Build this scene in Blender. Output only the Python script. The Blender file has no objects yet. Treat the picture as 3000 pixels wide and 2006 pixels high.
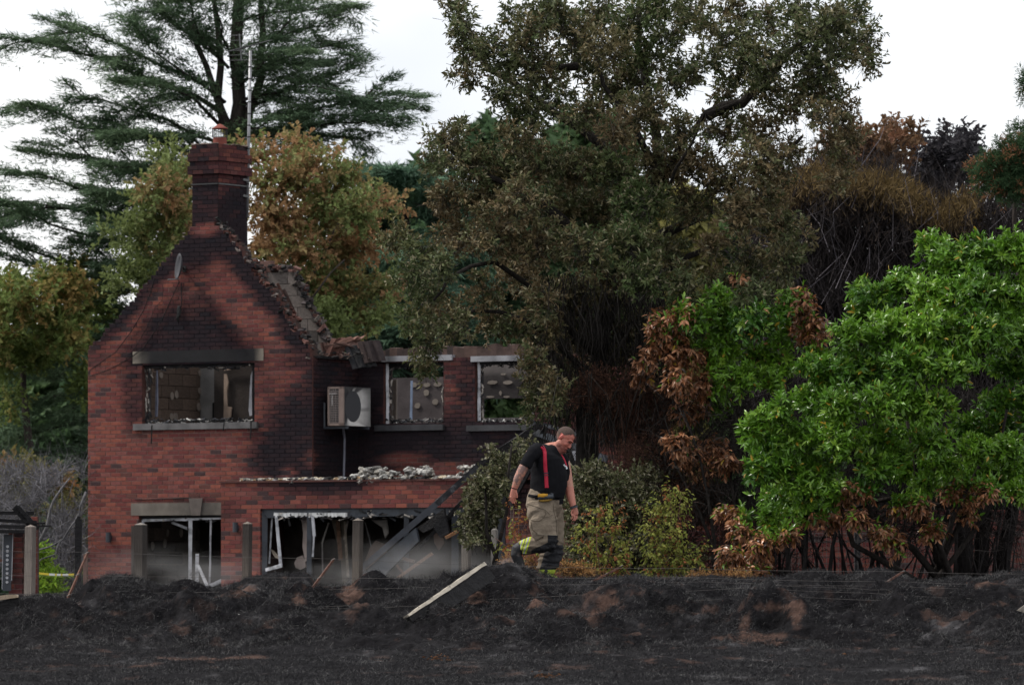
import bpy, bmesh, math, random
import numpy as np
from mathutils import Vector, Matrix
from mathutils.bvhtree import BVHTree

random.seed(7)
RNG = np.random.default_rng(7)
sc = bpy.context.scene
COL = sc.collection
# ------------------------------------------------------------------ camera
F = 17000.0      # focal length in photo pixels (about 204 mm on a 36 mm sensor)
XC, YH, CZ = 1500.0, 1700.0, 1.7
cam_d = bpy.data.cameras.new('camera')
cam = bpy.data.objects.new('camera', cam_d)
COL.objects.link(cam)
cam.location = (0, 0, CZ)
cam.rotation_euler = (math.radians(90), 0, 0)
cam_d.sensor_width = 36
cam_d.lens = 36 * F / 3000
cam_d.shift_y = (YH - 1003) / 3000
cam_d.clip_start = 1
cam_d.clip_end = 3000
cam_d.dof.use_dof = True
cam_d.dof.focus_distance = 68
cam_d.dof.aperture_fstop = 6.3
sc.camera = cam
# ------------------------------------------------------------------ sky and sun
SUN_ELEV, SUN_AZ = 52, 281     # azimuth from +Y clockwise: high on the left, a little beyond the scene
world = bpy.data.worlds.new('World')
sc.world = world
world.use_nodes = True
nt = world.node_tree
nt.nodes.clear()
wo = nt.nodes.new('ShaderNodeOutputWorld')
bg = nt.nodes.new('ShaderNodeBackground')
sky = nt.nodes.new('ShaderNodeTexSky')
sky.sky_type = 'NISHITA'
sky.sun_disc = False
sky.sun_elevation = math.radians(SUN_ELEV)
sky.sun_rotation = math.radians(SUN_AZ)
tc = nt.nodes.new('ShaderNodeTexCoord')
mp = nt.nodes.new('ShaderNodeMapping')
mp.inputs['Scale'].default_value = (5.0, 5.0, 9.0)
mp.inputs['Location'].default_value = (1.3, 0.4, 0.2)
nz = nt.nodes.new('ShaderNodeTexNoise')
nz.inputs['Scale'].default_value = 1.6
nz.inputs['Detail'].default_value = 4
rp = nt.nodes.new('ShaderNodeValToRGB')
rp.color_ramp.elements[0].position = 0.34
rp.color_ramp.elements[0].color = (6.0, 6.35, 7.0, 1)
rp.color_ramp.elements[1].position = 0.56
rp.color_ramp.elements[1].color = (8.4, 8.45, 8.5, 1)
mx = nt.nodes.new('ShaderNodeMix')
mx.data_type = 'RGBA'
mx.inputs[0].default_value = 0.93
nt.links.new(tc.outputs['Generated'], mp.inputs['Vector'])
nt.links.new(mp.outputs['Vector'], nz.inputs['Vector'])
nt.links.new(nz.outputs['Fac'], rp.inputs['Fac'])
nt.links.new(sky.outputs['Color'], mx.inputs[6])
nt.links.new(rp.outputs['Color'], mx.inputs[7])
nt.links.new(mx.outputs[2], bg.inputs['Color'])
bg.inputs['Strength'].default_value = 0.10
nt.links.new(bg.outputs['Background'], wo.inputs['Surface'])
sun_d = bpy.data.lights.new('sun', 'SUN')
sun_d.energy = 2.3
sun_d.angle = math.radians(9)
sun_d.color = (1.0, 0.95, 0.88)
sun = bpy.data.objects.new('sun', sun_d)
COL.objects.link(sun)
_e, _a = math.radians(SUN_ELEV), math.radians(SUN_AZ)
_d = Vector((math.sin(_a) * math.cos(_e), math.cos(_a) * math.cos(_e), math.sin(_e)))
sun.rotation_euler = _d.to_track_quat('Z', 'Y').to_euler()
sun.location = (0, 0, 60)
sc.view_settings.view_transform = 'Standard'
sc.view_settings.look = 'None'
sc.view_settings.exposure = 0.5
sc.view_settings.gamma = 1.0
sc.view_settings.use_curve_mapping = False
sc.cycles.max_bounces = 5
sc.cycles.transparent_max_bounces = 6
sc.cycles.volume_step_rate = 2.0
sc.cycles.volume_max_steps = 64

# ------------------------------------------------------------------ helpers
def at(px, py, Y):
    """the point at depth Y that the photograph shows at (px, py)"""
    return Vector(((px - XC) / F * Y, Y, CZ - (py - YH) / F * Y))

def pixof(p):
    return XC + F * p[0] / p[1], YH - F * (p[2] - CZ) / p[1]

def wloc(o):
    v = Vector((0, 0, 0))
    while o is not None:
        v += Vector(o.location)
        o = o.parent
    return v

def tag(o, label=None, cat=None, group=None, kind=None):
    if label: o['label'] = label
    if cat: o['category'] = cat
    if group: o['group'] = group
    if kind: o['kind'] = kind
    return o

def thing(name, loc, label, cat, group=None):
    o = bpy.data.objects.new(name, None)
    o.empty_display_size = 0.2
    COL.objects.link(o)
    o.location = loc
    return tag(o, label, cat, group)

def link_mesh(name, me, mat, parent=None, kind=None):
    if mat is not None and len(me.materials) == 0:
        me.materials.append(mat)
    o = bpy.data.objects.new(name, me)
    COL.objects.link(o)
    if parent is not None: o.parent = parent
    if kind: o['kind'] = kind
    return o

def np_mesh(name, V, faces_flat, sizes, cols=None, smooth=False):
    me = bpy.data.meshes.new(name)
    V = np.asarray(V, dtype=np.float32)
    n = len(V)
    me.vertices.add(n)
    me.vertices.foreach_set('co', V.ravel())
    ff = np.asarray(faces_flat, dtype=np.int32).ravel()
    me.loops.add(len(ff))
    me.loops.foreach_set('vertex_index', ff)
    sizes = np.asarray(sizes, dtype=np.int32)
    me.polygons.add(len(sizes))
    st = np.zeros(len(sizes), dtype=np.int32)
    st[1:] = np.cumsum(sizes)[:-1]
    me.polygons.foreach_set('loop_start', st)
    me.polygons.foreach_set('loop_total', sizes)
    me.polygons.foreach_set('use_smooth', np.full(len(sizes), bool(smooth)))
    if cols is not None:
        c = np.ones((n, 4), dtype=np.float32)
        c[:, :3] = np.asarray(cols)[:, :3]
        a = me.color_attributes.new('col', 'FLOAT_COLOR', 'POINT')
        a.data.foreach_set('color', c.ravel())
    me.update(calc_edges=True)
    return me

class MB:
    """collects shapes and links them as one mesh object"""
    def __init__(self):
        self.v = []; self.f = []; self.c = []
    def add(self, vs, fs, col=(0.5, 0.5, 0.5)):
        b = len(self.v)
        self.v += [tuple(p) for p in vs]
        self.f += [tuple(b + i for i in f) for f in fs]
        if isinstance(col, list): self.c += col
        else: self.c += [col] * len(vs)
        return self
    def hexa(self, a, b, col=(0.5, 0.5, 0.5)):
        """a, b: two matching quads"""
        return self.add(list(a) + list(b), [(3, 2, 1, 0), (4, 5, 6, 7), (0, 1, 5, 4), (1, 2, 6, 5), (2, 3, 7, 6), (3, 0, 4, 7)], col)
    def box(self, c, s, rot=None, col=(0.5, 0.5, 0.5), jit=0):
        M = rot if rot is not None else Matrix.Identity(3)
        c = Vector(c)
        P = []
        for z in (-.5, .5):
            for x, y in ((-.5, -.5), (.5, -.5), (.5, .5), (-.5, .5)):
                q = Vector((x * s[0], y * s[1], z * s[2]))
                if jit: q += Vector([random.uniform(-jit, jit) for _ in range(3)])
                P.append(c + M @ q)
        return self.hexa(P[:4], P[4:], col)
    def beam(self, p0, p1, w, h, col=(0.5, 0.5, 0.5), up=(0, 0, 1), jit=0, taper=1.0):
        p0, p1 = Vector(p0), Vector(p1)
        d = (p1 - p0).normalized()
        s = d.cross(Vector(up))
        if s.length < 1e-3: s = d.cross(Vector((1, 0, 0)))
        s.normalize()
        t = s.cross(d).normalized()
        def ring(p, k):
            r = []
            for a, b in ((-1, -1), (1, -1), (1, 1), (-1, 1)):
                q = p + s * (a * w / 2 * k) + t * (b * h / 2 * k)
                if jit: q += Vector([random.uniform(-jit, jit) for _ in range(3)])
                r.append(q)
            return r
        n = max(1, int((p1 - p0).length / 0.35)) if jit else 1
        rings = [ring(p0.lerp(p1, i / n), 1 + (taper - 1) * i / n) for i in range(n + 1)]
        vs = [q for r in rings for q in r]
        fs = [(3, 2, 1, 0)]
        for i in range(n):
            for k in range(4):
                a, b = i * 4 + k, i * 4 + (k + 1) % 4
                fs.append((a, b, b + 4, a + 4))
        e = n * 4
        fs.append((e, e + 1, e + 2, e + 3))
        return self.add(vs, fs, col)
    def tube(self, pts, rad, n=6, col=(0.5, 0.5, 0.5), cap=True):
        pts = [Vector(p) for p in pts]
        m = len(pts)
        if not hasattr(rad, '__len__'): rad = [rad] * m
        vs, fs = [], []
        ref = Vector((0, 0, 1))
        for i in range(m):
            d = (pts[min(i + 1, m - 1)] - pts[max(i - 1, 0)])
            if d.length < 1e-9: d = Vector((0, 0, 1))
            d.normalize()
            if abs(d.dot(ref)) > 0.95: ref = Vector((1, 0, 0)) if abs(d.z) > 0.9 else Vector((0, 0, 1))
            s = d.cross(ref).normalized()
            t = s.cross(d).normalized()
            ref = t if abs(t.dot(ref)) > 0.2 else ref
            for k in range(n):
                a = 2 * math.pi * k / n
                vs.append(pts[i] + (s * math.cos(a) + t * math.sin(a)) * rad[i])
        for i in range(m - 1):
            for k in range(n):
                a, b = i * n + k, i * n + (k + 1) % n
                fs.append((a, b, b + n, a + n))
        if cap:
            fs.append(tuple(range(n - 1, -1, -1)))
            fs.append(tuple((m - 1) * n + k for k in range(n)))
        return self.add(vs, fs, col)
    def lathe(self, c, prof, n=16, col=(0.5, 0.5, 0.5), axis=None):
        """prof: (radius, height) pairs"""
        c = Vector(c); M = axis if axis is not None else Matrix.Identity(3)
        vs, fs = [], []
        for r, h in prof:
            for k in range(n):
                a = 2 * math.pi * k / n
                vs.append(c + M @ Vector((r * math.cos(a), r * math.sin(a), h)))
        for i in range(len(prof) - 1):
            for k in range(n):
                a, b = i * n + k, i * n + (k + 1) % n
                fs.append((a, b, b + n, a + n))
        return self.add(vs, fs, col)
    def blob(self, c, r, col=(0.5, 0.5, 0.5), jit=0.25, n=7, m=5, rot=None):
        c = Vector(c); M = rot if rot is not None else Matrix.Identity(3)
        vs, fs = [], []
        for i in range(m + 1):
            th = math.pi * i / m
            for k in range(n):
                a = 2 * math.pi * k / n
                j = 1 + random.uniform(-jit, jit)
                if i in (0, m): j = 1
                vs.append(c + M @ Vector((r[0] * math.sin(th) * math.cos(a) * j, r[1] * math.sin(th) * math.sin(a) * j, r[2] * math.cos(th) * j)))
        for i in range(m):
            for k in range(n):
                a, b = i * n + k, i * n + (k + 1) % n
                fs.append((a + n, b + n, b, a))
        return self.add(vs, fs, col)
    def build(self, name, mat, parent=None, smooth=False, kind=None, base=None):
        off = wloc(parent) if parent is not None else Vector((0, 0, 0))
        V = np.array(self.v, dtype=np.float64)
        V -= np.array(off)
        loc = None
        if parent is None:
            loc = np.array([V[:, 0].mean(), V[:, 1].mean(), V[:, 2].min()]) if base is None else np.array(base)
            V -= loc
        me = np_mesh(name, V, [i for f in self.f for i in f], [len(f) for f in self.f], np.array(self.c), smooth)
        o = link_mesh(name, me, mat, parent, kind)
        if loc is not None: o.location = loc
        return o

# value noise in numpy
def _hash(ix, iy, iz, seed):
    h = (ix.astype(np.int64) * 374761393 + iy.astype(np.int64) * 668265263 + iz.astype(np.int64) * 2147483647 + seed * 974634777) & 0xffffffff
    h = ((h ^ (h >> 13)) * 1274126177) & 0xffffffff
    h = ((h ^ (h >> 16)) * 2246822519) & 0xffffffff
    return ((h ^ (h >> 15)) & 0xffffff) / float(0xffffff)

def vnoise(x, y, z=None, seed=0):
    x = np.asarray(x, dtype=np.float64); y = np.asarray(y, dtype=np.float64)
    z = np.zeros_like(x) if z is None else np.asarray(z, dtype=np.float64)
    ix, iy, iz = np.floor(x), np.floor(y), np.floor(z)
    fx, fy, fz = x - ix, y - iy, z - iz
    fx = fx * fx * (3 - 2 * fx); fy = fy * fy * (3 - 2 * fy); fz = fz * fz * (3 - 2 * fz)
    r = 0
    for dx in (0, 1):
        for dy in (0, 1):
            for dz in (0, 1):
                w = (fx if dx else 1 - fx) * (fy if dy else 1 - fy) * (fz if dz else 1 - fz)
                r = r + w * _hash(ix + dx, iy + dy, iz + dz, seed)
    return r

def fbm(x, y, z=None, oct=4, seed=0, ridged=False):
    s, a, f = 0, 0.5, 1.0
    for o in range(oct):
        n = vnoise(np.asarray(x) * f, np.asarray(y) * f, None if z is None else np.asarray(z) * f, seed + o * 17) * 2 - 1
        if ridged: n = 1 - 2 * np.abs(n)
        s = s + a * n; a *= 0.5; f *= 2.03
    return s

def nrm(v):
    return v / np.maximum(np.linalg.norm(v, axis=-1, keepdims=True), 1e-9)

# ------------------------------------------------------------------ materials
def mat(name, color=None, rough=0.8, spec=0.3, attr=False, objcol=False, noise=0.0, nscale=8.0, bump=0.0, bscale=40.0, metal=0.0, trans=0.0, stretch=None, dark=None, dscale=3.0, dmin=0.45, dmax=0.65):
    m = bpy.data.materials.new(name)
    m.use_nodes = True
    t = m.node_tree; N = t.nodes; L = t.links
    b = N['Principled BSDF']
    b.inputs['Roughness'].default_value = rough
    b.inputs['Specular IOR Level'].default_value = spec
    b.inputs['Metallic'].default_value = metal
    tc = N.new('ShaderNodeTexCoord')
    vec = tc.outputs['Object']
    if stretch:
        mpn = N.new('ShaderNodeMapping'); mpn.inputs['Scale'].default_value = stretch
        L.new(vec, mpn.inputs['Vector']); vec = mpn.outputs['Vector']
    if attr:
        a = N.new('ShaderNodeAttribute'); a.attribute_name = 'col'; src = a.outputs['Color']
    elif objcol:
        a = N.new('ShaderNodeObjectInfo'); src = a.outputs['Color']
    else:
        a = N.new('ShaderNodeRGB'); a.outputs[0].default_value = (*color, 1); src = a.outputs[0]
    if noise:
        nn = N.new('ShaderNodeTexNoise'); nn.inputs['Scale'].default_value = nscale; nn.inputs['Detail'].default_value = 6
        L.new(vec, nn.inputs['Vector'])
        mr = N.new('ShaderNodeMapRange')
        mr.inputs[1].default_value = 0.25; mr.inputs[2].default_value = 0.75
        mr.inputs[3].default_value = 1 - noise; mr.inputs[4].default_value = 1 + noise
        L.new(nn.outputs['Fac'], mr.inputs[0])
        vm = N.new('ShaderNodeVectorMath'); vm.operation = 'SCALE'
        L.new(src, vm.inputs[0]); L.new(mr.outputs[0], vm.inputs['Scale'])
        src = vm.outputs[0]
    if dark:
        nn = N.new('ShaderNodeTexNoise'); nn.inputs['Scale'].default_value = dscale; nn.inputs['Detail'].default_value = 7; nn.inputs['Roughness'].default_value = 0.65
        L.new(vec, nn.inputs['Vector'])
        mr = N.new('ShaderNodeMapRange'); mr.inputs[1].default_value = dmin; mr.inputs[2].default_value = dmax
        L.new(nn.outputs['Fac'], mr.inputs[0])
        mxn = N.new('ShaderNodeMix'); mxn.data_type = 'RGBA'
        L.new(mr.outputs[0], mxn.inputs[0]); L.new(src, mxn.inputs[6])
        mxn.inputs[7].default_value = (*dark, 1)
        src = mxn.outputs[2]
    L.new(src, b.inputs['Base Color'])
    if bump:
        nn = N.new('ShaderNodeTexNoise'); nn.inputs['Scale'].default_value = bscale; nn.inputs['Detail'].default_value = 5
        L.new(vec, nn.inputs['Vector'])
        bn = N.new('ShaderNodeBump'); bn.inputs['Strength'].default_value = bump; bn.inputs['Distance'].default_value = 0.02
        L.new(nn.outputs['Fac'], bn.inputs['Height']); L.new(bn.outputs['Normal'], b.inputs['Normal'])
    if trans:
        tr = N.new('ShaderNodeBsdfTranslucent'); L.new(src, tr.inputs['Color'])
        ms = N.new('ShaderNodeMixShader'); ms.inputs[0].default_value = trans
        L.new(b.outputs[0], ms.inputs[1]); L.new(tr.outputs[0], ms.inputs[2])
        L.new(ms.outputs[0], N['Material Output'].inputs['Surface'])
    return m

SOOT = (0.0165, 0.0155, 0.0195)
M_BRICK = mat('brick', attr=True, rough=0.95, spec=0.06, noise=0.22, nscale=22, bump=0.35, bscale=120)
M_BRICKO = mat('brick_piece', objcol=True, rough=0.95, spec=0.06, noise=0.25, nscale=25, bump=0.35, bscale=120)
M_BLOCK = mat('blockwork', attr=True, rough=0.95, spec=0.15, noise=0.3, nscale=9, bump=0.4, bscale=60)
M_BLOCKO = mat('block_piece', objcol=True, rough=0.95, spec=0.15, noise=0.3, nscale=9, bump=0.4, bscale=60)
M_STONE = mat('stone', attr=True, rough=0.85, spec=0.25, noise=0.25, nscale=6, bump=0.3, bscale=50)
M_PLASTER = mat('sooty_plaster', attr=True, rough=0.95, spec=0.1, noise=0.35, nscale=2.3, bump=0.4, bscale=18, dark=(0.02, 0.018, 0.018), dscale=1.3, dmin=0.48, dmax=0.62)
M_INNER = mat('inner_wall', attr=True, rough=0.95, spec=0.1, noise=0.3, nscale=3, bump=0.3, bscale=25)
M_CHAR = mat('charred_wood', (0.018, 0.017, 0.018), rough=0.7, spec=0.18, noise=0.4, nscale=14, bump=0.9, bscale=35)
M_CHARA = mat('charred_debris', attr=True, rough=0.8, spec=0.2, noise=0.35, nscale=18, bump=0.7, bscale=45)
M_TIMBER = mat('weathered_timber', attr=True, rough=0.85, spec=0.2, noise=0.35, nscale=6, stretch=(9, 9, 0.8), bump=0.6, bscale=20)
M_PVC = mat('burnt_white_frame', (0.55, 0.55, 0.58), rough=0.6, spec=0.35, noise=0.2, nscale=6, dark=(0.07, 0.07, 0.075), dscale=4, dmin=0.5, dmax=0.68)
M_SLATE = mat('anthracite_frame', (0.040, 0.046, 0.058), rough=0.5, spec=0.5, noise=0.3, nscale=5, dark=(0.016, 0.016, 0.018), dscale=2.2, dmin=0.5, dmax=0.7)
M_METAL = mat('steel', attr=True, rough=0.45, spec=0.5, metal=0.5, noise=0.2, nscale=10)
M_RUST = mat('rusty_steel', (0.13, 0.062, 0.045), rough=0.8, spec=0.3, noise=0.45, nscale=30, dark=(0.03, 0.02, 0.018), dscale=12, dmin=0.5, dmax=0.7)
M_WIRE = mat('fence_wire', (0.10, 0.09, 0.085), rough=0.5, spec=0.5, metal=0.4)
M_TILE = mat('roof_tile', attr=True, rough=0.85, spec=0.25, noise=0.3, nscale=12, bump=0.4, bscale=40)
M_BARK = mat('bark', attr=True, rough=0.95, spec=0.04, noise=0.45, nscale=9, bump=1.0, bscale=16, stretch=(3, 3, 0.8))
M_TERR = mat('terracotta', (0.19, 0.058, 0.045), rough=0.8, spec=0.15, noise=0.2)
M_ROOFDEBRIS = mat('ash_debris', attr=True, rough=0.9, spec=0.2, noise=0.5, nscale=25, bump=0.8, bscale=40)
def leafmat(name, rough=0.45, spec=0.5, trans=0.25):
    return mat(name, attr=True, rough=rough, spec=spec, trans=trans, noise=0.15, nscale=3)
M_LAUREL = leafmat('laurel_leaf', 0.30, 0.45, 0.28)
M_OAK = leafmat('scorched_oak_leaf', 0.55, 0.22, 0.15)
M_NEEDLE = leafmat('cedar_needle', 0.7, 0.12, 0.2)
M_SOFT = leafmat('broad_leaf', 0.6, 0.2, 0.35)
M_DEAD = leafmat('dead_leaf', 0.8, 0.1, 0.2)
# ------------------------------------------------------------------ the ground
SKYL = [(-200, 1752), (0, 1757), (60, 1750), (165, 1752), (210, 1738), (260, 1716), (300, 1698), (345, 1693), (400, 1704), (440, 1722), (560, 1728), (640, 1730),
        (690, 1708), (720, 1692), (800, 1686), (900, 1690), (925, 1716), (960, 1728), (1030, 1722), (1060, 1702), (1100, 1697), (1180, 1704), (1290, 1700),
        (1340, 1684), (1400, 1676), (1440, 1668), (1500, 1668), (1550, 1674), (1600, 1690), (1640, 1699), (1800, 1697), (2000, 1696), (2150, 1702), (2300, 1700), (2340, 1690), (2400, 1676),
        (2480, 1692), (2520, 1680), (2590, 1672), (2640, 1696), (2700, 1713), (2760, 1708), (2800, 1697), (2860, 1704), (2950, 1688), (3050, 1690), (3300, 1700)]
_sx = np.array([p[0] for p in SKYL], float); _sy = np.array([p[1] for p in SKYL], float)
# extra humps and hollows: px, py of the top, depth, radius x, radius y, height
HUMPS = [(2250, 1800, 61.5, 0.34, 0.50, 0.42), (2258, 1835, 61.08, 0.17, 0.20, -0.24), (1860, 1752, 63.2, 0.62, 0.8, 0.20), (330, 1745, 64.0, 0.5, 0.6, 0.10), (790, 1735, 63.6, 0.5, 0.6, 0.16),
         (1090, 1730, 64.6, 0.22, 0.5, 0.14), (2590, 1745, 63.8, 0.5, 0.6, 0.14), (2160, 1780, 62.6, 0.4, 0.5, 0.12), (1480, 1740, 64.0, 0.5, 0.6, 0.14), (2880, 1760, 63.2, 0.5, 0.5, 0.12),
         (2730, 1790, 63.6, 0.30, 0.35, -0.22), (2830, 1760, 64.6, 0.40, 0.35, -0.2), (1620, 1770, 64.0, 0.35, 0.35, -0.12), (620, 1760, 64.2, 0.35, 0.3, -0.1), (905, 1795, 62.6, 0.3, 0.3, -0.12),
         (2410, 1740, 64.0, 0.25, 0.3, -0.14), (1240, 1825, 61.6, 0.25, 0.3, -0.12), (1700, 1785, 62.8, 0.35, 0.3, 0.1), (2400, 1830, 60.9, 0.4, 0.5, 0.1), (2500, 1840, 60.6, 0.3, 0.4, 0.1), (150, 1800, 62, 0.4, 0.4, 0.1), (480, 1790, 62.3, 0.5, 0.4, 0.1)]

_hr = random.Random(17)
for _ in range(70):
    _hx = _hr.uniform(-100, 3100)
    HUMPS.append((_hx, 0, _hr.uniform(60.6, 62.2 if 1400 < _hx < 1760 else 65.2), _hr.uniform(.10, .34), _hr.uniform(.12, .35), _hr.choice([1, 1, 1, -1]) * _hr.uniform(.05, .13)))
def ground_z(X, Y):
    X = np.asarray(X, float); Y = np.asarray(Y, float)
    px = XC + F * X / np.maximum(Y, 20)
    base = np.interp(Y, [-60, 0, 30, 50, 56, 60, 61.5, 70, 76, 84, 140, 700], [-1.7, -1.65, -1.2, -0.92, -0.80, -0.69, -0.64, -0.7, -0.95, -1.0, -1.0, -1.0])
    side = np.clip(1 - (np.abs(X) - 14) / 8, 0, 1)
    pxc = XC + F * X / 66.0
    top = -(np.interp(pxc, _sx, _sy) - YH) / F * 66.0
    w = np.interp(Y, [59.6, 61.0, 62.5, 64.0, 65.3, 66.2, 67.6, 69.5, 72, 75], [0, 0.16, 0.42, 0.72, 0.93, 1.0, 0.97, 0.72, 0.25, 0])
    z = base * (1 - w * side) + top * w * side
    for hx, hy, hY, rx, ry, hh in HUMPS:
        cx = (hx - XC) / F * hY
        q = ((X - cx) / rx) ** 2 + ((Y - hY) / ry) ** 2; k = q < 9
        z[k] = z[k] + hh * np.exp(-q[k])
    rough = np.interp(Y, [30, 52, 59, 61.5, 69, 74, 90], [0.15, 0.16, 0.3, 1.0, 1.0, 0.5, 0.3]) * side
    behind = np.interp(Y, [63.6, 65.2, 66.3], [1, 0.5, 0.28])
    n = 0.22 * fbm(X * 1.35, Y * 1.1, oct=3, seed=3) + 0.11 * fbm(X * 2.6, Y * 2.4, oct=2, seed=19) + 0.10 * fbm(X * 4.6, Y * 4.0, oct=2, seed=9, ridged=True) + 0.032 * fbm(X * 12, Y * 10, oct=2, seed=21)
    z = z + n * rough * behind
    z = z + 0.012 * fbm(X * 8, Y * 3.5, oct=3, seed=31) * side * np.interp(Y, [40, 50, 60, 61], [0.4, 1, 1, 0])
    return z + CZ

def spread(a, b, n, lo, hi, k):
    core = np.linspace(a, b, n)
    st = core[1] - core[0]
    L, R = [], []
    x, s = a, st
    while x > lo: s *= k; x -= s; L.append(x)
    x, s = b, st
    while x < hi: s *= k; x += s; R.append(x)
    return np.concatenate([np.array(L[::-1]), core, np.array(R)])

gx = spread(-7.0, 7.0, 440, -420, 420, 1.22)
ya = spread(47.0, 59.0, 150, -60, 59.0, 1.25)
yb = np.linspace(59.05, 68.0, 330)
yc = [68.06]; s = 0.06
while yc[-1] < 800: s *= 1.16; yc.append(yc[-1] + s)
gy = np.concatenate([ya[ya < 59.03], yb, np.array(yc)])
GX, GY = np.meshgrid(gx, gy)
GZ = ground_z(GX, GY)
nx, ny = len(gx), len(gy)
V = np.stack([GX.ravel(), GY.ravel(), GZ.ravel()], 1)
ii = np.arange((nx) * (ny)).reshape(ny, nx)
Q = np.stack([ii[:-1, :-1], ii[:-1, 1:], ii[1:, 1:], ii[1:, :-1]], -1).reshape(-1, 4)
# bare soil patches: px, py, rx, ry, strength (soil that the fire and the boots laid open)
SOIL = [(2235, 1868, 105, 18, 1.2), (2180, 1835, 24, 50, 1.0), (2335, 1805, 24, 48, 1.0), (2270, 1776, 60, 10, 1.0), (1790, 1760, 60, 34, 1.1), (1860, 1738, 60, 14, 0.8), (1740, 1800, 50, 24, 0.8),
        (1560, 1735, 60, 36, 0.9), (1500, 1712, 60, 14, .5), (1025, 1735, 40, 34, 1.2), (1010, 1790, 30, 12, 0.6), (700, 1738, 40, 20, 0.7), (640, 1745, 40, 8, 0.6), (2040, 1760, 40, 10, .5),
        (2060, 1782, 40, 20, 0.6), (2110, 1742, 70, 8, 0.5), (2920, 1705, 60, 8, 0.6), (2990, 1750, 40, 22, 0.7), (880, 1762, 25, 20, 0.7), (560, 1929, 150, 7, 1.0), (700, 1925, 90, 6, 1.0), (420, 1950, 60, 4, 0.6),
        (1390, 1740, 40, 14, 0.6), (340, 1800, 50, 14, 0.35), (250, 1770, 40, 14, .35), (1690, 1790, 50, 16, .7), (1300, 1790, 60, 16, .5), (1750, 1830, 60, 10, .4)]
BLACK = [(2255, 1822, 62, 30), (1960, 1790, 60, 30), (2740, 1775, 40, 12), (2820, 1760, 60, 10), (1235, 1818, 50, 10), (880, 1790, 40, 8)]
def soil_mask(X, Y, Z):
    px = XC + F * X / Y; py = YH - F * (Z - CZ) / Y
    n = fbm(X * 3.1, Y * 2.2, Z * 4, oct=4, seed=41)
    m = np.zeros_like(X)
    for a, b, rx, ry, s in SOIL:
        d = ((px - a) / rx) ** 2 + ((py - b) / ry) ** 2
        m = np.maximum(m, s * np.exp(-d * 0.9))
    n2 = fbm(X * 11, Y * 8, Z * 11, oct=4, seed=43)
    m = np.clip((m * .9 + n * 0.8 + n2 * .75 - 0.42) * 2.6, 0, 1) * .8
    k = np.zeros_like(X)
    for a, b, rx, ry in BLACK:
        d = ((px - a) / rx) ** 2 + ((py - b) / ry) ** 2
        k = np.maximum(k, np.exp(-d))
    m *= 1 - np.clip((k + n * 0.3 - 0.3) * 3, 0, 1)
    speck = np.clip((fbm(X * 2.3, Y * 1.4, oct=5, seed=77) - 0.40) * 5, 0, 1) * 0.45
    return np.maximum(m, speck * (Y > 40)), k
vis = (V[:, 1] > 30) & (V[:, 1] < 90)
sm = np.zeros(len(V)); bk = np.zeros(len(V))
a_, b_ = soil_mask(V[vis, 0], V[vis, 1], V[vis, 2]); sm[vis] = a_; bk[vis] = b_
ash = np.clip(fbm(V[:, 0] * 2.2, V[:, 1] * 1.6, oct=4, seed=55) * 1.2 + 0.25, 0, 1)
cB = np.array([0.0095, 0.0090, 0.0100]); cA = np.array([0.085, 0.082, 0.086]); cS = np.array([0.088, 0.054, 0.043])
ash2 = np.clip(fbm(V[:, 0] * 7, V[:, 1] * 5, V[:, 2] * 7, oct=4, seed=57) * 1.6, 0, 1)
C = cB + (cA - cB) * (ash ** 2 * (.15 + ash2 * 1.1))[:, None]
C = C * (1 - sm[:, None]) + cS * (0.8 + 0.4 * vnoise(V[:, 0] * 9, V[:, 1] * 9, seed=5))[:, None] * sm[:, None]
C = C * (1 - 0.55 * bk[:, None])
M_GROUND = mat('charred_ground', attr=True, rough=0.95, spec=0.03, noise=0.45, nscale=14, bump=1.0, bscale=30)
me = np_mesh('ground', V, Q, np.full(len(Q), 4), C, True)
ground = link_mesh('ground', me, M_GROUND)
tag(ground, 'black charred field rising into heaps of burnt turf in front of the ruined house', None, None, 'structure')

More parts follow.
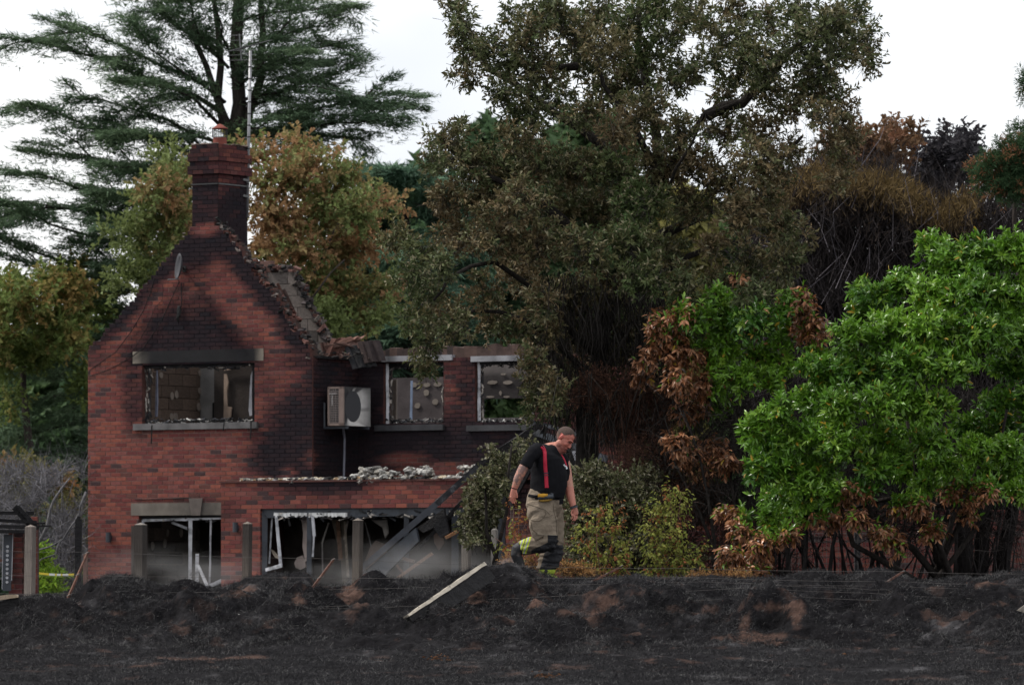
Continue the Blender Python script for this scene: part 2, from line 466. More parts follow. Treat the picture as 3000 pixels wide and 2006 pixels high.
# burnt grass stubble, too many blades to count
def blades(name, n, y0, y1, lmin, lmax, wid, label, bright, lean=0.55, seed=1):
    r = np.random.default_rng(seed)
    Y = np.sqrt(r.uniform(y0 ** 2, y1 ** 2, n))
    X = r.uniform(-1600, 1600, n) / F * Y
    keep = vnoise(X * 1.7, Y * 1.3, seed=3) + r.uniform(-.35, .35, n) > 0.36
    X, Y = X[keep], Y[keep]; n = len(X)
    Z = ground_z(X, Y) - 0.004
    s_, k_ = soil_mask(X, Y, Z)
    keep = r.uniform(0, 1, n) > s_ * 0.92
    X, Y, Z, k_ = X[keep], Y[keep], Z[keep], k_[keep]; n = len(X)
    an = r.uniform(0, 2 * np.pi, n)
    fl = fbm(X * 1.1, Y * 1.1, seed=8, oct=2) * 3
    D = np.stack([np.cos(an) + np.cos(fl) * .5, np.sin(an) + np.sin(fl) * .5, r.uniform(-0.1, 1.5, n)], 1)
    D = nrm(D)
    Ln = r.uniform(lmin, lmax, n)[:, None]
    S = nrm(np.cross(D, nrm(r.normal(size=(n, 3))))) * wid
    P = np.stack([X, Y, Z], 1)
    mid = P + D * Ln * 0.5 + r.normal(size=(n, 3)) * Ln * .16
    tip = P + D * Ln * .9 + r.normal(size=(n, 3)) * Ln * .2 + np.array([0, 0, -0.35]) * Ln * r.uniform(0, 1, n)[:, None]
    VV = np.stack([P - S, P + S, mid + S * .7, tip, mid - S * .7], 1).reshape(-1, 3)
    b = np.arange(n)[:, None] * 5
    Fq = (b + np.array([0, 1, 2, 4, 4, 2, 3])).ravel()
    c = np.array([0.0125, 0.0120, 0.0135])[None] * r.uniform(0.3, 2.2, n)[:, None]
    asht = r.uniform(0, 1, n) < bright * 2 * vnoise(X * 2.5, Y * 2.0, seed=14) ** 1.5 * 2
    c[asht] = np.array([0.105, 0.102, 0.100]) * r.uniform(0.3, 1.6, asht.sum())[:, None]
    c *= (1 - 0.5 * k_)[:, None]
    me = np_mesh(name, VV, Fq, np.tile([4, 3], n), np.repeat(c, 5, 0))
    o = link_mesh(name, me, mat(name, attr=True, rough=0.6, spec=0.14), None)
    return tag(o, label, 'grass', None, 'stuff')
blades('burnt_stubble', 330000, 59.5, 67.5, 0.03, 0.105, 0.0017, 'matted burnt grass fibres covering the heaped turf bank', 0.12, seed=11)
blades('field_stubble', 190000, 49.5, 60.3, 0.02, 0.07, 0.0018, 'short burnt stubble over the flat black field in front', 0.10, seed=12)

# clods and crumbs of burnt turf
def crumbs():
    r = np.random.default_rng(5)
    n = 9000
    Y = r.uniform(50, 67, n); X = r.uniform(-1600, 1600, n) / F * Y
    Z = ground_z(X, Y)
    big = np.where(Y > 60, 1.0, 0.55)
    R = (0.003 + 0.008 * r.uniform(0, 1, n) ** 4) * big
    octa = np.array([[1, 0, 0], [0, 1, 0], [-1, 0, 0], [0, -1, 0], [0, 0, 1], [0, 0, -1]], float)
    VV = (octa[None] * R[:, None, None] * r.uniform(0.55, 1.5, (n, 6, 1)) + np.stack([X, Y, Z], 1)[:, None]).reshape(-1, 3)
    T = np.array([[0, 1, 4], [1, 2, 4], [2, 3, 4], [3, 0, 4], [1, 0, 5], [2, 1, 5], [3, 2, 5], [0, 3, 5]])
    Fq = (np.arange(n)[:, None, None] * 6 + T[None]).reshape(-1, 3)
    c = np.array([0.021, 0.020, 0.021])[None] * r.uniform(0.6, 1.6, n)[:, None]
    u = r.uniform(0, 1, n)
    c[u < 0.05] = (0.11, 0.06, 0.045)
    c[u < 0.012] = (0.50, 0.49, 0.47)
    me = np_mesh('turf_crumbs', VV, Fq, np.full(len(Fq), 3), np.repeat(c, 6, 0))
    tag(link_mesh('turf_crumbs', me, M_GROUND), 'loose burnt clods and pale chips scattered over the field and bank', 'debris', None, 'stuff')
crumbs()
def gz(x, y): return float(ground_z(np.array([x]), np.array([y]))[0])
# ------------------------------------------------------------------ the burnt house
TH = math.radians(32)
CU, SU = math.cos(TH), math.sin(TH)
XA, YA = (915 - XC) / F * 100, 100.0
HZ0 = CZ - 1.0                                   # ground level at the house
def hp(u, v, z): return Vector((XA + u * CU + v * SU, YA - u * SU + v * CU, z))
def h_uz(px, py, v=0.0):
    k = (px - XC) / F
    u = (k * (YA + v * CU) - XA - v * SU) / (CU + k * SU)
    Y = YA - u * SU + v * CU
    return u, CZ - (py - YH) / F * Y
def h_vz(px, py, u=0.0):
    k = (px - XC) / F
    v = (k * (YA - u * SU) - XA - u * CU) / (SU - k * CU)
    Y = YA - u * SU + v * CU
    return v, CZ - (py - YH) / F * Y
def pU(px, v=0.0): return h_uz(px, 1000, v)[0]
def pZ(px, py, v=0.0): return h_uz(px, py, v)[1]
HROT = Matrix.Rotation(-TH, 3, 'Z')

def sm_(a, b, x): t = max(0, min(1, (x - a) / (b - a))); return t * t * (3 - 2 * t)
GAB = []
SOOTS = [(395, 1150, 34, 110, 0.75), (760, 1110, 34, 70, 0.4),
         (855, 1270, 90, 120, 0.85), (850, 1350, 110, 75, 1.1), (960, 1290, 130, 130, 1.1), (1010, 1150, 110, 140, 0.85), (1150, 1300, 260, 55, 1.05), (1400, 1290, 260, 70, 1.05), (980, 1380, 110, 60, 1.0),
         (600, 1495, 90, 40, 0.6), (1080, 1120, 60, 120, 0.85), (1370, 1120, 30, 110, 0.75), (1500, 1400, 160, 120, 0.9), (820, 1080, 40, 60, 0.2), (590, 580, 60, 90, 1.05), (700, 640, 40, 70, 1.1), (660, 560, 30, 60, 0.5), (590, 500, 45, 60, 0.7), (930, 1180, 40, 200, .8),
         (380, 1060, 30, 20, .4)]
CLEAN = [(1190, 1345, 70, 22, 0.8), (1320, 1375, 90, 26, 0.75), (845, 1385, 22, 20, 0.8), (910, 1350, 16, 34, 0.55), (600, 672, 42, 20, 1.0), (1100, 1400, 120, 16, .3)]
_gx, _gy = np.meshgrid(np.arange(0, 3000, 3.0), np.arange(0, 2000, 3.0))
_SA = vnoise(_gx / 26.0, _gy / 20.0, seed=4) - .5
_SB = fbm(_gx / 11.0, _gy / 15.0, oct=3, seed=24)
def soot(px, py, extra=0.0):
    t = 1.0 - extra
    if px < 912 and py < 1075 and GAB:
        lx = np.interp(py, GAB[1], GAB[0]); rx = np.interp(py, GAB[3], GAB[2])
        w = 7 * math.sin(py / 17.) + 9 * math.sin(py / 41. + 1)
        if py > 674:
            t *= 1 - .95 * (1 - sm_(46 + w, 74 + w, rx - px)) * (1 - .5 * sm_(1000, 1050, py))
            t *= 1 - .9 * (1 - sm_(24 - w * .5, 66, px - lx)) * (1 - .6 * sm_(980, 1040, py))
            t *= 1 - .97 * (1 - sm_(744, 792 + w, py + .35 * (px - 600)))
        hw = 55 + 140 * sm_(820, 1050, py)
        t *= 1 - (.25 + .72 * sm_(800, 960, py)) * (1 - sm_(hw * .62, hw * 1.25, abs(px - 560 - w)))
        t *= .84
    for a, b, rx, ry, s in SOOTS:
        d = ((px - a) / rx) ** 2 + ((py - b) / ry) ** 2
        if d < 6: t *= 1 - min(0.97, s * math.exp(-d * d * 0.5))
    s = 1 - t
    for a, b, rx, ry, k in CLEAN:
        d = ((px - a) / rx) ** 2 + ((py - b) / ry) ** 2
        if d < 5: s *= 1 - k * math.exp(-d * d)
    gi, gj = min(665, max(0, int(py / 3))), min(999, max(0, int(px / 3)))
    n = float(_SA[gi, gj])
    n8 = float(_SB[gi, gj])
    return max(0.0, min(0.96, s * (1 + 0.2 * n) + 0.07 * n + 1.6 * n8 * s * (1 - s)))

def lerp3(a, b, t): return tuple(a[i] * (1 - t) + b[i] * t for i in range(3))
BR = [(0.225, 0.072, 0.060), (0.250, 0.086, 0.068), (0.190, 0.060, 0.055), (0.215, 0.082, 0.072), (0.165, 0.056, 0.053), (0.27, 0.090, 0.066)]
def brick_col():
    r = random.random()
    if r < 0.06: return (0.068, 0.042, 0.043)
    if r < 0.13: return (0.125, 0.055, 0.048)
    c = random.choice(BR); k = random.uniform(0.78, 0.98)
    return tuple(x * k for x in c)
BW, BH, BJ = 0.215, 0.065, 0.010
_unit = None
def brick_piece(parent, P, a0, a1, z0, z1, depth, rotz, flip, name='brick'):
    """one brick as an object of its own"""
    global _unit
    if _unit is None:
        bm = bmesh.new(); bmesh.ops.create_cube(bm, size=1.0)
        bmesh.ops.bevel(bm, geom=[e for e in bm.edges], offset=0.02, segments=1, affect='EDGES')
        _unit = bpy.data.meshes.new('brick'); bm.to_mesh(_unit); bm.free()
        _unit.materials.append(M_BRICKO)
    o = bpy.data.objects.new(name, _unit)
    c = P((a0 + a1) / 2, (z0 + z1) / 2, depth)
    COL.objects.link(o); o.parent = parent
    o.location = c - wloc(parent)
    o.rotation_euler = (0, random.uniform(-.004, .004), rotz)
    th = 0.10
    o.scale = (a1 - a0, th, z1 - z0)
    px, py = pixof(c)
    s = soot(px, py)
    bc = lerp3(brick_col(), SOOT, s)
    o.color = (*bc, 1)
    return o

def brick_wall(parent, P, intervals, z0, z1, name, thick=0.24, outward=-1, extra=0.0, pieces=None, rotz=0.0, mortar=(0.215, 0.145, 0.125), back=(0.06, 0.05, 0.045), inner=True, kind='stuff', part=True):
    """P(a, z, d) -> world, d measured into the wall; intervals(z) -> [(a0, a1)] at a course"""
    bb, mm = MB(), MB()
    n = int(round((z1 - z0) / 0.075))
    made = 0
    for i in range(n):
        za = z0 + i * 0.075; zb = za + 0.075; zm = (za + zb) / 2
        for (a0, a1) in intervals(zm):
            if a1 - a0 < 0.04: continue
            # the body behind, without its front face
            q0 = [P(a0, za, 0.0), P(a1, za, 0.0), P(a1, zb, 0.0), P(a0, zb, 0.0)]
            q1 = [P(a0, za, thick), P(a1, za, thick), P(a1, zb, thick), P(a0, zb, thick)]
            mx_, my_ = pixof(q0[0])
            mm.add(q0 + q1, [(4, 5, 6, 7), (0, 1, 5, 4), (1, 2, 6, 5), (2, 3, 7, 6), (3, 0, 4, 7)], [lerp3((0.17, 0.07, 0.055), SOOT, 0.45)] * 4 + [back] * 4)
            off = 0 if i % 2 else 0.1125
            k = math.floor((a0 - off) / 0.225)
            while True:
                s0 = off + k * 0.225; k += 1
                if s0 >= a1: break
                b0, b1 = max(s0, a0), min(s0 + 0.225, a1)
                if b1 - b0 < 0.012: continue
                f0, f1 = b0 + (0.005 if b0 > a0 + 1e-6 else 0), b1 - (0.005 if b1 < a1 - 1e-6 else 0)
                quad = [P(b0, za, 0.0), P(b1, za, 0.0), P(b1, zb, 0.0), P(b0, zb, 0.0)]
                cs = []
                for q in quad:
                    x_, y_ = pixof(q); s = soot(x_, y_, extra)
                    cs.append(lerp3(mortar, SOOT, min(0.97, s * 1.15)))
                mm.add(quad, [(0, 1, 2, 3)], cs)
                if pieces is not None and made < 300 and pieces((f0 + f1) / 2, zm):
                    brick_piece(parent, P, f0, f1, za + 0.005, zb - 0.005, 0.05 - 0.007 + random.uniform(-.002, .002), rotz, False)
                    made += 1
                    continue
                d = 0.006 + random.uniform(-0.0025, 0.003)
                za_, zb_ = za + 0.005, zb - 0.005
                e = 0.003
                fr = [P(f0 + e, za_ + e, -d), P(f1 - e, za_ + e, -d), P(f1 - e, zb_ - e, -d), P(f0 + e, zb_ - e, -d)]
                bk_ = [P(f0, za_, 0.002), P(f1, za_, 0.002), P(f1, zb_, 0.002), P(f0, zb_, 0.002)]
                bc = brick_col(); cs = []
                for q in fr + bk_:
                    x_, y_ = pixof(q); cs.append(lerp3(bc, SOOT, soot(x_, y_, extra)))
                bb.add(fr + bk_, [(0, 1, 2, 3), (0, 4, 5, 1), (1, 5, 6, 2), (2, 6, 7, 3), (3, 7, 4, 0)], cs)
    w = mm.build(name, M_BRICK, parent)
    if bb.v:
        bb.build('brickwork', M_BRICK, w if part else parent, kind='stuff')
    return w

house = thing('burnt_house', hp(0, 0, HZ0), 'roofless red brick house gutted by fire, with a tall chimney and soot streaked gable', 'house')
# openings of the gable wall, in u and z
GL = pU(258)
def uz(px, py, v=0): return h_uz(px, py, v)
W_UP = (uz(417, 1160)[0], uz(746, 1160)[0], (uz(417, 1246)[1] + uz(746, 1236)[1]) / 2, (uz(417, 1072)[1] + uz(746, 1060)[1]) / 2)
D_LO = (uz(407, 1600)[0], uz(700, 1600)[0], HZ0 - 0.2, uz(520, 1512)[1])
gab_px = [(263, 1018), (288, 994), (330, 945), (380, 892), (448, 805), (467, 779), (530, 703), (569, 655), (632, 648), (659, 679), (705, 742), (739, 776), (768, 825), (816, 888), (850, 941), (899, 1004), (906, 1048)]
gab = [uz(*p) for p in gab_px]
iap = 8
gl = sorted([(z, u) for u, z in gab[:iap]]); gr = sorted([(z, u) for u, z in gab[iap:]])
glz, glu = [a for a, b in gl], [b for a, b in gl]
grz, gru = [a for a, b in gr], [b for a, b in gr]
EAVE = gab[0][1]
GAB[:] = [[p[0] for p in gab_px[:8]][::-1], [p[1] for p in gab_px[:8]][::-1], [p[0] for p in gab_px[8:]], [p[1] for p in gab_px[8:]]]
random.seed(21)
_jl = {}
def gable_iv(z):
    if z > max(gab[iap][1], gab[iap - 1][1]): return []
    if z < EAVE: lo = GL
    else:
        lo = float(np.interp(z, glz, glu)); key = int(z / 0.075); lo += (_jl.setdefault(key, random.uniform(-.03, .05)))
    if z < grz[0]: hi = 0.0
    else:
        hi = float(np.interp(z, grz, gru)); key = int(z / 0.075) + 10000; hi += (_jl.setdefault(key, random.uniform(-.09, .05)))
    iv = [(lo, min(hi, 0.0))]
    for a0, a1, z0, z1 in (W_UP, D_LO):
        if z0 < z < z1:
            out = []
            for p, q in iv:
                if a0 > p: out.append((p, min(q, a0)))
                if a1 < q: out.append((max(p, a1), q))
            iv = out
    return iv
PG = lambda a, z, d: hp(a, d, z)
zc0 = HZ0 - 0.1
ZTOP = max(g[1] for g in gab)
wall_g = brick_wall(house, PG, gable_iv, zc0, zc0 + 0.075 * math.ceil((ZTOP - zc0) / 0.075), 'gable_wall', thick=0.28, rotz=-TH)
# side wall of the wing (faces right), 1.43 m deep, then the long wall set back
VR = 1.43
EAVR = uz(990, 1058, VR)[1]
PS = lambda a, z, d: hp(-d, a, z)
wall_s = brick_wall(house, PS, lambda z: [(0.03, VR)], zc0, zc0 + 0.075 * round((EAVR - zc0) / 0.075), 'side_wall', thick=0.25)
U_W1 = (pU(1124, VR), pU(1300, VR), uz(1200, 1240, VR)[1], uz(1200, 1062, VR)[1])
U_W2 = (pU(1392, VR), pU(1566, VR), uz(1470, 1240, VR)[1], uz(1470, 1058, VR)[1])
URE = pU(1860, VR)
def range_iv(z):
    iv = [(0.0, URE)]
    for a0, a1, z0, z1 in (U_W1, U_W2):
        if z0 < z < z1:
            out = []
            for p, q in iv:
                if a0 > p: out.append((p, min(q, a0)))
                if a1 < q: out.append((max(p, a1), q))
            iv = out
    return iv
PR = lambda a, z, d: hp(a, VR + d, z)
wall_r = brick_wall(house, PR, range_iv, zc0, zc0 + 0.075 * round((EAVR - zc0) / 0.075), 'long_wall', thick=0.28, extra=0.42, rotz=-TH)
# exposed inner leaf above the window heads, ragged
def ragged(parent, P, a0, a1, zb, ztop, step, name, colf, thick=0.12, m=None):
    b = MB(); a = a0
    while a < a1:
        w = random.uniform(step * .6, step * 1.3); e = min(a1, a + w)
        h = ztop(a) + random.uniform(-.035, .03)
        q0 = [P(a, zb, 0), P(e, zb, 0), P(e, h + random.uniform(-.02, .02), 0), P(a, h, 0)]
        q1 = [P(a, zb, thick), P(e, zb, thick), P(e, h, thick), P(a, h + random.uniform(-.02, .02), thick)]
        b.hexa(q0, q1, colf())
        a = e
    return b.build(name, m or M_BLOCK, parent)
zlt = pZ(1200, 1044, VR)
zrt = pZ(1200, 1018, VR)
ragged(house, lambda a, z, d: hp(a, VR + 0.06 + d, z), U_W1[0] - 0.15, URE, EAVR - 0.02, lambda a: zrt, 0.12, 'wall_head', lambda: lerp3((0.10, 0.065, 0.055), (0.03, 0.026, 0.026), random.random()), 0.2)

# blockwork rear gable seen past the slope, block by block
us_ = GL + .25
RV = h_vz(583, 1150, us_)[0]                # rear wall of the front bedroom
VB = RV + .15
rb_px = [(740, 776), (862, 788), (866, 815), (889, 844), (918, 907), (947, 965), (976, 1004), (1000, 1058)]
rb = [uz(x, y, VB) for x, y in rb_px]
rz_ = [p[1] for p in rb][::-1]; ru_ = [p[0] for p in rb][::-1]
back = MB()
zt, z = rb[0][1], EAVE - 0.3
_bm = bpy.data.meshes.new('block'); _b = bmesh.new(); bmesh.ops.create_cube(_b, size=1); bmesh.ops.bevel(_b, geom=[e for e in _b.edges], offset=0.02, segments=1, affect='EDGES'); _b.to_mesh(_b and _bm); _b.free(); _bm.materials.append(M_BLOCKO)
ub0 = uz(640, 1000, VB)[0]
body = MB().hexa([hp(ub0, VB + .03, z), hp(ru_[0] - .05, VB + .03, z), hp(rb[1][0] - .05, VB + .03, zt - .1), hp(ub0, VB + .03, zt - .1)],
                 [hp(ub0, VB + .12, z), hp(ru_[0] - .05, VB + .12, z), hp(rb[1][0] - .05, VB + .12, zt - .1), hp(ub0, VB + .12, zt - .1)], (0.07, 0.06, 0.055)).build('rear_gable', M_BLOCK, house)
i = 0
while z < zt:
    umax = float(np.interp(z + .1, rz_, ru_)); a = ub0 - (0.22 if i % 2 else 0)
    while a < umax:
        e = min(a + 0.44, umax)
        if e - a > 0.08:
            o = bpy.data.objects.new('block', _bm); COL.objects.link(o); o.parent = body
            o.location = hp((a + e) / 2, VB, z + 0.1075) - wloc(body); o.rotation_euler = (0, random.uniform(-.01, .01), -TH)
            o.scale = (e - a - 0.012, 0.10, 0.205)
            g = random.uniform(0.75, 1.15); c = lerp3((0.155 * g, 0.132 * g, 0.12 * g), (0.03, 0.028, 0.028), max(0, random.uniform(-.3, .6)))
            if z > zt - 0.3: c = lerp3(c, (0.17, 0.075, 0.06), .6)
            o.color = (*c, 1)
        a += 0.44
    z += 0.215; i += 1

# stone lintels and sills
def stone_bar(px0, py0, px1, py1, hpx, v, proud, name, col, parent=house, deep=0.2, colfn=None):
    u0, z0 = uz(px0, py0, v); u1, z1 = uz(px1, py1, v)
    zt_ = (z0 + z1) / 2; zb_ = zt_ - hpx / F * (YA + v)
    b = MB(); n = 14
    for k in range(n):
        a, e = u0 + (u1 - u0) * k / n, u0 + (u1 - u0) * (k + 1) / n
        def cc(uu):
            x_, y_ = pixof(hp(uu, v, (zt_ + zb_) / 2)); return lerp3(col, (0.014, 0.0135, 0.015), colfn(x_, y_)) if colfn else col
        ca, ce = cc(a), cc(e)
        j = 0.0
        b.add([hp(a, v - proud, zb_), hp(e, v - proud, zb_), hp(e, v - proud, zt_), hp(a, v - proud, zt_), hp(a, v + deep, zb_), hp(e, v + deep, zb_), hp(e, v + deep, zt_), hp(a, v + deep, zt_)],
              [(0, 1, 2, 3), (0, 4, 5, 1), (3, 2, 6, 7)] + ([(0, 3, 7, 4)] if k == 0 else []) + ([(1, 5, 6, 2)] if k == n - 1 else []), [ca, ce, ce, ca, ca, ce, ce, ca])
    return b.build(name, M_STONE, parent)
stone_bar(390, 1031, 773, 1019, 36, 0, 0.014, 'lintel', (0.36, 0.31, 0.25), colfn=lambda x, y: min(1, max(0, 1.08 - abs(x - 585) / 195.0) * 4))
stone_bar(395, 1243, 757, 1234, 19, 0, 0.06, 'sill', (0.20, 0.19, 0.19), colfn=lambda x, y: 0.25 + 0.35 * (float(vnoise(np.array([x / 20.]), np.array([1.]), seed=2)[0])))
stone_bar(385, 1476, 700, 1468, 37, 0, 0.014, 'lintel', (0.19, 0.165, 0.14), colfn=lambda x, y: max(0, min(.75, 0.15 + 0.6 * math.exp(-((x - 585) / 60.) ** 2))))
u0, z0 = uz(556, 1459); u1, _ = uz(596, 1459); zb = z0 - 0.30
MB().hexa([hp(u0 + .05, -.03, zb), hp(u1 - .05, -.03, zb), hp(u1, -.03, z0), hp(u0, -.03, z0)], [hp(u0 + .05, -.012, zb), hp(u1 - .05, -.012, zb), hp(u1, -.012, z0), hp(u0, -.012, z0)], (0.12, 0.10, 0.09)).build('keystone', M_STONE, house)
# window heads and sills of the long wall
for (x0, x1) in ((1113, 1328), (1383, 1572)):
    stone_bar(x0, 1044, x1, 1039, 16, VR, 0.05, 'window_head', (0.42, 0.42, 0.45), colfn=lambda x, y: 0.25 + 0.7 * float(vnoise(np.array([x / 14.]), np.array([3.]), seed=6)[0]) ** 2)
for (x0, x1) in ((1103, 1303), (1372, 1580)):
    stone_bar(x0, 1245, x1, 1243, 17, VR, 0.07, 'sill', (0.06, 0.06, 0.065), colfn=lambda x, y: 0.3 * float(vnoise(np.array([x / 9.]), np.array([7.]), seed=6)[0]))

# inner walls and the floor slabs seen through the openings
def panel(name, pts, col, m=M_INNER, parent=house, nrm_off=0.1, nseg=10, colfn=None):
    """pts: 4 corners; gets a thickness away from the camera"""
    b = MB(); P = [Vector(p) for p in pts]
    n = ((P[1] - P[0]).cross(P[3] - P[0])).normalized()
    if n.y < 0: n = -n
    vs, cs, fs = [], [], []
    for j in range(nseg + 1):
        for i_ in range(nseg + 1):
            s, t = i_ / nseg, j / nseg
            q = P[0].lerp(P[1], s).lerp(P[3].lerp(P[2], s), t)
            vs.append(q)
            x_, y_ = pixof(q)
            k = colfn(x_, y_) if colfn else 0
            cs.append(lerp3(col, (0.018, 0.016, 0.017), min(1, max(0, k))))
    for j in range(nseg):
        for i_ in range(nseg):
            a = j * (nseg + 1) + i_; fs.append((a, a + 1, a + nseg + 2, a + nseg + 1))
    b.add(vs, fs, cs)
    b.hexa([p + n * 0.004 for p in P], [p + n * nrm_off for p in P], lerp3(col, SOOT, .4))
    return b.build(name, m, parent)
def sn(x, y, s=30., seed=3): return float(vnoise(np.array([x / s]), np.array([y / s]), seed=seed)[0])
def wallpanel(name, u0, u1, v, z0, z1, col, **k): return panel(name, [hp(u0, v, z0), hp(u1, v, z0), hp(u1, v, z1), hp(u0, v, z1)], col, **k)
def _x(): pass
def sidepanel(name, u, v0, v1, z0, z1, col, **k): return panel(name, [hp(u, v0, z0), hp(u, v1, z0), hp(u, v1, z1), hp(u, v0, z1)], col, **k)
zf1 = pZ(600, 1330)      # first floor level
ZI = EAVE + 0.25
def block_wall(parent, P, a0, a1, z0, z1, colf, rotz, offs=0.0):
    i = 0; z = z0
    while z < z1 - .05:
        a = a0 - (0.22 if i % 2 else 0) - offs
        while a < a1:
            s0, e = max(a, a0), min(a + 0.44, a1)
            if e - s0 > 0.06:
                o = bpy.data.objects.new('block', _bm); COL.objects.link(o); o.parent = parent
                hh = min(.215, z1 - z)
                o.location = P((s0 + e) / 2, z + hh / 2, random.uniform(-.002, .002)) - wloc(parent); o.rotation_euler = (0, 0, rotz)
                o.scale = (e - s0 - 0.010, 0.06, hh - .010)
                o.color = (*colf(P((s0 + e) / 2, z + .1, 0)), 1)
            a += 0.44
        z += 0.215; i += 1
sw = sidepanel('inner_wall', us_ - .034, 0.3, RV + .05, HZ0, ZI, (0.11, 0.085, 0.07))
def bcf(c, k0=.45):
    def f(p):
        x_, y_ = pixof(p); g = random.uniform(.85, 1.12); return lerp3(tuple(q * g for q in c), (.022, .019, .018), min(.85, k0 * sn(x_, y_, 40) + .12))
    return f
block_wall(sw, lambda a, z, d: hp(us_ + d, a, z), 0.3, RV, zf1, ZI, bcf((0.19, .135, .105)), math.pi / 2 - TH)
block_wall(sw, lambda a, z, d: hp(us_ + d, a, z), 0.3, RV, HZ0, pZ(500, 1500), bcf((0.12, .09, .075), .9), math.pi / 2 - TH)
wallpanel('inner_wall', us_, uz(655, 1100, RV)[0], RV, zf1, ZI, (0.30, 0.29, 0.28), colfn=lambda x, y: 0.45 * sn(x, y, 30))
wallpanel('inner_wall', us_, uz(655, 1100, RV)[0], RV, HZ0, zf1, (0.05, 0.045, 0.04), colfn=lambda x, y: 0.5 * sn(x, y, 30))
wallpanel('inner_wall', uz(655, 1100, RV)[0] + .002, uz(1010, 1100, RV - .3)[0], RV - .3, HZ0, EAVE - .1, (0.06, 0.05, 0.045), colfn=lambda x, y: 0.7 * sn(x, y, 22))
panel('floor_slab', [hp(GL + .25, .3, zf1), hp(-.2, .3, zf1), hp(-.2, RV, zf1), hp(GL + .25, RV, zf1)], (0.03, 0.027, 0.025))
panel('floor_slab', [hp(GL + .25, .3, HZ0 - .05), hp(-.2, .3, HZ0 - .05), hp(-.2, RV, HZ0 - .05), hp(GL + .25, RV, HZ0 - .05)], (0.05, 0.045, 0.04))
# pale adhesive dabs left on the block walls
def dabs(pts, v, r0=0.055, parent=house):
    for (x, y, w, h) in pts:
        u, z = uz(x, y, v)
        b = MB(); n = 12
        rw, rh = w / 142.0, h / 168.0
        ring = [hp(u + math.cos(2 * math.pi * k / n) * rw * random.uniform(.85, 1.1), v - 0.012, z + math.sin(2 * math.pi * k / n) * rh * random.uniform(.9, 1.08)) for k in range(n)]
        ring2 = [q + Vector((SU, CU, 0)) * 0.010 for q in ring]
        b.add(ring + ring2, [tuple(range(n))] + [(k, (k + 1) % n, (k + 1) % n + n, k + n) for k in range(n)], (0.20, 0.17, 0.145))
        b.build('adhesive_dab', M_STONE, parent)
def sdabs(pts, u):
    for (x, y, w, h) in pts:
        v, z = h_vz(x, y, u); b = MB(); n = 12; rw, rh = w / 89.0, h / 168.0
        ring = [hp(u + .012, v + math.cos(2 * math.pi * k / n) * rw * random.uniform(.85, 1.1), z + math.sin(2 * math.pi * k / n) * rh * random.uniform(.9, 1.08)) for k in range(n)]
        ring2 = [q - Vector((CU, -SU, 0)) * .012 for q in ring]
        b.add(ring + ring2, [tuple(range(n))] + [(k, (k + 1) % n, (k + 1) % n + n, k + n) for k in range(n)], (0.24, 0.20, 0.17))
        b.build('adhesive_dab', M_STONE, sw)
sdabs([(471, 1099, 5, 10), (503, 1160, 5, 12), (516, 1155, 5, 12), (585, 1093, 5, 10), (582, 1192, 6, 13), (502, 1220, 5, 11), (514, 1220, 6, 11), (584, 1145, 4, 10), (440, 1095, 5, 10), (438, 1160, 5, 14)], us_ + .035)
sdabs([(482, 1590, 5, 14), (446, 1598, 5, 13), (490, 1560, 4, 12), (530, 1560, 5, 13)], us_ + .035)
# pale plaster strips left in the bedroom
def strip(pts_px, v, col, name='plaster_strip', d=0.03, m=M_STONE, parent=house):
    q = [hp(*((uz(x, y, v)[0],) + (v,) + (uz(x, y, v)[1],))) for x, y in pts_px]
    n = len(q); off = Vector((SU, CU, 0)) * d
    return MB().add(q + [p + off for p in q], [tuple(range(n)), tuple(range(2 * n - 1, n - 1, -1))] + [(k, (k + 1) % n, (k + 1) % n + n, k + n) for k in range(n)], col).build(name, m, parent)
strip([(656, 1095), (663, 1095), (668, 1120), (664, 1148), (665, 1190), (678, 1193), (674, 1222), (655, 1228)], RV - .36, (0.36, 0.27, 0.21))
strip([(655, 1078), (702, 1074), (701, 1080), (656, 1085)], RV - .38, (0.33, 0.24, 0.19))
strip([(680, 1068), (734, 1062), (734, 1068), (682, 1073)], RV - .40, (0.33, 0.24, 0.19))
strip([(734, 1100), (741, 1080), (742, 1215), (731, 1218), (728, 1200)], .26, (0.34, 0.33, 0.35))
strip([(434, 1085), (439, 1085), (438, 1110), (440, 1135), (436, 1160), (440, 1200), (434, 1225), (428, 1222), (432, 1150)], .27, (0.40, 0.35, 0.31))
strip([(457, 1085), (460, 1085), (461, 1180), (459, 1220), (454, 1220)], .5, (0.22, 0.23, 0.30), 'pipe')
strip([(622, 1180), (652, 1168), (650, 1225), (622, 1225)], RV - .05, (0.012, 0.012, 0.013), 'charred_hole')
# burnt remains of window frames
def frame_bar(pa, pb, v, w=0.05, name='burnt_frame', m=M_PVC, parent=house, d=0.05, jit=0.006):
    ua, za = uz(pa[0], pa[1], v); ub, zb_ = uz(pb[0], pb[1], v)
    return MB().beam(hp(ua, v, za), hp(ub, v, zb_), w, d, up=(0, 1, 0.01), jit=jit).build(name, m, parent)
for a, b, w in (((419, 1078), (416, 1246), .05), ((744, 1064), (742, 1236), .045), ((417, 1076), (746, 1066), .05)):
    frame_bar(a, b, 0.10, w, m=M_CHAR, name='charred_frame')
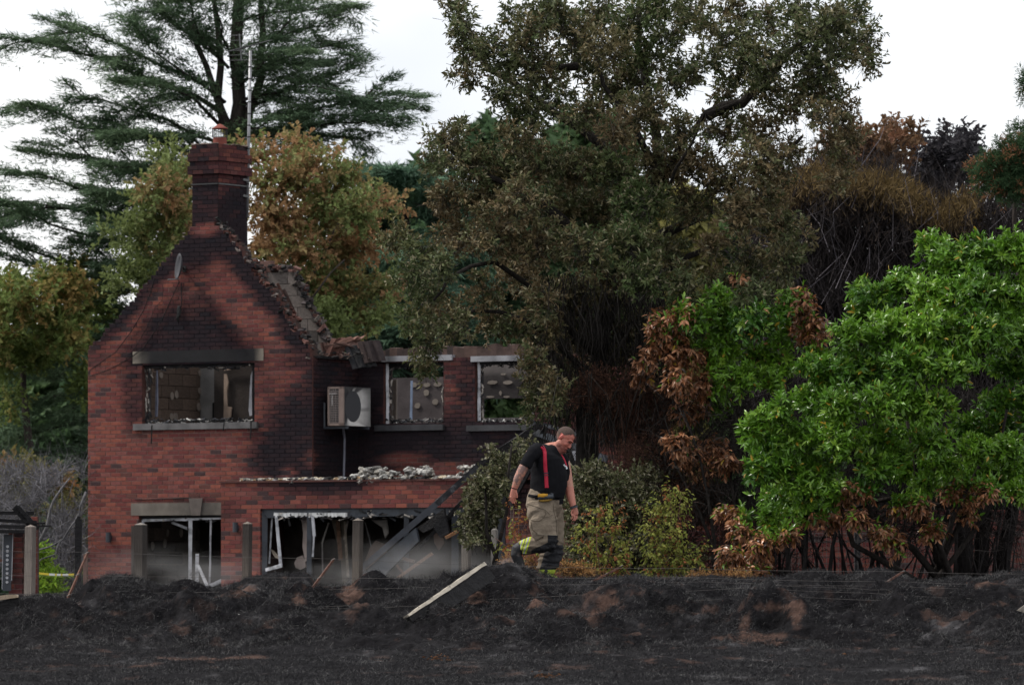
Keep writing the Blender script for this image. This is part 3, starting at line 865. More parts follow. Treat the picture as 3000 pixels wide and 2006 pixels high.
# ground-floor doors of the wing
frame_bar((417, 1523), (562, 1520), .12, .05); frame_bar((419, 1523), (419, 1612), .12, .05); frame_bar((558, 1520), (557, 1740), .12, .06)
frame_bar((562, 1520), (650, 1517), .12, .04); frame_bar((618, 1522), (614, 1710), .16, .03); frame_bar((578, 1622), (576, 1740), .02, .055)
frame_bar((580, 1655), (607, 1715), .0, .05); frame_bar((600, 1722), (650, 1700), .0, .06); frame_bar((430, 1530), (427, 1730), .3, .03)
frame_bar((505, 1530), (548, 1547), .3, .05); frame_bar((408, 1516), (650, 1511), .1, .04, m=M_CHAR, name='charred_frame')
MB().beam(hp(uz(396, 1540)[0], -.03, HZ0), hp(uz(396, 1540)[0], -.03, pZ(396, 1540)), .12, .1, (0.10, 0.085, 0.075)).build('door_jamb', M_TIMBER, house)
# windows of the long wall
for U_W in (U_W1, U_W2):
    for aa, bb_, zz0, zz1 in ((U_W[0] + .03, U_W[0] + .03, U_W[2], U_W[3]), (U_W[1] - .03, U_W[1] - .03, U_W[2], U_W[3])):
        MB().beam(hp(aa, VR + .08, zz0), hp(bb_, VR + .08, zz1), .05, .05, (0.2, 0.2, 0.2), up=(0, 1, .01), jit=.006).build('charred_frame', M_PVC if aa < U_W[0] + .1 else M_CHAR, house)
    MB().beam(hp(U_W[0], VR + .09, U_W[3] - .03), hp(U_W[1], VR + .09, U_W[3] - .03), .05, .05).build('charred_frame', M_CHAR, house)
def rdebris(name, u0, u1, v, z, n, parent=house, hgt=0.05, cols=None, dv=0.06, ln=0.12):
    b = MB()
    for _ in range(n):
        u = random.uniform(u0, u1); p = hp(u, v + random.uniform(-dv, dv), z + random.uniform(0, hgt))
        R = Matrix.Rotation(random.uniform(0, 6.3), 3, 'Z') @ Matrix.Rotation(random.uniform(-.6, .6), 3, 'X') @ Matrix.Rotation(random.uniform(-.5, .5), 3, 'Y')
        b.box(p, (random.uniform(.3, 1) * ln, random.uniform(.01, .03), random.uniform(.006, .02)), R, random.choice(cols or [(0.02, 0.02, 0.022)] * 4 + [(0.25, 0.24, 0.23), (0.08, 0.08, 0.09), (.4, .39, .37)]), jit=.006)
    return b.build(name, M_CHARA, parent, kind='stuff')
rdebris('sill_debris', W_UP[0], W_UP[1], 0.1, W_UP[2] + .02, 150, hgt=0.07, dv=.1)
rdebris('sill_debris', U_W1[0], U_W1[1], VR + .1, U_W1[2] + .02, 110, hgt=0.06, dv=.1)
rdebris('sill_debris', U_W2[0], U_W2[1], VR + .1, U_W2[2] + .02, 110, hgt=0.06, dv=.1)
def chips(name, u0, u1, z0, z1, v, n, pale=.3):
    b = MB()
    for _ in range(n):
        p = hp(random.uniform(u0, u1), v + random.uniform(-.03, .05), random.uniform(z0, z1))
        R = HROT @ Matrix.Rotation(random.gauss(0, .35), 3, 'Y') @ Matrix.Rotation(random.gauss(0, .5), 3, 'Z')
        vert = (z1 - z0) > (u1 - u0); L_ = random.uniform(.05, .17); w_ = random.uniform(.01, .03)
        b.box(p, (w_, .012, L_) if vert else (L_, .012, w_), R, (.42, .38, .34) if random.random() < pale else random.choice([(.02, .02, .022), (.04, .038, .04), (.09, .08, .075)]), jit=.008)
    return b.build(name, M_CHARA, house, kind='stuff')
for (a0, a1, zb0, zt0), vv in ((W_UP, .1), (U_W1, VR + .1), (U_W2, VR + .1)):
    chips('frame_remnants', a0, a0 + .1, zb0, zt0, vv, 46, .3); chips('frame_remnants', a1 - .08, a1, zb0, zt0, vv, 40, .45); chips('frame_remnants', a0, a1, zt0 - .09, zt0, vv, 70, .12)
# rear wall of the long room, with dabs, a far window and no roof above
VQ = 5.6
zq = pZ(1200, 1106, VQ)
b0, b1 = uz(1120, 1150, VQ)[0], uz(1410, 1150, VQ)[0]
wallpanel('rear_wall', b0 - .5, b1, VQ, HZ0, zq, (0.10, 0.085, 0.085), colfn=lambda x, y: .4 * sn(x, y, 25))
zt2 = pZ(1480, 1035, VQ); zs2 = pZ(1480, 1223, VQ); zh2 = pZ(1480, 1167, VQ)
c0, c1 = b1 + .002, uz(1600, 1150, VQ)[0]
wallpanel('rear_wall', c0, c1, VQ + .004, HZ0, zs2, (0.09, 0.08, 0.08))
wallpanel('rear_wall', c0, c1, VQ + .004, zh2, zt2, (0.13, 0.115, 0.11), colfn=lambda x, y: min(1, max(0, (y - 1085) / 20.)) * .8)
dabs([(1251, 1127, 11, 7), (1283, 1126, 12, 7), (1212, 1127, 11, 8), (1224, 1188, 9, 9), (1276, 1177, 9, 9), (1250, 1150, 9, 10), (1443, 1120, 16, 6), (1488, 1120, 15, 6), (1467, 1151, 4, 7), (1438, 1162, 12, 3), (1485, 1162, 10, 3), (1475, 1096, 8, 3)], VQ - .01)
strip([(1160, 1110), (1163, 1110), (1163, 1232), (1160, 1232)], VQ - 1, (0.14, 0.12, 0.11))
strip([(1203, 1115), (1207, 1115), (1205, 1235), (1200, 1235)], VQ - 1.2, (0.24, 0.30, 0.42), 'pipe')
strip([(1138, 1068), (1148, 1070), (1147, 1100), (1140, 1103)], VR + .3, (0.15, 0.12, 0.10)); strip([(1150, 1115), (1161, 1110), (1160, 1230), (1150, 1230)], VR + .5, (0.16, 0.13, 0.11))
strip([(1405, 1075), (1414, 1068), (1413, 1130), (1405, 1150)], VR + .3, (0.22, 0.19, 0.16)); strip([(1404, 1155), (1412, 1160), (1411, 1232), (1404, 1235)], VR + .3, (0.18, 0.14, 0.12))
for k, (x, y, w_, h_) in enumerate([(1137, 1152, 4, 10), (1137, 1210, 5, 12)]):
    dabs([(x, y, w_, h_)], VR + .26)
strip([(1556, 1190), (1566, 1180), (1567, 1236), (1554, 1236)], VR + .3, (0.24, 0.22, 0.21))

# chimney
VC0, VC1 = 0.30, 1.2
uc0, uc1 = uz(563, 560, VC0)[0], uz(639, 560, VC0)[0]
VC1 = VC0 + 0.90
zct = uz(639, 421, VC0)[1]; zcb = uz(639, 860, VC0)[1]
chim = MB().hexa([hp(uc0 + .03, VC0 + .03, zcb), hp(uc1 - .03, VC0 + .03, zcb), hp(uc1 - .03, VC1 - .03, zcb), hp(uc0 + .03, VC1 - .03, zcb)], [hp(uc0 + .03, VC0 + .03, zct - .01), hp(uc1 - .03, VC0 + .03, zct - .01), hp(uc1 - .03, VC1 - .03, zct - .01), hp(uc0 + .03, VC1 - .03, zct - .01)], (0.1, .05, .045)).build('chimney', M_BRICK, house)
def chim_face(P, a0, a1, soots):
    b = MB(); n = int((zct - zcb) / 0.075)
    for i in range(n):
        zb_ = zct - i * 0.075; za_ = zb_ - 0.075
        pr = 0.0
        py = YH - F * (((za_ + zb_) / 2) - CZ) / 102
        if 455 < py < 474: pr = 0.055
        elif 474 <= py < 492: pr = 0.03
        elif 492 <= py < 512: pr = 0.06
        elif py <= 455: pr = 0.01 if py < 443 else 0.03
        lo, hi = a0 - pr, a1 + pr
        b.hexa([P(lo + .003, za_, -pr), P(hi - .003, za_, -pr), P(hi - .003, zb_, -pr), P(lo + .003, zb_, -pr)], [P(lo + .003, za_, .06), P(hi - .003, za_, .06), P(hi - .003, zb_, .06), P(lo + .003, zb_, .06)], (0.03, .026, .027))
        k = -1; off = 0 if i % 2 else 0.1125
        while True:
            s0 = lo + off + k * 0.225; k += 1
            if s0 > hi: break
            f0, f1 = max(s0, lo) + .005, min(s0 + .225, hi) - .005
            if f1 - f0 < .02: continue
            cc = P((f0 + f1) / 2, (za_ + zb_) / 2, 0); x_, y_ = pixof(cc)
            s = soots(x_, y_) + random.uniform(-.08, .08)
            if random.random() < .12 and y_ < 560: s -= .15
            col = lerp3(brick_col(), SOOT, min(.96, max(0, s)))
            d = pr + .006 + random.uniform(-.003, .004)
            b.hexa([P(f0, za_ + .005, -d), P(f1, za_ + .005, -d), P(f1, zb_ - .005, -d), P(f0, zb_ - .005, -d)], [P(f0, za_ + .005, -pr + .004), P(f1, za_ + .005, -pr + .004), P(f1, zb_ - .005, -pr + .004), P(f0, zb_ - .005, -pr + .004)], col)
    return b.build('brickwork', M_BRICK, chim, kind='stuff')
chim_face(lambda a, z, d: hp(a, VC0 + d, z), uc0, uc1, lambda x, y: 0.84 + 0.14 * sm_(480, 560, y) - .12 * (sn(x, y, 14)))
chim_face(lambda a, z, d: hp(uc1 - d, a, z), VC0, VC1, lambda x, y: 0.46 + 0.46 * sm_(510, 590, y + (x - 680) * .8) + .15 * sn(x, y, 12) - .6 * sm_(690, 760, y) * sm_(690, 712, x))
mt = MB()
for k in range(26):
    mt.blob(hp(random.uniform(uc0, uc1), random.uniform(VC0, VC1), zct + .005), (.07, .07, .02), random.choice([(0.16, .12, .10), (.09, .07, .06), (.2, .17, .15)]))
mt.build('mortar_cap', M_ROOFDEBRIS, chim)
cpot = hp((uc0 + uc1) / 2, (VC0 + VC1) / 2, zct)
kp = 102.3 / F
MB().lathe(cpot, [(21 * kp, 0), (20 * kp, 12 * kp), (20 * kp, 22 * kp), (19 * kp, 24 * kp), (16 * kp, 24 * kp), (16 * kp, 4 * kp)], 20).build('chimney_pot', M_TERR, house, smooth=True)
cg = MB()
for k in range(18):
    a = 2 * math.pi * k / 18
    cg.tube([cpot + Vector((22 * kp * math.cos(a), 22 * kp * math.sin(a), 25 * kp)), cpot + Vector((22 * kp * math.cos(a), 22 * kp * math.sin(a), 50 * kp))], .0035, 4, (0.02, 0.02, 0.02))
for h in (25, 31, 37, 43, 50):
    cg.tube([cpot + Vector((22 * kp * math.cos(2 * math.pi * k / 18), 22 * kp * math.sin(2 * math.pi * k / 18), h * kp)) for k in range(19)], .006 if h in (25, 50) else .003, 4, (0.02, 0.02, 0.02))
cg.build('cowl_cage', M_METAL, house)
MB().lathe(cpot + Vector((0, 0, 49 * kp)), [(0.5 * kp, 15 * kp), (7 * kp, 13 * kp), (15 * kp, 7 * kp), (24 * kp, 2 * kp), (24 * kp, 0), (0.5 * kp, 1 * kp)], 20).build('cowl_cap', M_TERR, house, smooth=True)

# broken edge of the gable: tiles, mortar lumps, charred battens
edge = MB()
for side, seq in (('l', gab_px[:8]), ('r', gab_px[8:])):
    for (p, q) in zip(seq[:-1], seq[1:]):
        L_ = math.hypot(q[0] - p[0], q[1] - p[1]); m_ = int(L_ / (5 if side == 'l' else 3))
        for k in range(m_):
            t = k / m_; x, y = p[0] + (q[0] - p[0]) * t, p[1] + (q[1] - p[1]) * t
            u, z = uz(x, y)
            c = random.choice([(0.12, 0.055, 0.045), (.03, .028, .028), (.05, .04, .04), (.17, .14, .125), (.02, .02, .02), (.15, .07, .055)])
            sc_ = random.uniform(.4, .85) * (1 if side == 'r' else .6)
            R = Matrix.Rotation(random.uniform(0, 6), 3, 'Z') @ Matrix.Rotation(random.uniform(-.8, .8), 3, 'Y')
            edge.box(hp(u + random.uniform(-.05, .03), random.uniform(0.0, .3), z + random.uniform(-.05, .03)), (.14 * sc_, .09 * sc_, .04 * sc_), R, c, jit=.012)
for (p, q) in zip(rb_px[:-1], rb_px[1:]):
    for k in range(int(math.hypot(q[0] - p[0], q[1] - p[1]) / 3)):
        t = random.random(); u, z = uz(p[0] + (q[0] - p[0]) * t, p[1] + (q[1] - p[1]) * t, VB - .05)
        R = Matrix.Rotation(random.uniform(0, 6), 3, 'Z') @ Matrix.Rotation(random.uniform(-.8, .8), 3, 'Y')
        edge.box(hp(u + random.uniform(-.08, .02), VB + random.uniform(-.1, .1), z + random.uniform(-.06, .03)), (random.uniform(.06, .16), .08, .04), R, random.choice([(0.12, 0.06, 0.05), (.05, .04, .04), (.10, .085, .075), (.02, .02, .02)]), jit=.012)
edge.build('broken_verge', M_CHARA, house, kind='stuff')

# roof tiles slid down above the recess, each a part
def roof_tile(c, ax, ay, L_, W_, col, wave=0.03):
    """c centre, ax along, ay across"""
    ax, ay = Vector(ax).normalized(), Vector(ay).normalized(); nn = ax.cross(ay).normalized()
    vs, fs = [], []
    n = 8
    for j, s in enumerate((-.5, .5)):
        for lay in (0, 1):
            for k in range(n + 1):
                t = k / n - .5
                vs.append(Vector(c) + ax * (s * L_) + ay * (t * W_) + nn * (wave * math.cos(t * 4 * math.pi) + (.012 if lay else 0)))
    m_ = n + 1
    for k in range(n):
        fs += [(k, k + 1, 2 * m_ + k + 1, 2 * m_ + k), (m_ + k, 3 * m_ + k, 3 * m_ + k + 1, m_ + k + 1), (k, m_ + k, m_ + k + 1, k + 1), (2 * m_ + k, 2 * m_ + k + 1, 3 * m_ + k + 1, 3 * m_ + k)]
    fs += [(0, 2 * m_, 3 * m_, m_), (n, m_ + n, 3 * m_ + n, 2 * m_ + n)]
    MB().add(vs, fs, col).build('roof_tile', M_TILE, house)
for (x, y, dx, dy, ln, w_, col) in [(985, 1022, .5, -1, .42, .33, (.15, .075, .06)), (1005, 1010, 1, -.1, .42, .3, (.2, .12, .10)), (1030, 1012, 1, .2, .42, .3, (.13, .08, .07)), (1048, 1046, -.45, -1, .42, .33, (.03, .03, .034)), (1065, 1042, -.45, -1, .42, .33, (.028, .028, .03)),
                                     (1082, 1030, -.4, -1, .40, .3, (.05, .035, .033)), (1098, 1028, -.35, -1, .38, .28, (.04, .03, .03)), (1022, 1000, 1, -.3, .4, .25, (.17, .09, .07)), (815, 862, .55, 1, .42, .2, (.16, .085, .07)), (830, 880, .55, 1, .42, .25, (.09, .06, .055)), (842, 905, .6, 1, .4, .2, (.12, .07, .06)),
                                     (960, 1035, .4, 1, .4, .15, (.11, .06, .05))]:
    u, z = uz(x, y, .7)
    roof_tile(hp(u, .7, z), hp(dx, 0, 0) - hp(0, 0, 0) + Vector((0, 0, -dy)), hp(1, .5, 0) - hp(0, 0, 0) + Vector((0, 0, .1)), ln, w_, col)
rdebris('roof_debris', pU(900, .4), pU(1110, .9), .7, pZ(1000, 1052, .7), 90, hgt=.12, dv=.4, cols=[(.03, .028, .028), (.1, .06, .05), (.16, .12, .1), (.02, .02, .02)])
# eaves course on the set-back corner
MB().beam(hp(.0, VR - .05, EAVR + .02), hp(U_W1[0] - .1, VR - .05, EAVR + .02), .1, .04, jit=.006).build('charred_wall_plate', M_CHAR, house)
MB().beam(hp(.0, .1, EAVR + .02), hp(.0, VR, EAVR + .02), .1, .04, jit=.006).build('charred_wall_plate', M_CHAR, house)

# ------------------------------------------------------------------ the single-storey extension (part of the house)
VE = -1.5
UE0, UE1 = pU(648, VE), pU(1900, VE)
ZE = uz(760, 1413, VE)[1]
E_OP = (pU(763, VE), pU(1482, VE), HZ0 - .3, uz(1000, 1484, VE)[1])
def ext_iv(z):
    iv = [(UE0, UE1)]
    a0, a1, z0, z1 = E_OP
    if z0 < z < z1: iv = [(UE0, a0), (a1, UE1)]
    return iv
ne = round((ZE - zc0) / .075)
zvis = pZ(700, 1745, VE)
PE = lambda a, z, d: hp(a, VE + d, z)
wall_e = brick_wall(house, PE, ext_iv, ZE - ne * .075, ZE, 'extension_wall', thick=0.3, pieces=lambda a, z: z > zvis and a < pU(1440, VE), rotz=-TH, extra=0.12)
# left return wall of the extension, roof slab with ash and rubble
MB().hexa([hp(UE0 + .02, VE + .3, HZ0 - .1), hp(UE0 + .28, VE + .3, HZ0 - .1), hp(UE0 + .28, -.01, HZ0 - .1), hp(UE0 + .02, -.01, HZ0 - .1)], [hp(UE0 + .02, VE + .3, ZE), hp(UE0 + .28, VE + .3, ZE), hp(UE0 + .28, -.01, ZE), hp(UE0 + .02, -.01, ZE)], (0.06, 0.03, 0.028)).build('return_wall', M_BRICK, house)
MB().hexa([hp(UE0 + .3, VE + .3, ZE - .22), hp(UE1, VE + .3, ZE - .22), hp(UE1, VR - .01, ZE - .22), hp(UE0 + .3, VR - .01, ZE - .22)], [hp(UE0 + .3, VE + .3, ZE - .05), hp(UE1, VE + .3, ZE - .05), hp(UE1, VR - .01, ZE - .05), hp(UE0 + .3, VR - .01, ZE - .05)], (0.05, 0.045, 0.04)).build('flat_roof', M_INNER, house)
cop = MB(); rk = MB()
random.seed(5)
ua, ub = pU(700, VE), pU(1480, VE)
for k in range(900):
    u = random.uniform(ua, ub); px = pixof(hp(u, VE, ZE))[0]
    r = random.uniform(.02, .055)
    c = random.choice([(.50, .47, .42), (.45, .38, .28), (.36, .34, .30), (.25, .24, .22), (.045, .04, .04), (.30, .21, .13), (.02, .02, .02), (.33, .33, .34), (.12, .11, .1)])
    rk.blob(hp(u, VE + random.uniform(.02, .25), ZE + .03 + r * .35), (r * random.uniform(.8, 1.8), r, r * random.uniform(.4, .8)), c, jit=.4, n=6, m=4)
heaps = [(1045, 1398, 22, 22), (1070, 1388, 26, 30), (1095, 1385, 24, 30), (1120, 1382, 18, 26), (1160, 1392, 26, 20), (1205, 1386, 16, 26), (1235, 1378, 26, 26), (1250, 1382, 18, 24), (1090, 1410, 10, 12), (1100, 1416, 12, 12), (1360, 1378, 18, 20), (1395, 1372, 10, 14), (1300, 1402, 30, 10), (1185, 1400, 14, 12), (860, 1408, 18, 6), (1330, 1398, 20, 8)]
for (x, y, w_, h_) in heaps:
    for _ in range(16):
        v_ = VE + random.uniform(-.02, .3)
        u, z = uz(x + random.uniform(-.8, .8) * w_, y + random.uniform(-.5, .6) * h_, v_)
        if z < ZE - .02 and random.random() < .75: z = ZE + .01
        r = random.uniform(.025, .065)
        R = Matrix.Rotation(random.uniform(0, 6), 3, 'Z') @ Matrix.Rotation(random.uniform(-.8, .8), 3, 'Y')
        c = random.choice([(.34, .33, .31), (.22, .21, .20), (.42, .41, .39), (.09, .085, .08), (.3, .28, .25)])
        rk.blob(hp(u, v_, z), (r * 1.2, r, r * .6), c, jit=.5, n=7, m=4, rot=R)
rk.build('ash_rubble', M_ROOFDEBRIS, house, kind='stuff')
cb = MB()
cb.hexa([hp(UE0 - .02, VE - .03, ZE), hp(UE1, VE - .03, ZE), hp(UE1, VE + .3, ZE), hp(UE0 - .02, VE + .3, ZE)], [hp(UE0 - .02, VE - .03, ZE + .03), hp(UE1, VE - .03, ZE + .03), hp(UE1, VE + .3, ZE + .03), hp(UE0 - .02, VE + .3, ZE + .03)], (0.10, 0.05, 0.045)).build('coping', M_BRICK, house)
# anthracite glazing frame
def eb(pa, pb, w, v=VE + .1, name='glazing_frame', m=M_SLATE, d=.09, jit=0.0):
    return frame_bar(pa, pb, v, w, name, m, house, d, jit)
eb((763, 1497), (1480, 1486), .15)
for x, w_ in ((774, .12), (907, .085), (1051, .12), (1191, .085), (1334, .12), (1470, .12)):
    eb((x, 1500), (x - 2, 1745), w_)
eb((785, 1512), (1330, 1505), .05)
chips('frame_remnants', D_LO[0], UE0, D_LO[3] - .08, D_LO[3], .12, 60, .3)
chips('frame_remnants', pU(785, VE), pU(1340, VE), pZ(1000, 1520, VE), pZ(1000, 1498, VE), VE + .06, 110, .3)
# melted white plastic along the head
for k, (x0, x1) in enumerate([(803, 900), (905, 1018)]):
    b = MB(); n = 22
    for i in range(n):
        xa, xb = x0 + (x1 - x0) * i / n, x0 + (x1 - x0) * (i + 1) / n
        ua_, za_ = uz(xa, 1501, VE + .03); ub_, _ = uz(xb, 1501, VE + .03); h = random.uniform(.035, .07) + .01
        b.hexa([hp(ua_, VE + .02, za_ - h), hp(ub_, VE + .02, za_ - h * random.uniform(.8, 1.2)), hp(ub_, VE + .02, za_), hp(ua_, VE + .02, za_)], [hp(ua_, VE + .05, za_ - h), hp(ub_, VE + .05, za_ - h), hp(ub_, VE + .05, za_), hp(ua_, VE + .05, za_)], (random.choice([.55, .5, .6, .35]),) * 3)
    b.build('melted_trim', M_STONE, house)
eb((809, 1512), (823, 1655), .05, VE + .04, 'broken_sash', M_PVC, .03, .006); eb((779, 1668), (826, 1655), .06, VE + .03, 'broken_sash', M_PVC, .03, .006)
eb((797, 1515), (789, 1650), .025, VE + .2, 'broken_sash', M_PVC, .03, .004); eb((916, 1508), (921, 1570), .05, VE + .05, 'broken_sash', M_PVC, .03, .004); eb((920, 1570), (916, 1630), .03, VE + .05, 'broken_sash', M_PVC, .03, .004)
# interior of the extension
zc_ = HZ0
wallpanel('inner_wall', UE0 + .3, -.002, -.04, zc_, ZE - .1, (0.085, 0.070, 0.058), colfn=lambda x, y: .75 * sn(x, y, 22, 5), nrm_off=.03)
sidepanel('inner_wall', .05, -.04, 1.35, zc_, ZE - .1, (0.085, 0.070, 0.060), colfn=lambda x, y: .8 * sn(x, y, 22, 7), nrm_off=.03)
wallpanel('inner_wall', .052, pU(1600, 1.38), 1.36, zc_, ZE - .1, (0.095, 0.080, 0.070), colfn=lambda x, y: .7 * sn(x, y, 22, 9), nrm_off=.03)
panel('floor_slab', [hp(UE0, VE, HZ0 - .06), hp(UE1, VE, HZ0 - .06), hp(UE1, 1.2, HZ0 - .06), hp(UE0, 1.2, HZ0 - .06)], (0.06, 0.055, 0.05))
strip([(879, 1510), (901, 1512), (899, 1640), (894, 1645), (886, 1600), (888, 1560), (884, 1530)], VE + .5, (0.38, 0.31, 0.28))
strip([(862, 1648), (870, 1632), (885, 1626), (893, 1640), (896, 1660), (880, 1668), (866, 1662)], VE + .6, (0.38, 0.31, 0.28))
strip([(792, 1608), (800, 1612), (814, 1628), (815, 1636), (808, 1634), (800, 1624)], VE + .3, (0.50, 0.42, 0.33))
strip([(1085, 1520), (1100, 1523), (1132, 1522), (1137, 1560), (1128, 1575), (1120, 1545), (1098, 1530)], VE + .8, (0.34, 0.31, 0.28))
strip([(1070, 1640), (1085, 1600), (1100, 1583), (1125, 1593), (1135, 1625), (1120, 1700), (1070, 1715)], VE + .9, (0.16, 0.12, 0.10), 'fallen_plaster')
strip([(1270, 1560), (1295, 1562), (1300, 1590), (1285, 1610), (1272, 1590)], VE + .9, (0.16, 0.11, 0.09), 'fallen_plaster')
for a, b_, w_, c in [((963, 1530), (944, 1590), .03, (.26, .24, .22)), ((944, 1590), (946, 1690), .02, (.2, .18, .17)), ((1010, 1525), (1020, 1690), .04, (.22, .18, .14)), ((990, 1525), (998, 1640), .07, (.14, .08, .05)), ((1019, 1525), (1008, 1580), .03, (.2, .17, .15)), ((845, 1520), (850, 1540), .03, (.3, .3, .3)), ((1070, 1530), (1088, 1600), .02, (.15, .14, .14)), ((1200, 1700), (1150, 1640), .04, (.14, .08, .06))]:
    uA, zA = uz(*a, VE + .7); uB, zB = uz(*b_, VE + .7)
    MB().beam(hp(uA, VE + .7, zA), hp(uB, VE + .7, zB), w_, .03, c, up=(0, 1, .01), jit=.005).build('hanging_remnant', M_CHARA, house)
# curtain of scorched cloth
strip([(970, 1520), (1015, 1522), (1012, 1600), (1016, 1700), (1004, 1715), (998, 1640), (985, 1580)], VE + .75, (0.10, 0.082, 0.062), 'scorched_board')
b = MB()
for _ in range(160):
    u = random.uniform(pU(780, VE), pU(1460, VE)); p = hp(u, VE + random.uniform(.3, 2.2), HZ0 + abs(random.gauss(0, .35)))
    R = Matrix.Rotation(random.uniform(0, 6), 3, 'Z') @ Matrix.Rotation(random.uniform(-.9, .9), 3, 'Y')
    b.box(p, (random.uniform(.1, .8), random.uniform(.04, .2), random.uniform(.02, .06)), R, random.choice([(.02, .02, .02), (.06, .05, .045), (.10, .07, .055), (.14, .13, .12), (.03, .03, .03)]), jit=.02)
b.build('room_debris', M_CHARA, house, kind='stuff')
# sloping eaves board and rafters of the collapsed lean-to
def hbeam(pa, va, pb, vb, w, h, name, m=M_CHAR, col=(.3, .3, .3), jit=.01, parent=None, up=(0, 1, 0.01)):
    uA, zA = uz(*pa, va); uB, zB = uz(*pb, vb)
    return MB().beam(hp(uA, va, zA), hp(uB, vb, zB), w, h, col, up=up, jit=jit).build(name, m, parent)
lean = thing('collapsed_roof', hp(pU(1200, VE - .6), VE - .6, HZ0), 'collapsed lean-to roof, its long slate grey edge board sloping down across the glazed doors', 'roof')
M_BOARD = mat('grey_edge_board', (0.085, 0.090, 0.105), rough=0.5, spec=0.45, noise=.25, nscale=6, dark=(.03, .03, .033), dscale=3, dmin=.5, dmax=.7)
hbeam((1050, 1672), VE - .55, (1280, 1474), VE - .5, .10, .06, 'edge_board', M_BOARD, jit=0, parent=lean)
hbeam((1280, 1474), VE - .5, (1400, 1366), VE - .45, .10, .06, 'edge_board', mat('charred_edge', (.05, .05, .055), rough=.5, noise=.5, nscale=6, dark=(.3, .3, .32), dscale=6, dmin=.52, dmax=.7), jit=.008, parent=lean)
hbeam((1400, 1366), VE - .45, (1585, 1240), VE - .4, .11, .07, 'charred_rafter', jit=.012, parent=lean)
u_, z_ = uz, None
def quadpanel(pp, v, name, col, m, parent, d=.05):
    q = [hp(uz(x, y, v)[0], v, uz(x, y, v)[1]) for x, y in pp]; off = Vector((SU, CU, 0)) * d; n = len(q)
    return MB().add(q + [p + off for p in q], [tuple(range(n)), tuple(range(2 * n - 1, n - 1, -1))] + [(k, (k + 1) % n, (k + 1) % n + n, k + n) for k in range(n)], col).build(name, m, parent)
quadpanel([(1058, 1680), (1218, 1545), (1226, 1585), (1130, 1680), (1120, 1730), (1058, 1730)], VE - .5, 'soffit_board', (.05, .055, .068), M_SLATE, lean)
quadpanel([(1222, 1545), (1300, 1490), (1315, 1560), (1290, 1575), (1270, 1545), (1240, 1560)], VE - .42, 'charred_sheet', (.02, .02, .02), M_CHAR, lean)
quadpanel([(1400, 1380), (1480, 1310), (1560, 1270), (1580, 1330), (1500, 1480), (1440, 1470)], VE - .3, 'charred_sheet', (.02, .02, .02), M_CHAR, lean)
for a, b_, w_ in (((1230, 1600), (1330, 1500), .06), ((1250, 1580), (1380, 1440), .05), ((1330, 1560), (1440, 1400), .07)):
    hbeam(a, VE - .35, b_, VE - .3, w_, .05, 'charred_rafter', parent=lean)
hbeam((1165, 1692), VE - .6, (1266, 1620), VE - .5, .055, .04, 'splintered_plank', M_TIMBER, (.20, .115, .075), jit=.006, parent=lean)
hbeam((1305, 1575), VE - .6, (1342, 1556), VE - .5, .06, .04, 'splintered_plank', M_TIMBER, (.24, .12, .06), jit=.006, parent=lean)
hbeam((1180, 1635), VE - .6, (1215, 1645), VE - .5, .05, .04, 'splintered_plank', M_TIMBER, (.12, .08, .065), jit=.006, parent=lean)
# right half, behind the tree trunk
for k, (a, b_, w_) in enumerate((((1560, 1235), (1790, 1300), .07), ((1560, 1262), (1780, 1345), .10), ((1640, 1300), (1800, 1390), .08), ((1600, 1250), (1500, 1420), .08), ((1660, 1290), (1640, 1450), .08), ((1720, 1300), (1780, 1440), .07))):
    hbeam(a, VE - .3, b_, VE - .2, w_, .05, 'charred_rafter', m=M_SLATE if k < 2 else M_CHAR, parent=lean)
quadpanel([(1560, 1265), (1690, 1300), (1790, 1360), (1790, 1440), (1560, 1440)], VE - .1, 'charred_sheet', (.02, .02, .02), M_CHAR, lean)
hbeam((1736, 1342), VE - .5, (1752, 1362), VE - .5, .05, .03, 'splintered_plank', M_TIMBER, (.60, .42, .26), jit=.006, parent=lean)
hbeam((1682, 1320), VE - .5, (1690, 1348), VE - .5, .05, .03, 'ash_scrap', M_STONE, (.45, .45, .48), jit=.01, parent=lean)

# ------------------------------------------------------------------ things fixed to the house
ac = thing('air_conditioner', hp(.1, .3, pZ(980, 1250, .3)), 'scorched air conditioning unit with its fan cover melted white, on the recessed side wall', 'air conditioner')
a_v0 = h_vz(1006, 1150, .47)[0]; a_v1 = a_v0 + .85
aU0, aU1 = .15, .47
aZ0, aZ1 = h_vz(1006, 1246, .47)[1], h_vz(1006, 1132, .47)[1]
M_CASE = mat('scorched_case', (0.27, 0.20, 0.17), rough=.6, noise=.2, nscale=7)
MB().hexa([hp(aU0, a_v0 + .02, aZ0), hp(aU1 - .02, a_v0 + .02, aZ0), hp(aU1 - .02, a_v1, aZ0), hp(aU0, a_v1, aZ0)], [hp(aU0, a_v0 + .02, aZ1), hp(aU1 - .02, a_v0 + .02, aZ1), hp(aU1 - .02, a_v1, aZ1), hp(aU0, a_v1, aZ1)], (.05, .05, .05)).build('case_body', mat('ac_inside', (.045, .045, .05), rough=.7), ac)
fr = MB()
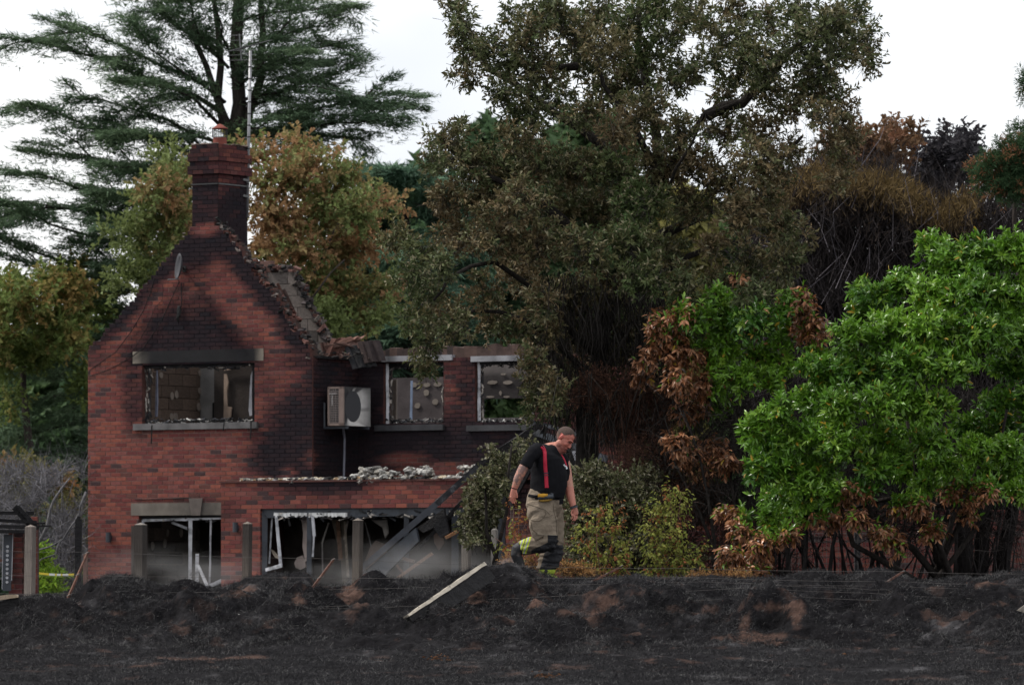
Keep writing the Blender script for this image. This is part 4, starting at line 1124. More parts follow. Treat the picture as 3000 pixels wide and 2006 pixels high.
for (u0_, u1_, z0_, z1_) in ((aU0, aU1, aZ1 - .035, aZ1), (aU0, aU1, aZ0, aZ0 + .045), (aU0, aU0 + .035, aZ0, aZ1), (aU1 - .09, aU1, aZ0, aZ1)):
    fr.hexa([hp(u0_, a_v0 - .012, z0_), hp(u1_, a_v0 - .012, z0_), hp(u1_, a_v0 + .03, z0_), hp(u0_, a_v0 + .03, z0_)], [hp(u0_, a_v0 - .012, z1_), hp(u1_, a_v0 - .012, z1_), hp(u1_, a_v0 + .03, z1_), hp(u0_, a_v0 + .03, z1_)])
fr.build('end_frame', M_CASE, ac)
sl = MB()
for k in range(19):
    z = aZ0 + .06 + k * (aZ1 - aZ0 - .1) / 19
    sl.beam(hp(aU0 + .03, a_v0 - .002, z), hp(aU1 - .08, a_v0 - .002, z), .02, .008)
for k in range(4):
    uu = aU0 + .05 + k * .04
    sl.beam(hp(uu, a_v0 - .012, aZ0 + .04), hp(uu, a_v0 - .012, aZ1 - .03), .006, .006)
sl.build('coil_louvres', mat('ac_louvre', (.30, .25, .23), rough=.5), ac)
sl = MB()
sl.beam(hp(aU0 + .1, a_v0 - .02, aZ1 - .32), hp(aU0 + .1, a_v0 - .02, aZ1 - .14), .012, .012); sl.beam(hp(aU0 + .05, a_v0 - .02, aZ1 - .12), hp(aU0 + .19, a_v0 - .02, aZ1 - .12), .03, .012)
sl.build('label_plate', mat('pale_plate', (.5, .46, .44), rough=.5), ac)
fc = MB(); n = 32; cz_ = (aZ0 + aZ1) / 2; cv_ = a_v0 + .33; hv, hz = .425, (aZ1 - aZ0) / 2
ring_i, ring_o, ring_b = [], [], []
for k in range(n):
    a = 2 * math.pi * k / n; c_, s_ = math.cos(a), math.sin(a)
    ring_i.append(hp(aU1 - .03, cv_ + .24 * c_, cz_ + .26 * s_))
    sq = 1 / max(abs(c_), abs(s_))
    ring_o.append(hp(aU1, min(a_v1, max(a_v0 - .01, cv_ + .1 + .5 * c_ * sq)), cz_ + hz * max(-1, min(1, s_ * sq * (1 if abs(s_) > .5 else 1)))))
    ring_b.append(hp(aU1 - .02, cv_ + .25 * c_, cz_ + .27 * s_))
cols = []
for R_ in (ring_i, ring_b, ring_o):
    for q in R_:
        x_, y_ = pixof(q)
        t = max(sm_(1052, 1040, x_) , sm_(1150, 1136, y_)) if y_ < 1225 else sm_(1022, 1012, x_)
        if y_ < 1146 + 8 * math.sin(x_ * .4): t = .92
        elif x_ > 1077: t = .72
        elif 1030 < x_ < 1090: t = .04 + .5 * (random.random() < .06)
        cols.append(lerp3((.58, .56, .54), (.03, .03, .033), t))
fc.add(ring_i + ring_b + ring_o, [(k, (k + 1) % n, (k + 1) % n + n, k + n) for k in range(n)] + [(k + n, (k + 1) % n + n, (k + 1) % n + 2 * n, k + 2 * n) for k in range(n)], cols)
fc.build('fan_cover', M_STONE, ac)
MB().lathe(hp(aU1 - .1, cv_, cz_), [(.22, 0), (.23, .07)], 24, (.02, .02, .02), axis=HROT @ Matrix(((0, 0, 1), (0, 1, 0), (-1, 0, 0)))).build('fan_well', M_CHAR, ac)
fb = MB()
for k in range(3):
    a = 2.1 * k + .4
    fb.hexa([hp(aU1 - .07, cv_, cz_)] + [hp(aU1 - .07, cv_ + .2 * math.cos(a + d), cz_ + .2 * math.sin(a + d)) for d in (0, .3, .6)], [hp(aU1 - .085, cv_, cz_)] + [hp(aU1 - .09, cv_ + .2 * math.cos(a + d), cz_ + .2 * math.sin(a + d)) for d in (0, .3, .6)], (.03, .03, .03))
fb.build('fan_blade', M_SLATE, ac)
for vv in (a_v0 + .1, a_v1 - .1):
    MB().beam(hp(-.01, vv, aZ0 - .03), hp(aU1 + .03, vv, aZ0 - .03), .04, .04).beam(hp(.01, vv, aZ0 + .4), hp(.01, vv, aZ0 - .03), .04, .03).build('bracket', M_SLATE, ac)
MB().tube([hp(.03, a_v1 - .2, aZ0), hp(.03, a_v1 - .15, aZ0 - .2), hp(.03, a_v1 - .18, ZE + .05)], .022, 8, (.25, .25, .3)).build('drain_pipe', M_METAL, ac)

def cyl_light(px, py0, py1, v, label):
    u, z1_ = uz(px, py0, v); z0_ = uz(px, py1, v)[1]
    o = thing('wall_light', hp(u, v, z0_), label, 'wall light', 'wall lights on the house')
    MB().lathe(hp(u, v - .07, z0_), [(.001, 0), (.045, 0), (.045, z1_ - z0_), (.001, z1_ - z0_)], 16).build('lamp_body', M_SLATE, o, smooth=False)
    MB().hexa([hp(u - .03, v - .03, z0_ + .04), hp(u + .03, v - .03, z0_ + .04), hp(u + .03, v - .001, z0_ + .04), hp(u - .03, v - .001, z0_ + .04)], [hp(u - .03, v - .03, z1_ - .04), hp(u + .03, v - .03, z1_ - .04), hp(u + .03, v - .001, z1_ - .04), hp(u - .03, v - .001, z1_ - .04)]).build('wall_mount', M_SLATE, o)
cyl_light(324, 1559, 1588, 0, 'slate grey tube wall light on the plain brick left of the ground floor doors')
cyl_light(696, 1530, 1558, VE, 'slate grey tube wall light high on the brick pier of the extension')

mast_p0, mast_p1 = h_vz(726, 640, uc1 + .12), None
mv = VC1 - .02
mu = uz(724, 640, mv)[0]
mz0, mz1 = uz(724, 638, mv)[1], uz(724, 150, mv)[1]
ant = thing('television_aerial', hp(mu, mv, mz0), 'tall grey aerial mast strapped to the right side of the chimney, with two television antennas', 'aerial')
mtop = hp(mu + .07, mv, mz1)
MB().tube([hp(mu, mv, mz0), mtop], .026, 8, (.30, .30, .31)).build('mast', M_METAL, ant, smooth=True)
for k in range(11):
    p = hp(mu, mv, mz0).lerp(mtop, .2 + k * .07)
    MB().tube([p, p + Vector((0, 0, .02))], .031, 8, (.03, .03, .03)).build('band', M_METAL, ant)
for zz in (uz(724, 530, mv)[1], uz(724, 577, mv)[1]):
    MB().beam(hp(mu + .04, mv, zz), hp(uc1, mv - .12, zz + .02), .03, .04, (.12, .12, .12)).build('bracket', M_METAL, ant)
yg = MB()
ya0, ya1 = at(688, 147, 102.0), at(788, 120, 101.2)
yg.tube([ya0, ya1], .010, 5, (.12, .12, .12))
for k in range(15):
    t = k / 14; p = ya0.lerp(ya1, t); l = .17 - .06 * t
    yg.tube([p + Vector((-l * .5, -l * .8, -.02)), p + Vector((l * .5, l * .8, .02))], .005, 4, (.10, .10, .10))
yg.build('antenna', M_METAL, ant)
yg = MB()
for k, yy in enumerate((104, 119, 149, 162, 177)):
    yg.tube([at(666, yy + 1, 101.9), at(752, yy - 2, 102.2)], .006, 4, (.14, .14, .14))
yg.tube([at(701, 100, 102), at(707, 178, 102)], .012, 5, (.14, .14, .14))
yg.tube([at(705, 150, 102), at(735, 160, 102.2)], .010, 5, (.14, .14, .14))
yg.build('antenna', M_METAL, ant)
st = MB()
zz = uz(639, 538, VC0)[1]
st.beam(hp(uc0 - .01, VC0 - .02, zz), hp(uc1 + .01, VC0 - .02, zz), .012, .022, (.05, .05, .05)); st.beam(hp(uc1 + .02, VC0 - .01, zz), hp(uc1 + .02, VC1, zz), .012, .022, (.08, .08, .08))
st.build('lashing', M_METAL, ant)

dish = thing('satellite_dish', hp(uz(530, 790)[0], 0, uz(530, 790)[1]), 'sooty satellite dish seen nearly edge on, high on the left of the gable', 'satellite dish')
dc = hp(uz(524, 780, -.35)[0], -.35, uz(524, 780, -.35)[1])
dn = (Vector((-1.0, -0.28, .12))).normalized()
b = MB(); q_ = dn.to_track_quat('Z', 'Y').to_matrix()
b.lathe(dc, [(.001, -.05), (.10, -.045), (.18, -.02), (.225, .01), (.225, .02), (.18, -.01), (.10, -.035), (.001, -.04)], 24, (.05, .05, .055), axis=q_)
b.build('reflector', mat('dish_grey', (.05, .05, .056), rough=.5, noise=.3), dish, smooth=True)
MB().tube([dc - dn * .05, hp(uz(541, 788)[0], -.02, uz(541, 788)[1])], .02, 6, (.04, .04, .04)).box(hp(uz(541, 788)[0], -.01, uz(541, 788)[1]), (.07, .03, .1), HROT, (.03, .03, .03)).build('wall_bracket', M_CHARA, dish)
MB().tube([dc + Vector((0, 0, -.22)), dc + dn * .2 + Vector((0, 0, -.26))], .01, 5, (.2, .2, .2)).build('feed_arm', M_CHARA, dish)
def cable(pp, r, label, v=-.03):
    pts = []
    for i in range(len(pp) - 1):
        for k in range(6):
            t = k / 6; x = pp[i][0] * (1 - t) + pp[i + 1][0] * t; y = pp[i][1] * (1 - t) + pp[i + 1][1] * t
            u, z = uz(x, y, v); pts.append(hp(u, v, z))
    u, z = uz(*pp[-1], v); pts.append(hp(u, v, z))
    o = MB().tube(pts, r, 5, (.015, .015, .016)).build('cable', M_CHARA)
    return tag(o, label, 'cable', 'burnt cables on the gable')
cable([(525, 825), (500, 880), (470, 945), (420, 1020), (385, 1045), (340, 1072), (300, 1090), (262, 1102)], .007, 'long black cable sagging from the satellite dish down to the left edge of the gable')
cable([(452, 815), (440, 860), (420, 910), (385, 970), (340, 1030), (290, 1065), (262, 1085)], .007, 'black cable curving close along the left slope of the gable')
cable([(478, 840), (475, 880), (455, 900), (430, 960), (395, 1020), (372, 1048)], .004, 'thin slack cable hanging between the two longer cables')
cable([(531, 828), (532, 880), (530, 900)], .009, 'short straight cable dropping below the satellite dish')
o = MB().blob(hp(uz(529, 912)[0], -.05, uz(529, 912)[1]), (.04, .03, .1), (.03, .03, .03)).blob(hp(uz(526, 930)[0], -.05, uz(526, 930)[1]), (.03, .03, .08), (.015, .015, .015)).build('junction_box', M_CHARA)
tag(o, 'charred junction box dangling on a cable below the satellite dish', 'junction box')
cable([(445, 1245), (444, 1270), (443, 1300)], .012, 'charred strand hanging over the left end of the bedroom sill', v=-.09)
cable([(657, 1236), (653, 1262)], .010, 'short strand hanging over the middle of the bedroom sill', v=-.09)
cable([(735, 1232), (735, 1262), (734, 1286)], .012, 'charred strand hanging over the right end of the bedroom sill', v=-.09)
cable([(395, 1462), (420, 1463), (560, 1458)], .008, 'black cable clipped along the brick above the ground floor lintel', v=-.02)
# ------------------------------------------------------------------ vegetation
def leaves_mesh(name, P, D, Nn, L, W, C, mat_, parent, shape='rhomb', kind='stuff', droop=0.15):
    """P base points, D directions, Nn leaf normals, L lengths, W widths, C colours"""
    n = len(P)
    S = nrm(np.cross(D, Nn)); Nn = nrm(np.cross(S, D))
    L = L[:, None]; W = W[:, None]
    if shape == 'tri':
        VV = np.stack([P - S * W * .5, P + S * W * .5, P + D * L], 1); m = 3
        Fq = (np.arange(n)[:, None] * 3 + np.array([0, 1, 2])).ravel(); sz = np.full(n, 3)
    elif shape == 'rhomb':
        mid = P + D * L * .5
        VV = np.stack([P, mid + S * W * .5 + Nn * W * .22, P + D * L - Nn * L * droop, mid - S * W * .5 + Nn * W * .22], 1); m = 4
        Fq = (np.arange(n)[:, None] * 4 + np.array([0, 1, 2, 0, 2, 3])).ravel(); sz = np.full(2 * n, 3)
    else:   # full leaf with a midrib fold and a drooping tip
        a = P + D * L * .28; b = P + D * L * .68 - Nn * L * droop * .4
        up = Nn * W * .16
        VV = np.stack([P, a + S * W * .46 + up, b + S * W * .40 + up, P + D * L - Nn * L * droop, b - S * W * .40 + up, a - S * W * .46 + up, P + D * L * .5 - Nn * L * droop * .15], 1); m = 7
        Fq = (np.arange(n)[:, None] * 7 + np.array([0, 1, 2, 6, 6, 2, 3, 3, 4, 6, 6, 4, 5, 0])).ravel()
        sz = np.tile([4, 3, 3, 4], n)
    VV = VV.reshape(-1, 3)
    off = np.array(wloc(parent)) if parent is not None else 0
    me = np_mesh(name, VV - off, Fq, sz, np.repeat(C, m, 0))
    return link_mesh(name, me, mat_, parent, kind)

def clump_pts(clumps, Y, dY, n_per, r, zx=None, power=0.45, squash=1.0):
    """sample points in clumps given in photo pixels; returns points, outward dirs, clump index"""
    P, O, I = [], [], []
    for i, cl in enumerate(clumps):
        x, y, rx, ry = cl[:4]
        yo = cl[4] if len(cl) > 4 else r.uniform(-dY, dY)
        Yc = Y + yo
        c = np.array(at(x, y, Yc)); k = Yc / F
        R = np.array([rx * k, (rx + ry) * .5 * k * squash, ry * k])
        n = int(n_per * rx * ry / 1e4) + 1
        d = nrm(r.normal(size=(n, 3)))
        rad = r.uniform(0, 1, n)[:, None] ** power
        lump = 1 + 0.28 * (vnoise(d[:, 0] * 2.2 + i * 7, d[:, 1] * 2.2, d[:, 2] * 2.2, seed=i)[:, None] * 2 - 1)
        P.append(c + d * R * rad * lump); O.append(d); I.append(np.full(n, i))
    return np.concatenate(P), np.concatenate(O), np.concatenate(I)

def twig_leaves(P, O, r, nleaf, twig, ll, lw, spreadk=0.9, up=0.25):
    """sprigs: each point becomes a short twig with leaves round it"""
    n = len(P)
    A = nrm(O * 0.7 + r.normal(size=(n, 3)) * 0.65 + np.array([0, 0, up]))
    t = np.tile(np.linspace(0, 1, nleaf), n)
    Ar = np.repeat(A, nleaf, 0)
    Q = np.repeat(P, nleaf, 0) + Ar * (t[:, None] * twig)
    rd = nrm(r.normal(size=(n * nleaf, 3)))
    pr = nrm(rd - Ar * np.sum(rd * Ar, 1, keepdims=True))
    D = nrm(Ar * (0.35 + 0.7 * t[:, None]) + pr * spreadk)
    Nn = nrm(Ar * 0.8 - pr * 0.3 + np.array([0, 0, 0.6]) + r.normal(size=(n * nleaf, 3)) * .25)
    L = ll * r.uniform(.7, 1.25, n * nleaf); W = lw * r.uniform(.75, 1.2, n * nleaf)
    return Q, D, Nn, L, W, np.repeat(np.arange(n), nleaf), A

def limbs(name, paths, parent, col=(0.05, 0.04, 0.033), m=None, n=6, wig=.06):
    """paths: list of (points, r0, r1); each limb is a part of its own"""
    for pts, r0, r1 in paths:
        b = MB()
        pts = [Vector(p) for p in pts]
        out = []
        for i in range(len(pts) - 1):
            L = (pts[i + 1] - pts[i]).length; k = max(2, int(L / .6))
            for j in range(k):
                q = pts[i].lerp(pts[i + 1], j / k)
                w = min(wig, L * .08)
                if i + j: q += Vector([random.uniform(-w, w) for _ in range(3)])
                out.append(q)
        out.append(pts[-1]); m_ = len(out)
        b.tube(out, [r0 + (r1 - r0) * (i / (m_ - 1)) ** .8 for i in range(m_)], n, col)
        b.build(name, m or M_BARK, parent, smooth=True)

def twigs_mesh(name, P, A, length, w, col, parent, r, mat_=None, kind='stuff', bend=.25):
    """thin crooked twigs as 3-sided slivers"""
    n = len(P)
    S = nrm(np.cross(A, r.normal(size=(n, 3)))) * w
    L = (length * r.uniform(.5, 1.2, n))[:, None]
    M1 = P + A * L * .5 + r.normal(size=(n, 3)) * L * bend * .3
    T = P + A * L + r.normal(size=(n, 3)) * L * bend * .5
    S2 = nrm(np.cross(A, S)) * w
    VV = np.stack([P - S, P + S, P + S2, M1 - S * .7, M1 + S * .7, M1 + S2 * .7, T], 1).reshape(-1, 3)
    f = np.array([0, 1, 4, 3, 1, 2, 5, 4, 2, 0, 3, 5, 3, 4, 6, 4, 5, 6, 5, 3, 6])
    Fq = (np.arange(n)[:, None] * 7 + f).ravel(); sz = np.tile([4, 4, 4, 3, 3, 3], n)
    c = np.array(col)[None] * r.uniform(.6, 1.4, n)[:, None]
    off = np.array(wloc(parent)) if parent is not None else 0
    return link_mesh(name, np_mesh(name, VV - off, Fq, sz, np.repeat(c, 7, 0)), mat_ or M_BARK, parent, kind)

def mixcol(base, alt, f, r, var=.25):
    c = np.asarray(base)[None] * (1 - f[:, None]) + np.asarray(alt)[None] * f[:, None]
    return c * r.uniform(1 - var, 1 + var, len(f))[:, None]

# ---- big scorched holm oak
r = np.random.default_rng(101)
Z = 1.4656
OAK = [(350, 40, 55, 60), (385, 120, 50, 70), (400, 220, 70, 70), (400, 330, 62, 60), (500, 190, 60, 55), (590, 60, 34, 62), (560, 260, 90, 80), (650, 150, 90, 90), (700, 300, 110, 90), (560, 400, 80, 60), (640, 500, 115, 90), (610, 600, 90, 55),
       (760, 420, 100, 80), (760, 50, 100, 70), (860, 150, 90, 90), (900, 260, 90, 80), (960, 60, 110, 80), (1000, 200, 90, 80), (1000, 380, 110, 90), (1100, 90, 90, 90), (1150, 250, 100, 80), (1130, 340, 110, 90), (1200, 30, 120, 60), (1250, 150, 70, 90),
       (1290, 340, 80, 80), (1150, 480, 120, 90), (900, 500, 90, 60), (1020, 560, 80, 60), (1350, 50, 80, 70), (1420, 120, 50, 60), (1450, 240, 60, 60), (1370, 300, 50, 60), (1540, 40, 100, 60), (1560, 150, 100, 70), (1600, 240, 80, 60), (1600, 330, 100, 60),
       (1510, 390, 70, 50), (1700, 260, 80, 90), (1690, 90, 60, 70), (1690, 400, 90, 70), (1800, 50, 80, 70), (1850, 170, 100, 90), (1950, 100, 100, 80), (2050, 70, 80, 70), (2090, 180, 70, 70), (2110, 262, 55, 45), (1980, 220, 90, 70), (1900, 290, 90, 70),
       (1850, 380, 90, 70), (1960, 410, 70, 80), (1780, 470, 80, 50), (1920, 500, 60, 60), (2000, 500, 60, 60), (2040, 610, 48, 70), (2000, 700, 50, 70), (1975, 780, 45, 45), (1960, 620, 50, 60),
       (1300, 570, 90, 70), (1500, 560, 110, 70), (1650, 560, 100, 70), (1650, 680, 120, 90), (1780, 650, 70, 50), (1740, 760, 55, 50),
       (300, 620, 80, 80), (350, 555, 45, 50), (250, 700, 55, 60), (400, 700, 110, 90), (550, 720, 130, 90), (700, 700, 110, 80), (850, 720, 130, 90), (1000, 740, 130, 90), (1200, 700, 130, 90), (1350, 700, 120, 90), (1500, 780, 130, 90), (1650, 850, 110, 90),
       (300, 850, 80, 80), (450, 850, 120, 90), (600, 880, 130, 90), (800, 880, 140, 90), (950, 900, 130, 90), (1150, 880, 140, 90), (1350, 880, 120, 80), (1560, 920, 100, 80), (1720, 960, 90, 80), (1800, 1020, 75, 80), (1750, 1120, 90, 80), (100, 1030, 85, 45), (200, 1080, 95, 60),
       (350, 1020, 100, 70), (500, 1020, 120, 80), (700, 1050, 130, 90), (900, 1080, 120, 90), (1100, 1050, 130, 90), (1250, 1080, 90, 80), (150, 1180, 75, 55), (280, 1150, 70, 50), (240, 1260, 70, 55), (190, 1360, 75, 65), (330, 1400, 70, 60), (480, 1250, 80, 70), (510, 1370, 75, 75),
       (620, 1180, 100, 80), (700, 1300, 80, 80), (850, 1250, 90, 80), (1000, 1230, 90, 80), (1150, 1200, 110, 80), (1450, 1060, 60, 50), (1600, 1130, 90, 70), (1500, 1220, 90, 70), (1330, 1250, 90, 90), (760, 1420, 60, 60), (1400, 1400, 100, 80), (1620, 1280, 80, 60), (1750, 1260, 60, 60)]
oak_cl = [(1100 + a / Z, b / Z, c / Z, d / Z) for a, b, c, d in OAK]
oak_cl += [(1600, 60, 60, 40), (1250, 990, 40, 60), (1238, 1060, 26, 46), (1560, 1060, 34, 60), (1580, 1130, 40, 60), (1570, 1200, 34, 50), (1600, 1000, 60, 60), (1620, 1150, 40, 60), (1500, 950, 50, 40), (1330, 930, 50, 50)]
oak_cl += [(1660, 880, 60, 50, 1.2), (1780, 900, 60, 60, 1.4), (1880, 960, 60, 60, 1.2), (1690, 980, 60, 60, 1.4), (1800, 1040, 60, 60, 1.2), (1680, 1090, 50, 60, 1.0), (1880, 1090, 60, 60, 1.2), (1790, 1150, 60, 50, 1.2), (1640, 1190, 40, 50, .8), (1930, 1180, 50, 40, 1.0)]
oak_base = at(1730, 1716, 76.5)
oak = thing('holm_oak', oak_base, 'huge scorched holm oak with grey green and brown leaves, behind the man', 'tree')
tr = lambda x, y, d=0: at(x, y, 76.5 + d)
limbs('trunk', [([tr(1732, 1760), tr(1728, 1560), tr(1722, 1400), tr(1722, 1200), tr(1745, 1040), tr(1800, 860), tr(1880, 700), tr(1925, 560), tr(1930, 440), tr(1900, 300), tr(1870, 140), tr(1880, -80)], .2, .03)], oak, (0.026, 0.023, 0.021), n=12, wig=.03)
oak_l = [([tr(1925, 580), tr(2000, 420, -.5), tr(2070, 340, -.8), tr(2160, 300, -1)], .055, .02), ([tr(2230, 260, -.6), tr(2290, 170, -1), tr(2340, 120, -1.4), tr(2450, 90, -1)], .08, .02), ([tr(2070, 340, -.8), tr(2180, 300, -.7), tr(2240, 225, -.7)], .08, .06),
         ([tr(1920, 480), tr(1860, 380, -.6), tr(1760, 240, -.8), tr(1700, 80, -.6)], .06, .015), ([tr(1900, 600), tr(1780, 450, .3), tr(1620, 330, .3), tr(1420, 200), tr(1360, 60)], .1, .02), ([tr(1690, 195, -.8), tr(1600, 190, -1), tr(1480, 190, -1)], .06, .02),
         ([tr(1800, 860), tr(1650, 640, -.6), tr(1500, 540, -1), tr(1300, 420, -.6)], .11, .02), ([tr(1745, 1040), tr(1600, 860, -1), tr(1450, 770, -1.4), tr(1320, 810, -1.6), tr(1270, 880, -1.6)], .055, .015), ([tr(1730, 1100), tr(1560, 950, -1), tr(1400, 900, -1), tr(1240, 990, -1)], .045, .012),
         ([tr(1850, 760), tr(2050, 620, .3), tr(2200, 560, .3), tr(2350, 400)], .09, .02), ([tr(1790, 880), tr(2000, 760, .3), tr(2200, 700)], .08, .02), ([tr(1722, 1190), tr(1640, 1070, -.6), tr(1580, 1000, -.8)], .05, .015), ([tr(1880, 640), tr(1980, 500, -1.2), tr(2060, 330, -1.4), tr(2080, 400, -1.6)], .03, .01), ([tr(1722, 1180), tr(1800, 1050, -.8), tr(1850, 950, -.8)], .05, .015)]
limbs('limb', oak_l, oak, (0.034, 0.030, 0.027), n=7, wig=.12)
P, O, I = clump_pts(oak_cl, 75.6, 1.8, 255, r, power=.6)
# leaf sprigs
Q, D, Nn, L, W, si, A = twig_leaves(P, O, r, 10, .14, .078, .034, up=.2)
n = len(Q)
br = vnoise(P[:, 0] * .8, P[:, 1] * .8, P[:, 2] * .8, seed=61) + r.uniform(-.25, .25, len(P))
f = np.clip((br[si] - .42) * 3, 0, 1)
C = mixcol((0.098, 0.118, 0.050), (0.175, 0.130, 0.068), f, r, .45)
gr = np.clip((vnoise(P[:, 0] * .6 + 9, P[:, 1] * .6, P[:, 2] * .6, seed=66) - .60) * 4, 0, 1)[si]
C = C * (1 - gr[:, None]) + np.array([0.07, 0.11, 0.035])[None] * gr[:, None]
pale = r.uniform(0, 1, n) < .10
C[pale] = np.array([0.30, 0.27, 0.17]) * r.uniform(.7, 1.1, pale.sum())[:, None]
leaves_mesh('foliage', Q, D, Nn, L, W, C, M_OAK, oak, 'rhomb')
twigs_mesh('twigs', P - A * .3, A, .38, .003, (.06, .055, .05), oak, r)
# hanging dead strands in the dark heart of the crown
nd = 2600
PX = r.uniform(1590, 1960, nd); PY = r.uniform(800, 1260, nd); PYd = 76.5 + r.normal(0, .9, nd)
keep = vnoise(PX / 60, PY / 60, seed=70) > .32
PX, PY, PYd = PX[keep], PY[keep], PYd[keep]
P0 = np.stack([(PX - XC) / F * PYd, PYd, CZ - (PY - YH) / F * PYd], 1)
A0 = nrm(np.stack([r.normal(0, .25, len(P0)), r.normal(0, .25, len(P0)), -np.ones(len(P0))], 1))
twigs_mesh('dead_strands', P0, A0, .75, .007, (.028, .025, .023), oak, r)

def bush(name, label, cat, base, clumps, Y, dY, n_per, nleaf, twig, ll, lw, colf, m, shape='rhomb', seed=1, stems=None, group=None, top_up=.3, power=.45, stemcol=(.03, .026, .024), twigw=.003, pieces=0, piece_cols=None, droop=.15, spreadk=.9, squash=1.0, stem_r=(.035, .012)):
    r = np.random.default_rng(seed)
    o = thing(name, base, label, cat, group)
    P, O, I = clump_pts(clumps, Y, dY, n_per, r, power=power, squash=squash)
    Q, D, Nn, L, W, si, A = twig_leaves(P, O, r, nleaf, twig, ll, lw, up=top_up, spreadk=spreadk)
    C, D2 = colf(P, I, si, r, Q, D)
    if D2 is not None: D = D2
    if pieces:
        order = np.argsort(Q[:, 1]); sel = order[:pieces * 3][::3][:pieces]
        mask = np.ones(len(Q), bool); mask[sel] = False
        # each of these leaves is an object of its own
        one = leaves_mesh('leaf', np.zeros((1, 3)), np.array([[1., 0, 0]]), np.array([[0, 0, 1.]]), np.array([1.0]), np.array([lw / ll]), np.ones((1, 3)), None, None, shape, None, droop)
        lm = one.data; bpy.data.objects.remove(one)
        lm.name = 'leaf'; lm.materials.append(piece_cols)
        wl = wloc(o)
        for j in sel:
            q = bpy.data.objects.new('leaf', lm); COL.objects.link(q); q.parent = o
            x = Vector(D[j]).normalized(); yv = Vector(Nn[j]).cross(x).normalized(); zv = x.cross(yv)
            M3 = Matrix((x, yv, zv)).transposed()
            q.location = Vector(Q[j]) - wl; q.rotation_euler = M3.to_euler(); q.scale = (L[j],) * 3
            q.color = (*[float(v) for v in C[j]], 1)
        Q, D, Nn, L, W, C = Q[mask], D[mask], Nn[mask], L[mask], W[mask], C[mask]
    leaves_mesh('foliage', Q, D, Nn, L, W, C, m, o, shape, droop=droop)
    twigs_mesh('twigs', P - A * twig * 1.5, A, twig * 2.2, twigw, stemcol, o, r)
    if stems:
        limbs('stem', [([Vector(base) + Vector((random.uniform(-.25, .25), random.uniform(-.2, .2), -.1))] + [at(x, y, Y + random.uniform(-.4, .4)) for x, y in s], stem_r[0], stem_r[1]) for s in stems], o, stemcol, n=6, wig=.04)
    return o

M_LEAFO = mat('laurel_leaf_piece', objcol=True, rough=.36, spec=.5, trans=.28, noise=.12, nscale=2)
G1, G2 = np.array([0.042, 0.125, 0.017]), np.array([0.185, 0.360, 0.030])
def laurel_col(brown_fn):
    def f(P, I, si, r, Q, D):
        n = len(Q)
        u = vnoise(P[:, 0] * 1.4, P[:, 1] * 1.4, P[:, 2] * 1.4, seed=12)[si]
        C = G1[None] * (1 - u[:, None]) + G2[None] * u[:, None]
        C = C * r.uniform(.6, 1.35, n)[:, None]
        new = np.clip(r.uniform(0, 1, len(P)) - .72, 0, 1)[si] * 3.0
        C = C * (1 - new[:, None]) + np.array([.24, .38, .045])[None] * new[:, None]
        px = XC + F * Q[:, 0] / Q[:, 1]; py = YH - F * (Q[:, 2] - CZ) / Q[:, 1]
        bf = brown_fn(px, py) + r.uniform(-.25, .25, len(P))[si]
        bm_ = (bf + r.uniform(-.22, .22, n)) > .5
        k = bm_.sum()
        bc = np.array([0.34, 0.135, 0.06])[None] * (1 - r.uniform(0, 1, k)[:, None] ** 2) + np.array([0.46, 0.27, 0.15])[None] * r.uniform(0, 1, k)[:, None] ** 2 * .8
        C[bm_] = bc * r.uniform(.55, 1.15, k)[:, None]
        yl = r.uniform(0, 1, n) < .012; C[yl] = np.array([.45, .30, .04])
        D = D.copy(); D[bm_] = nrm(D[bm_] + np.array([0, 0, -.9])[None])
        return C, D
    return f
ZL = 1.5075
def zl(l): return [(1800 + a[0] / ZL, 700 + a[1] / ZL, a[2] / ZL, a[3] / ZL) + tuple(a[4:]) for a in l]
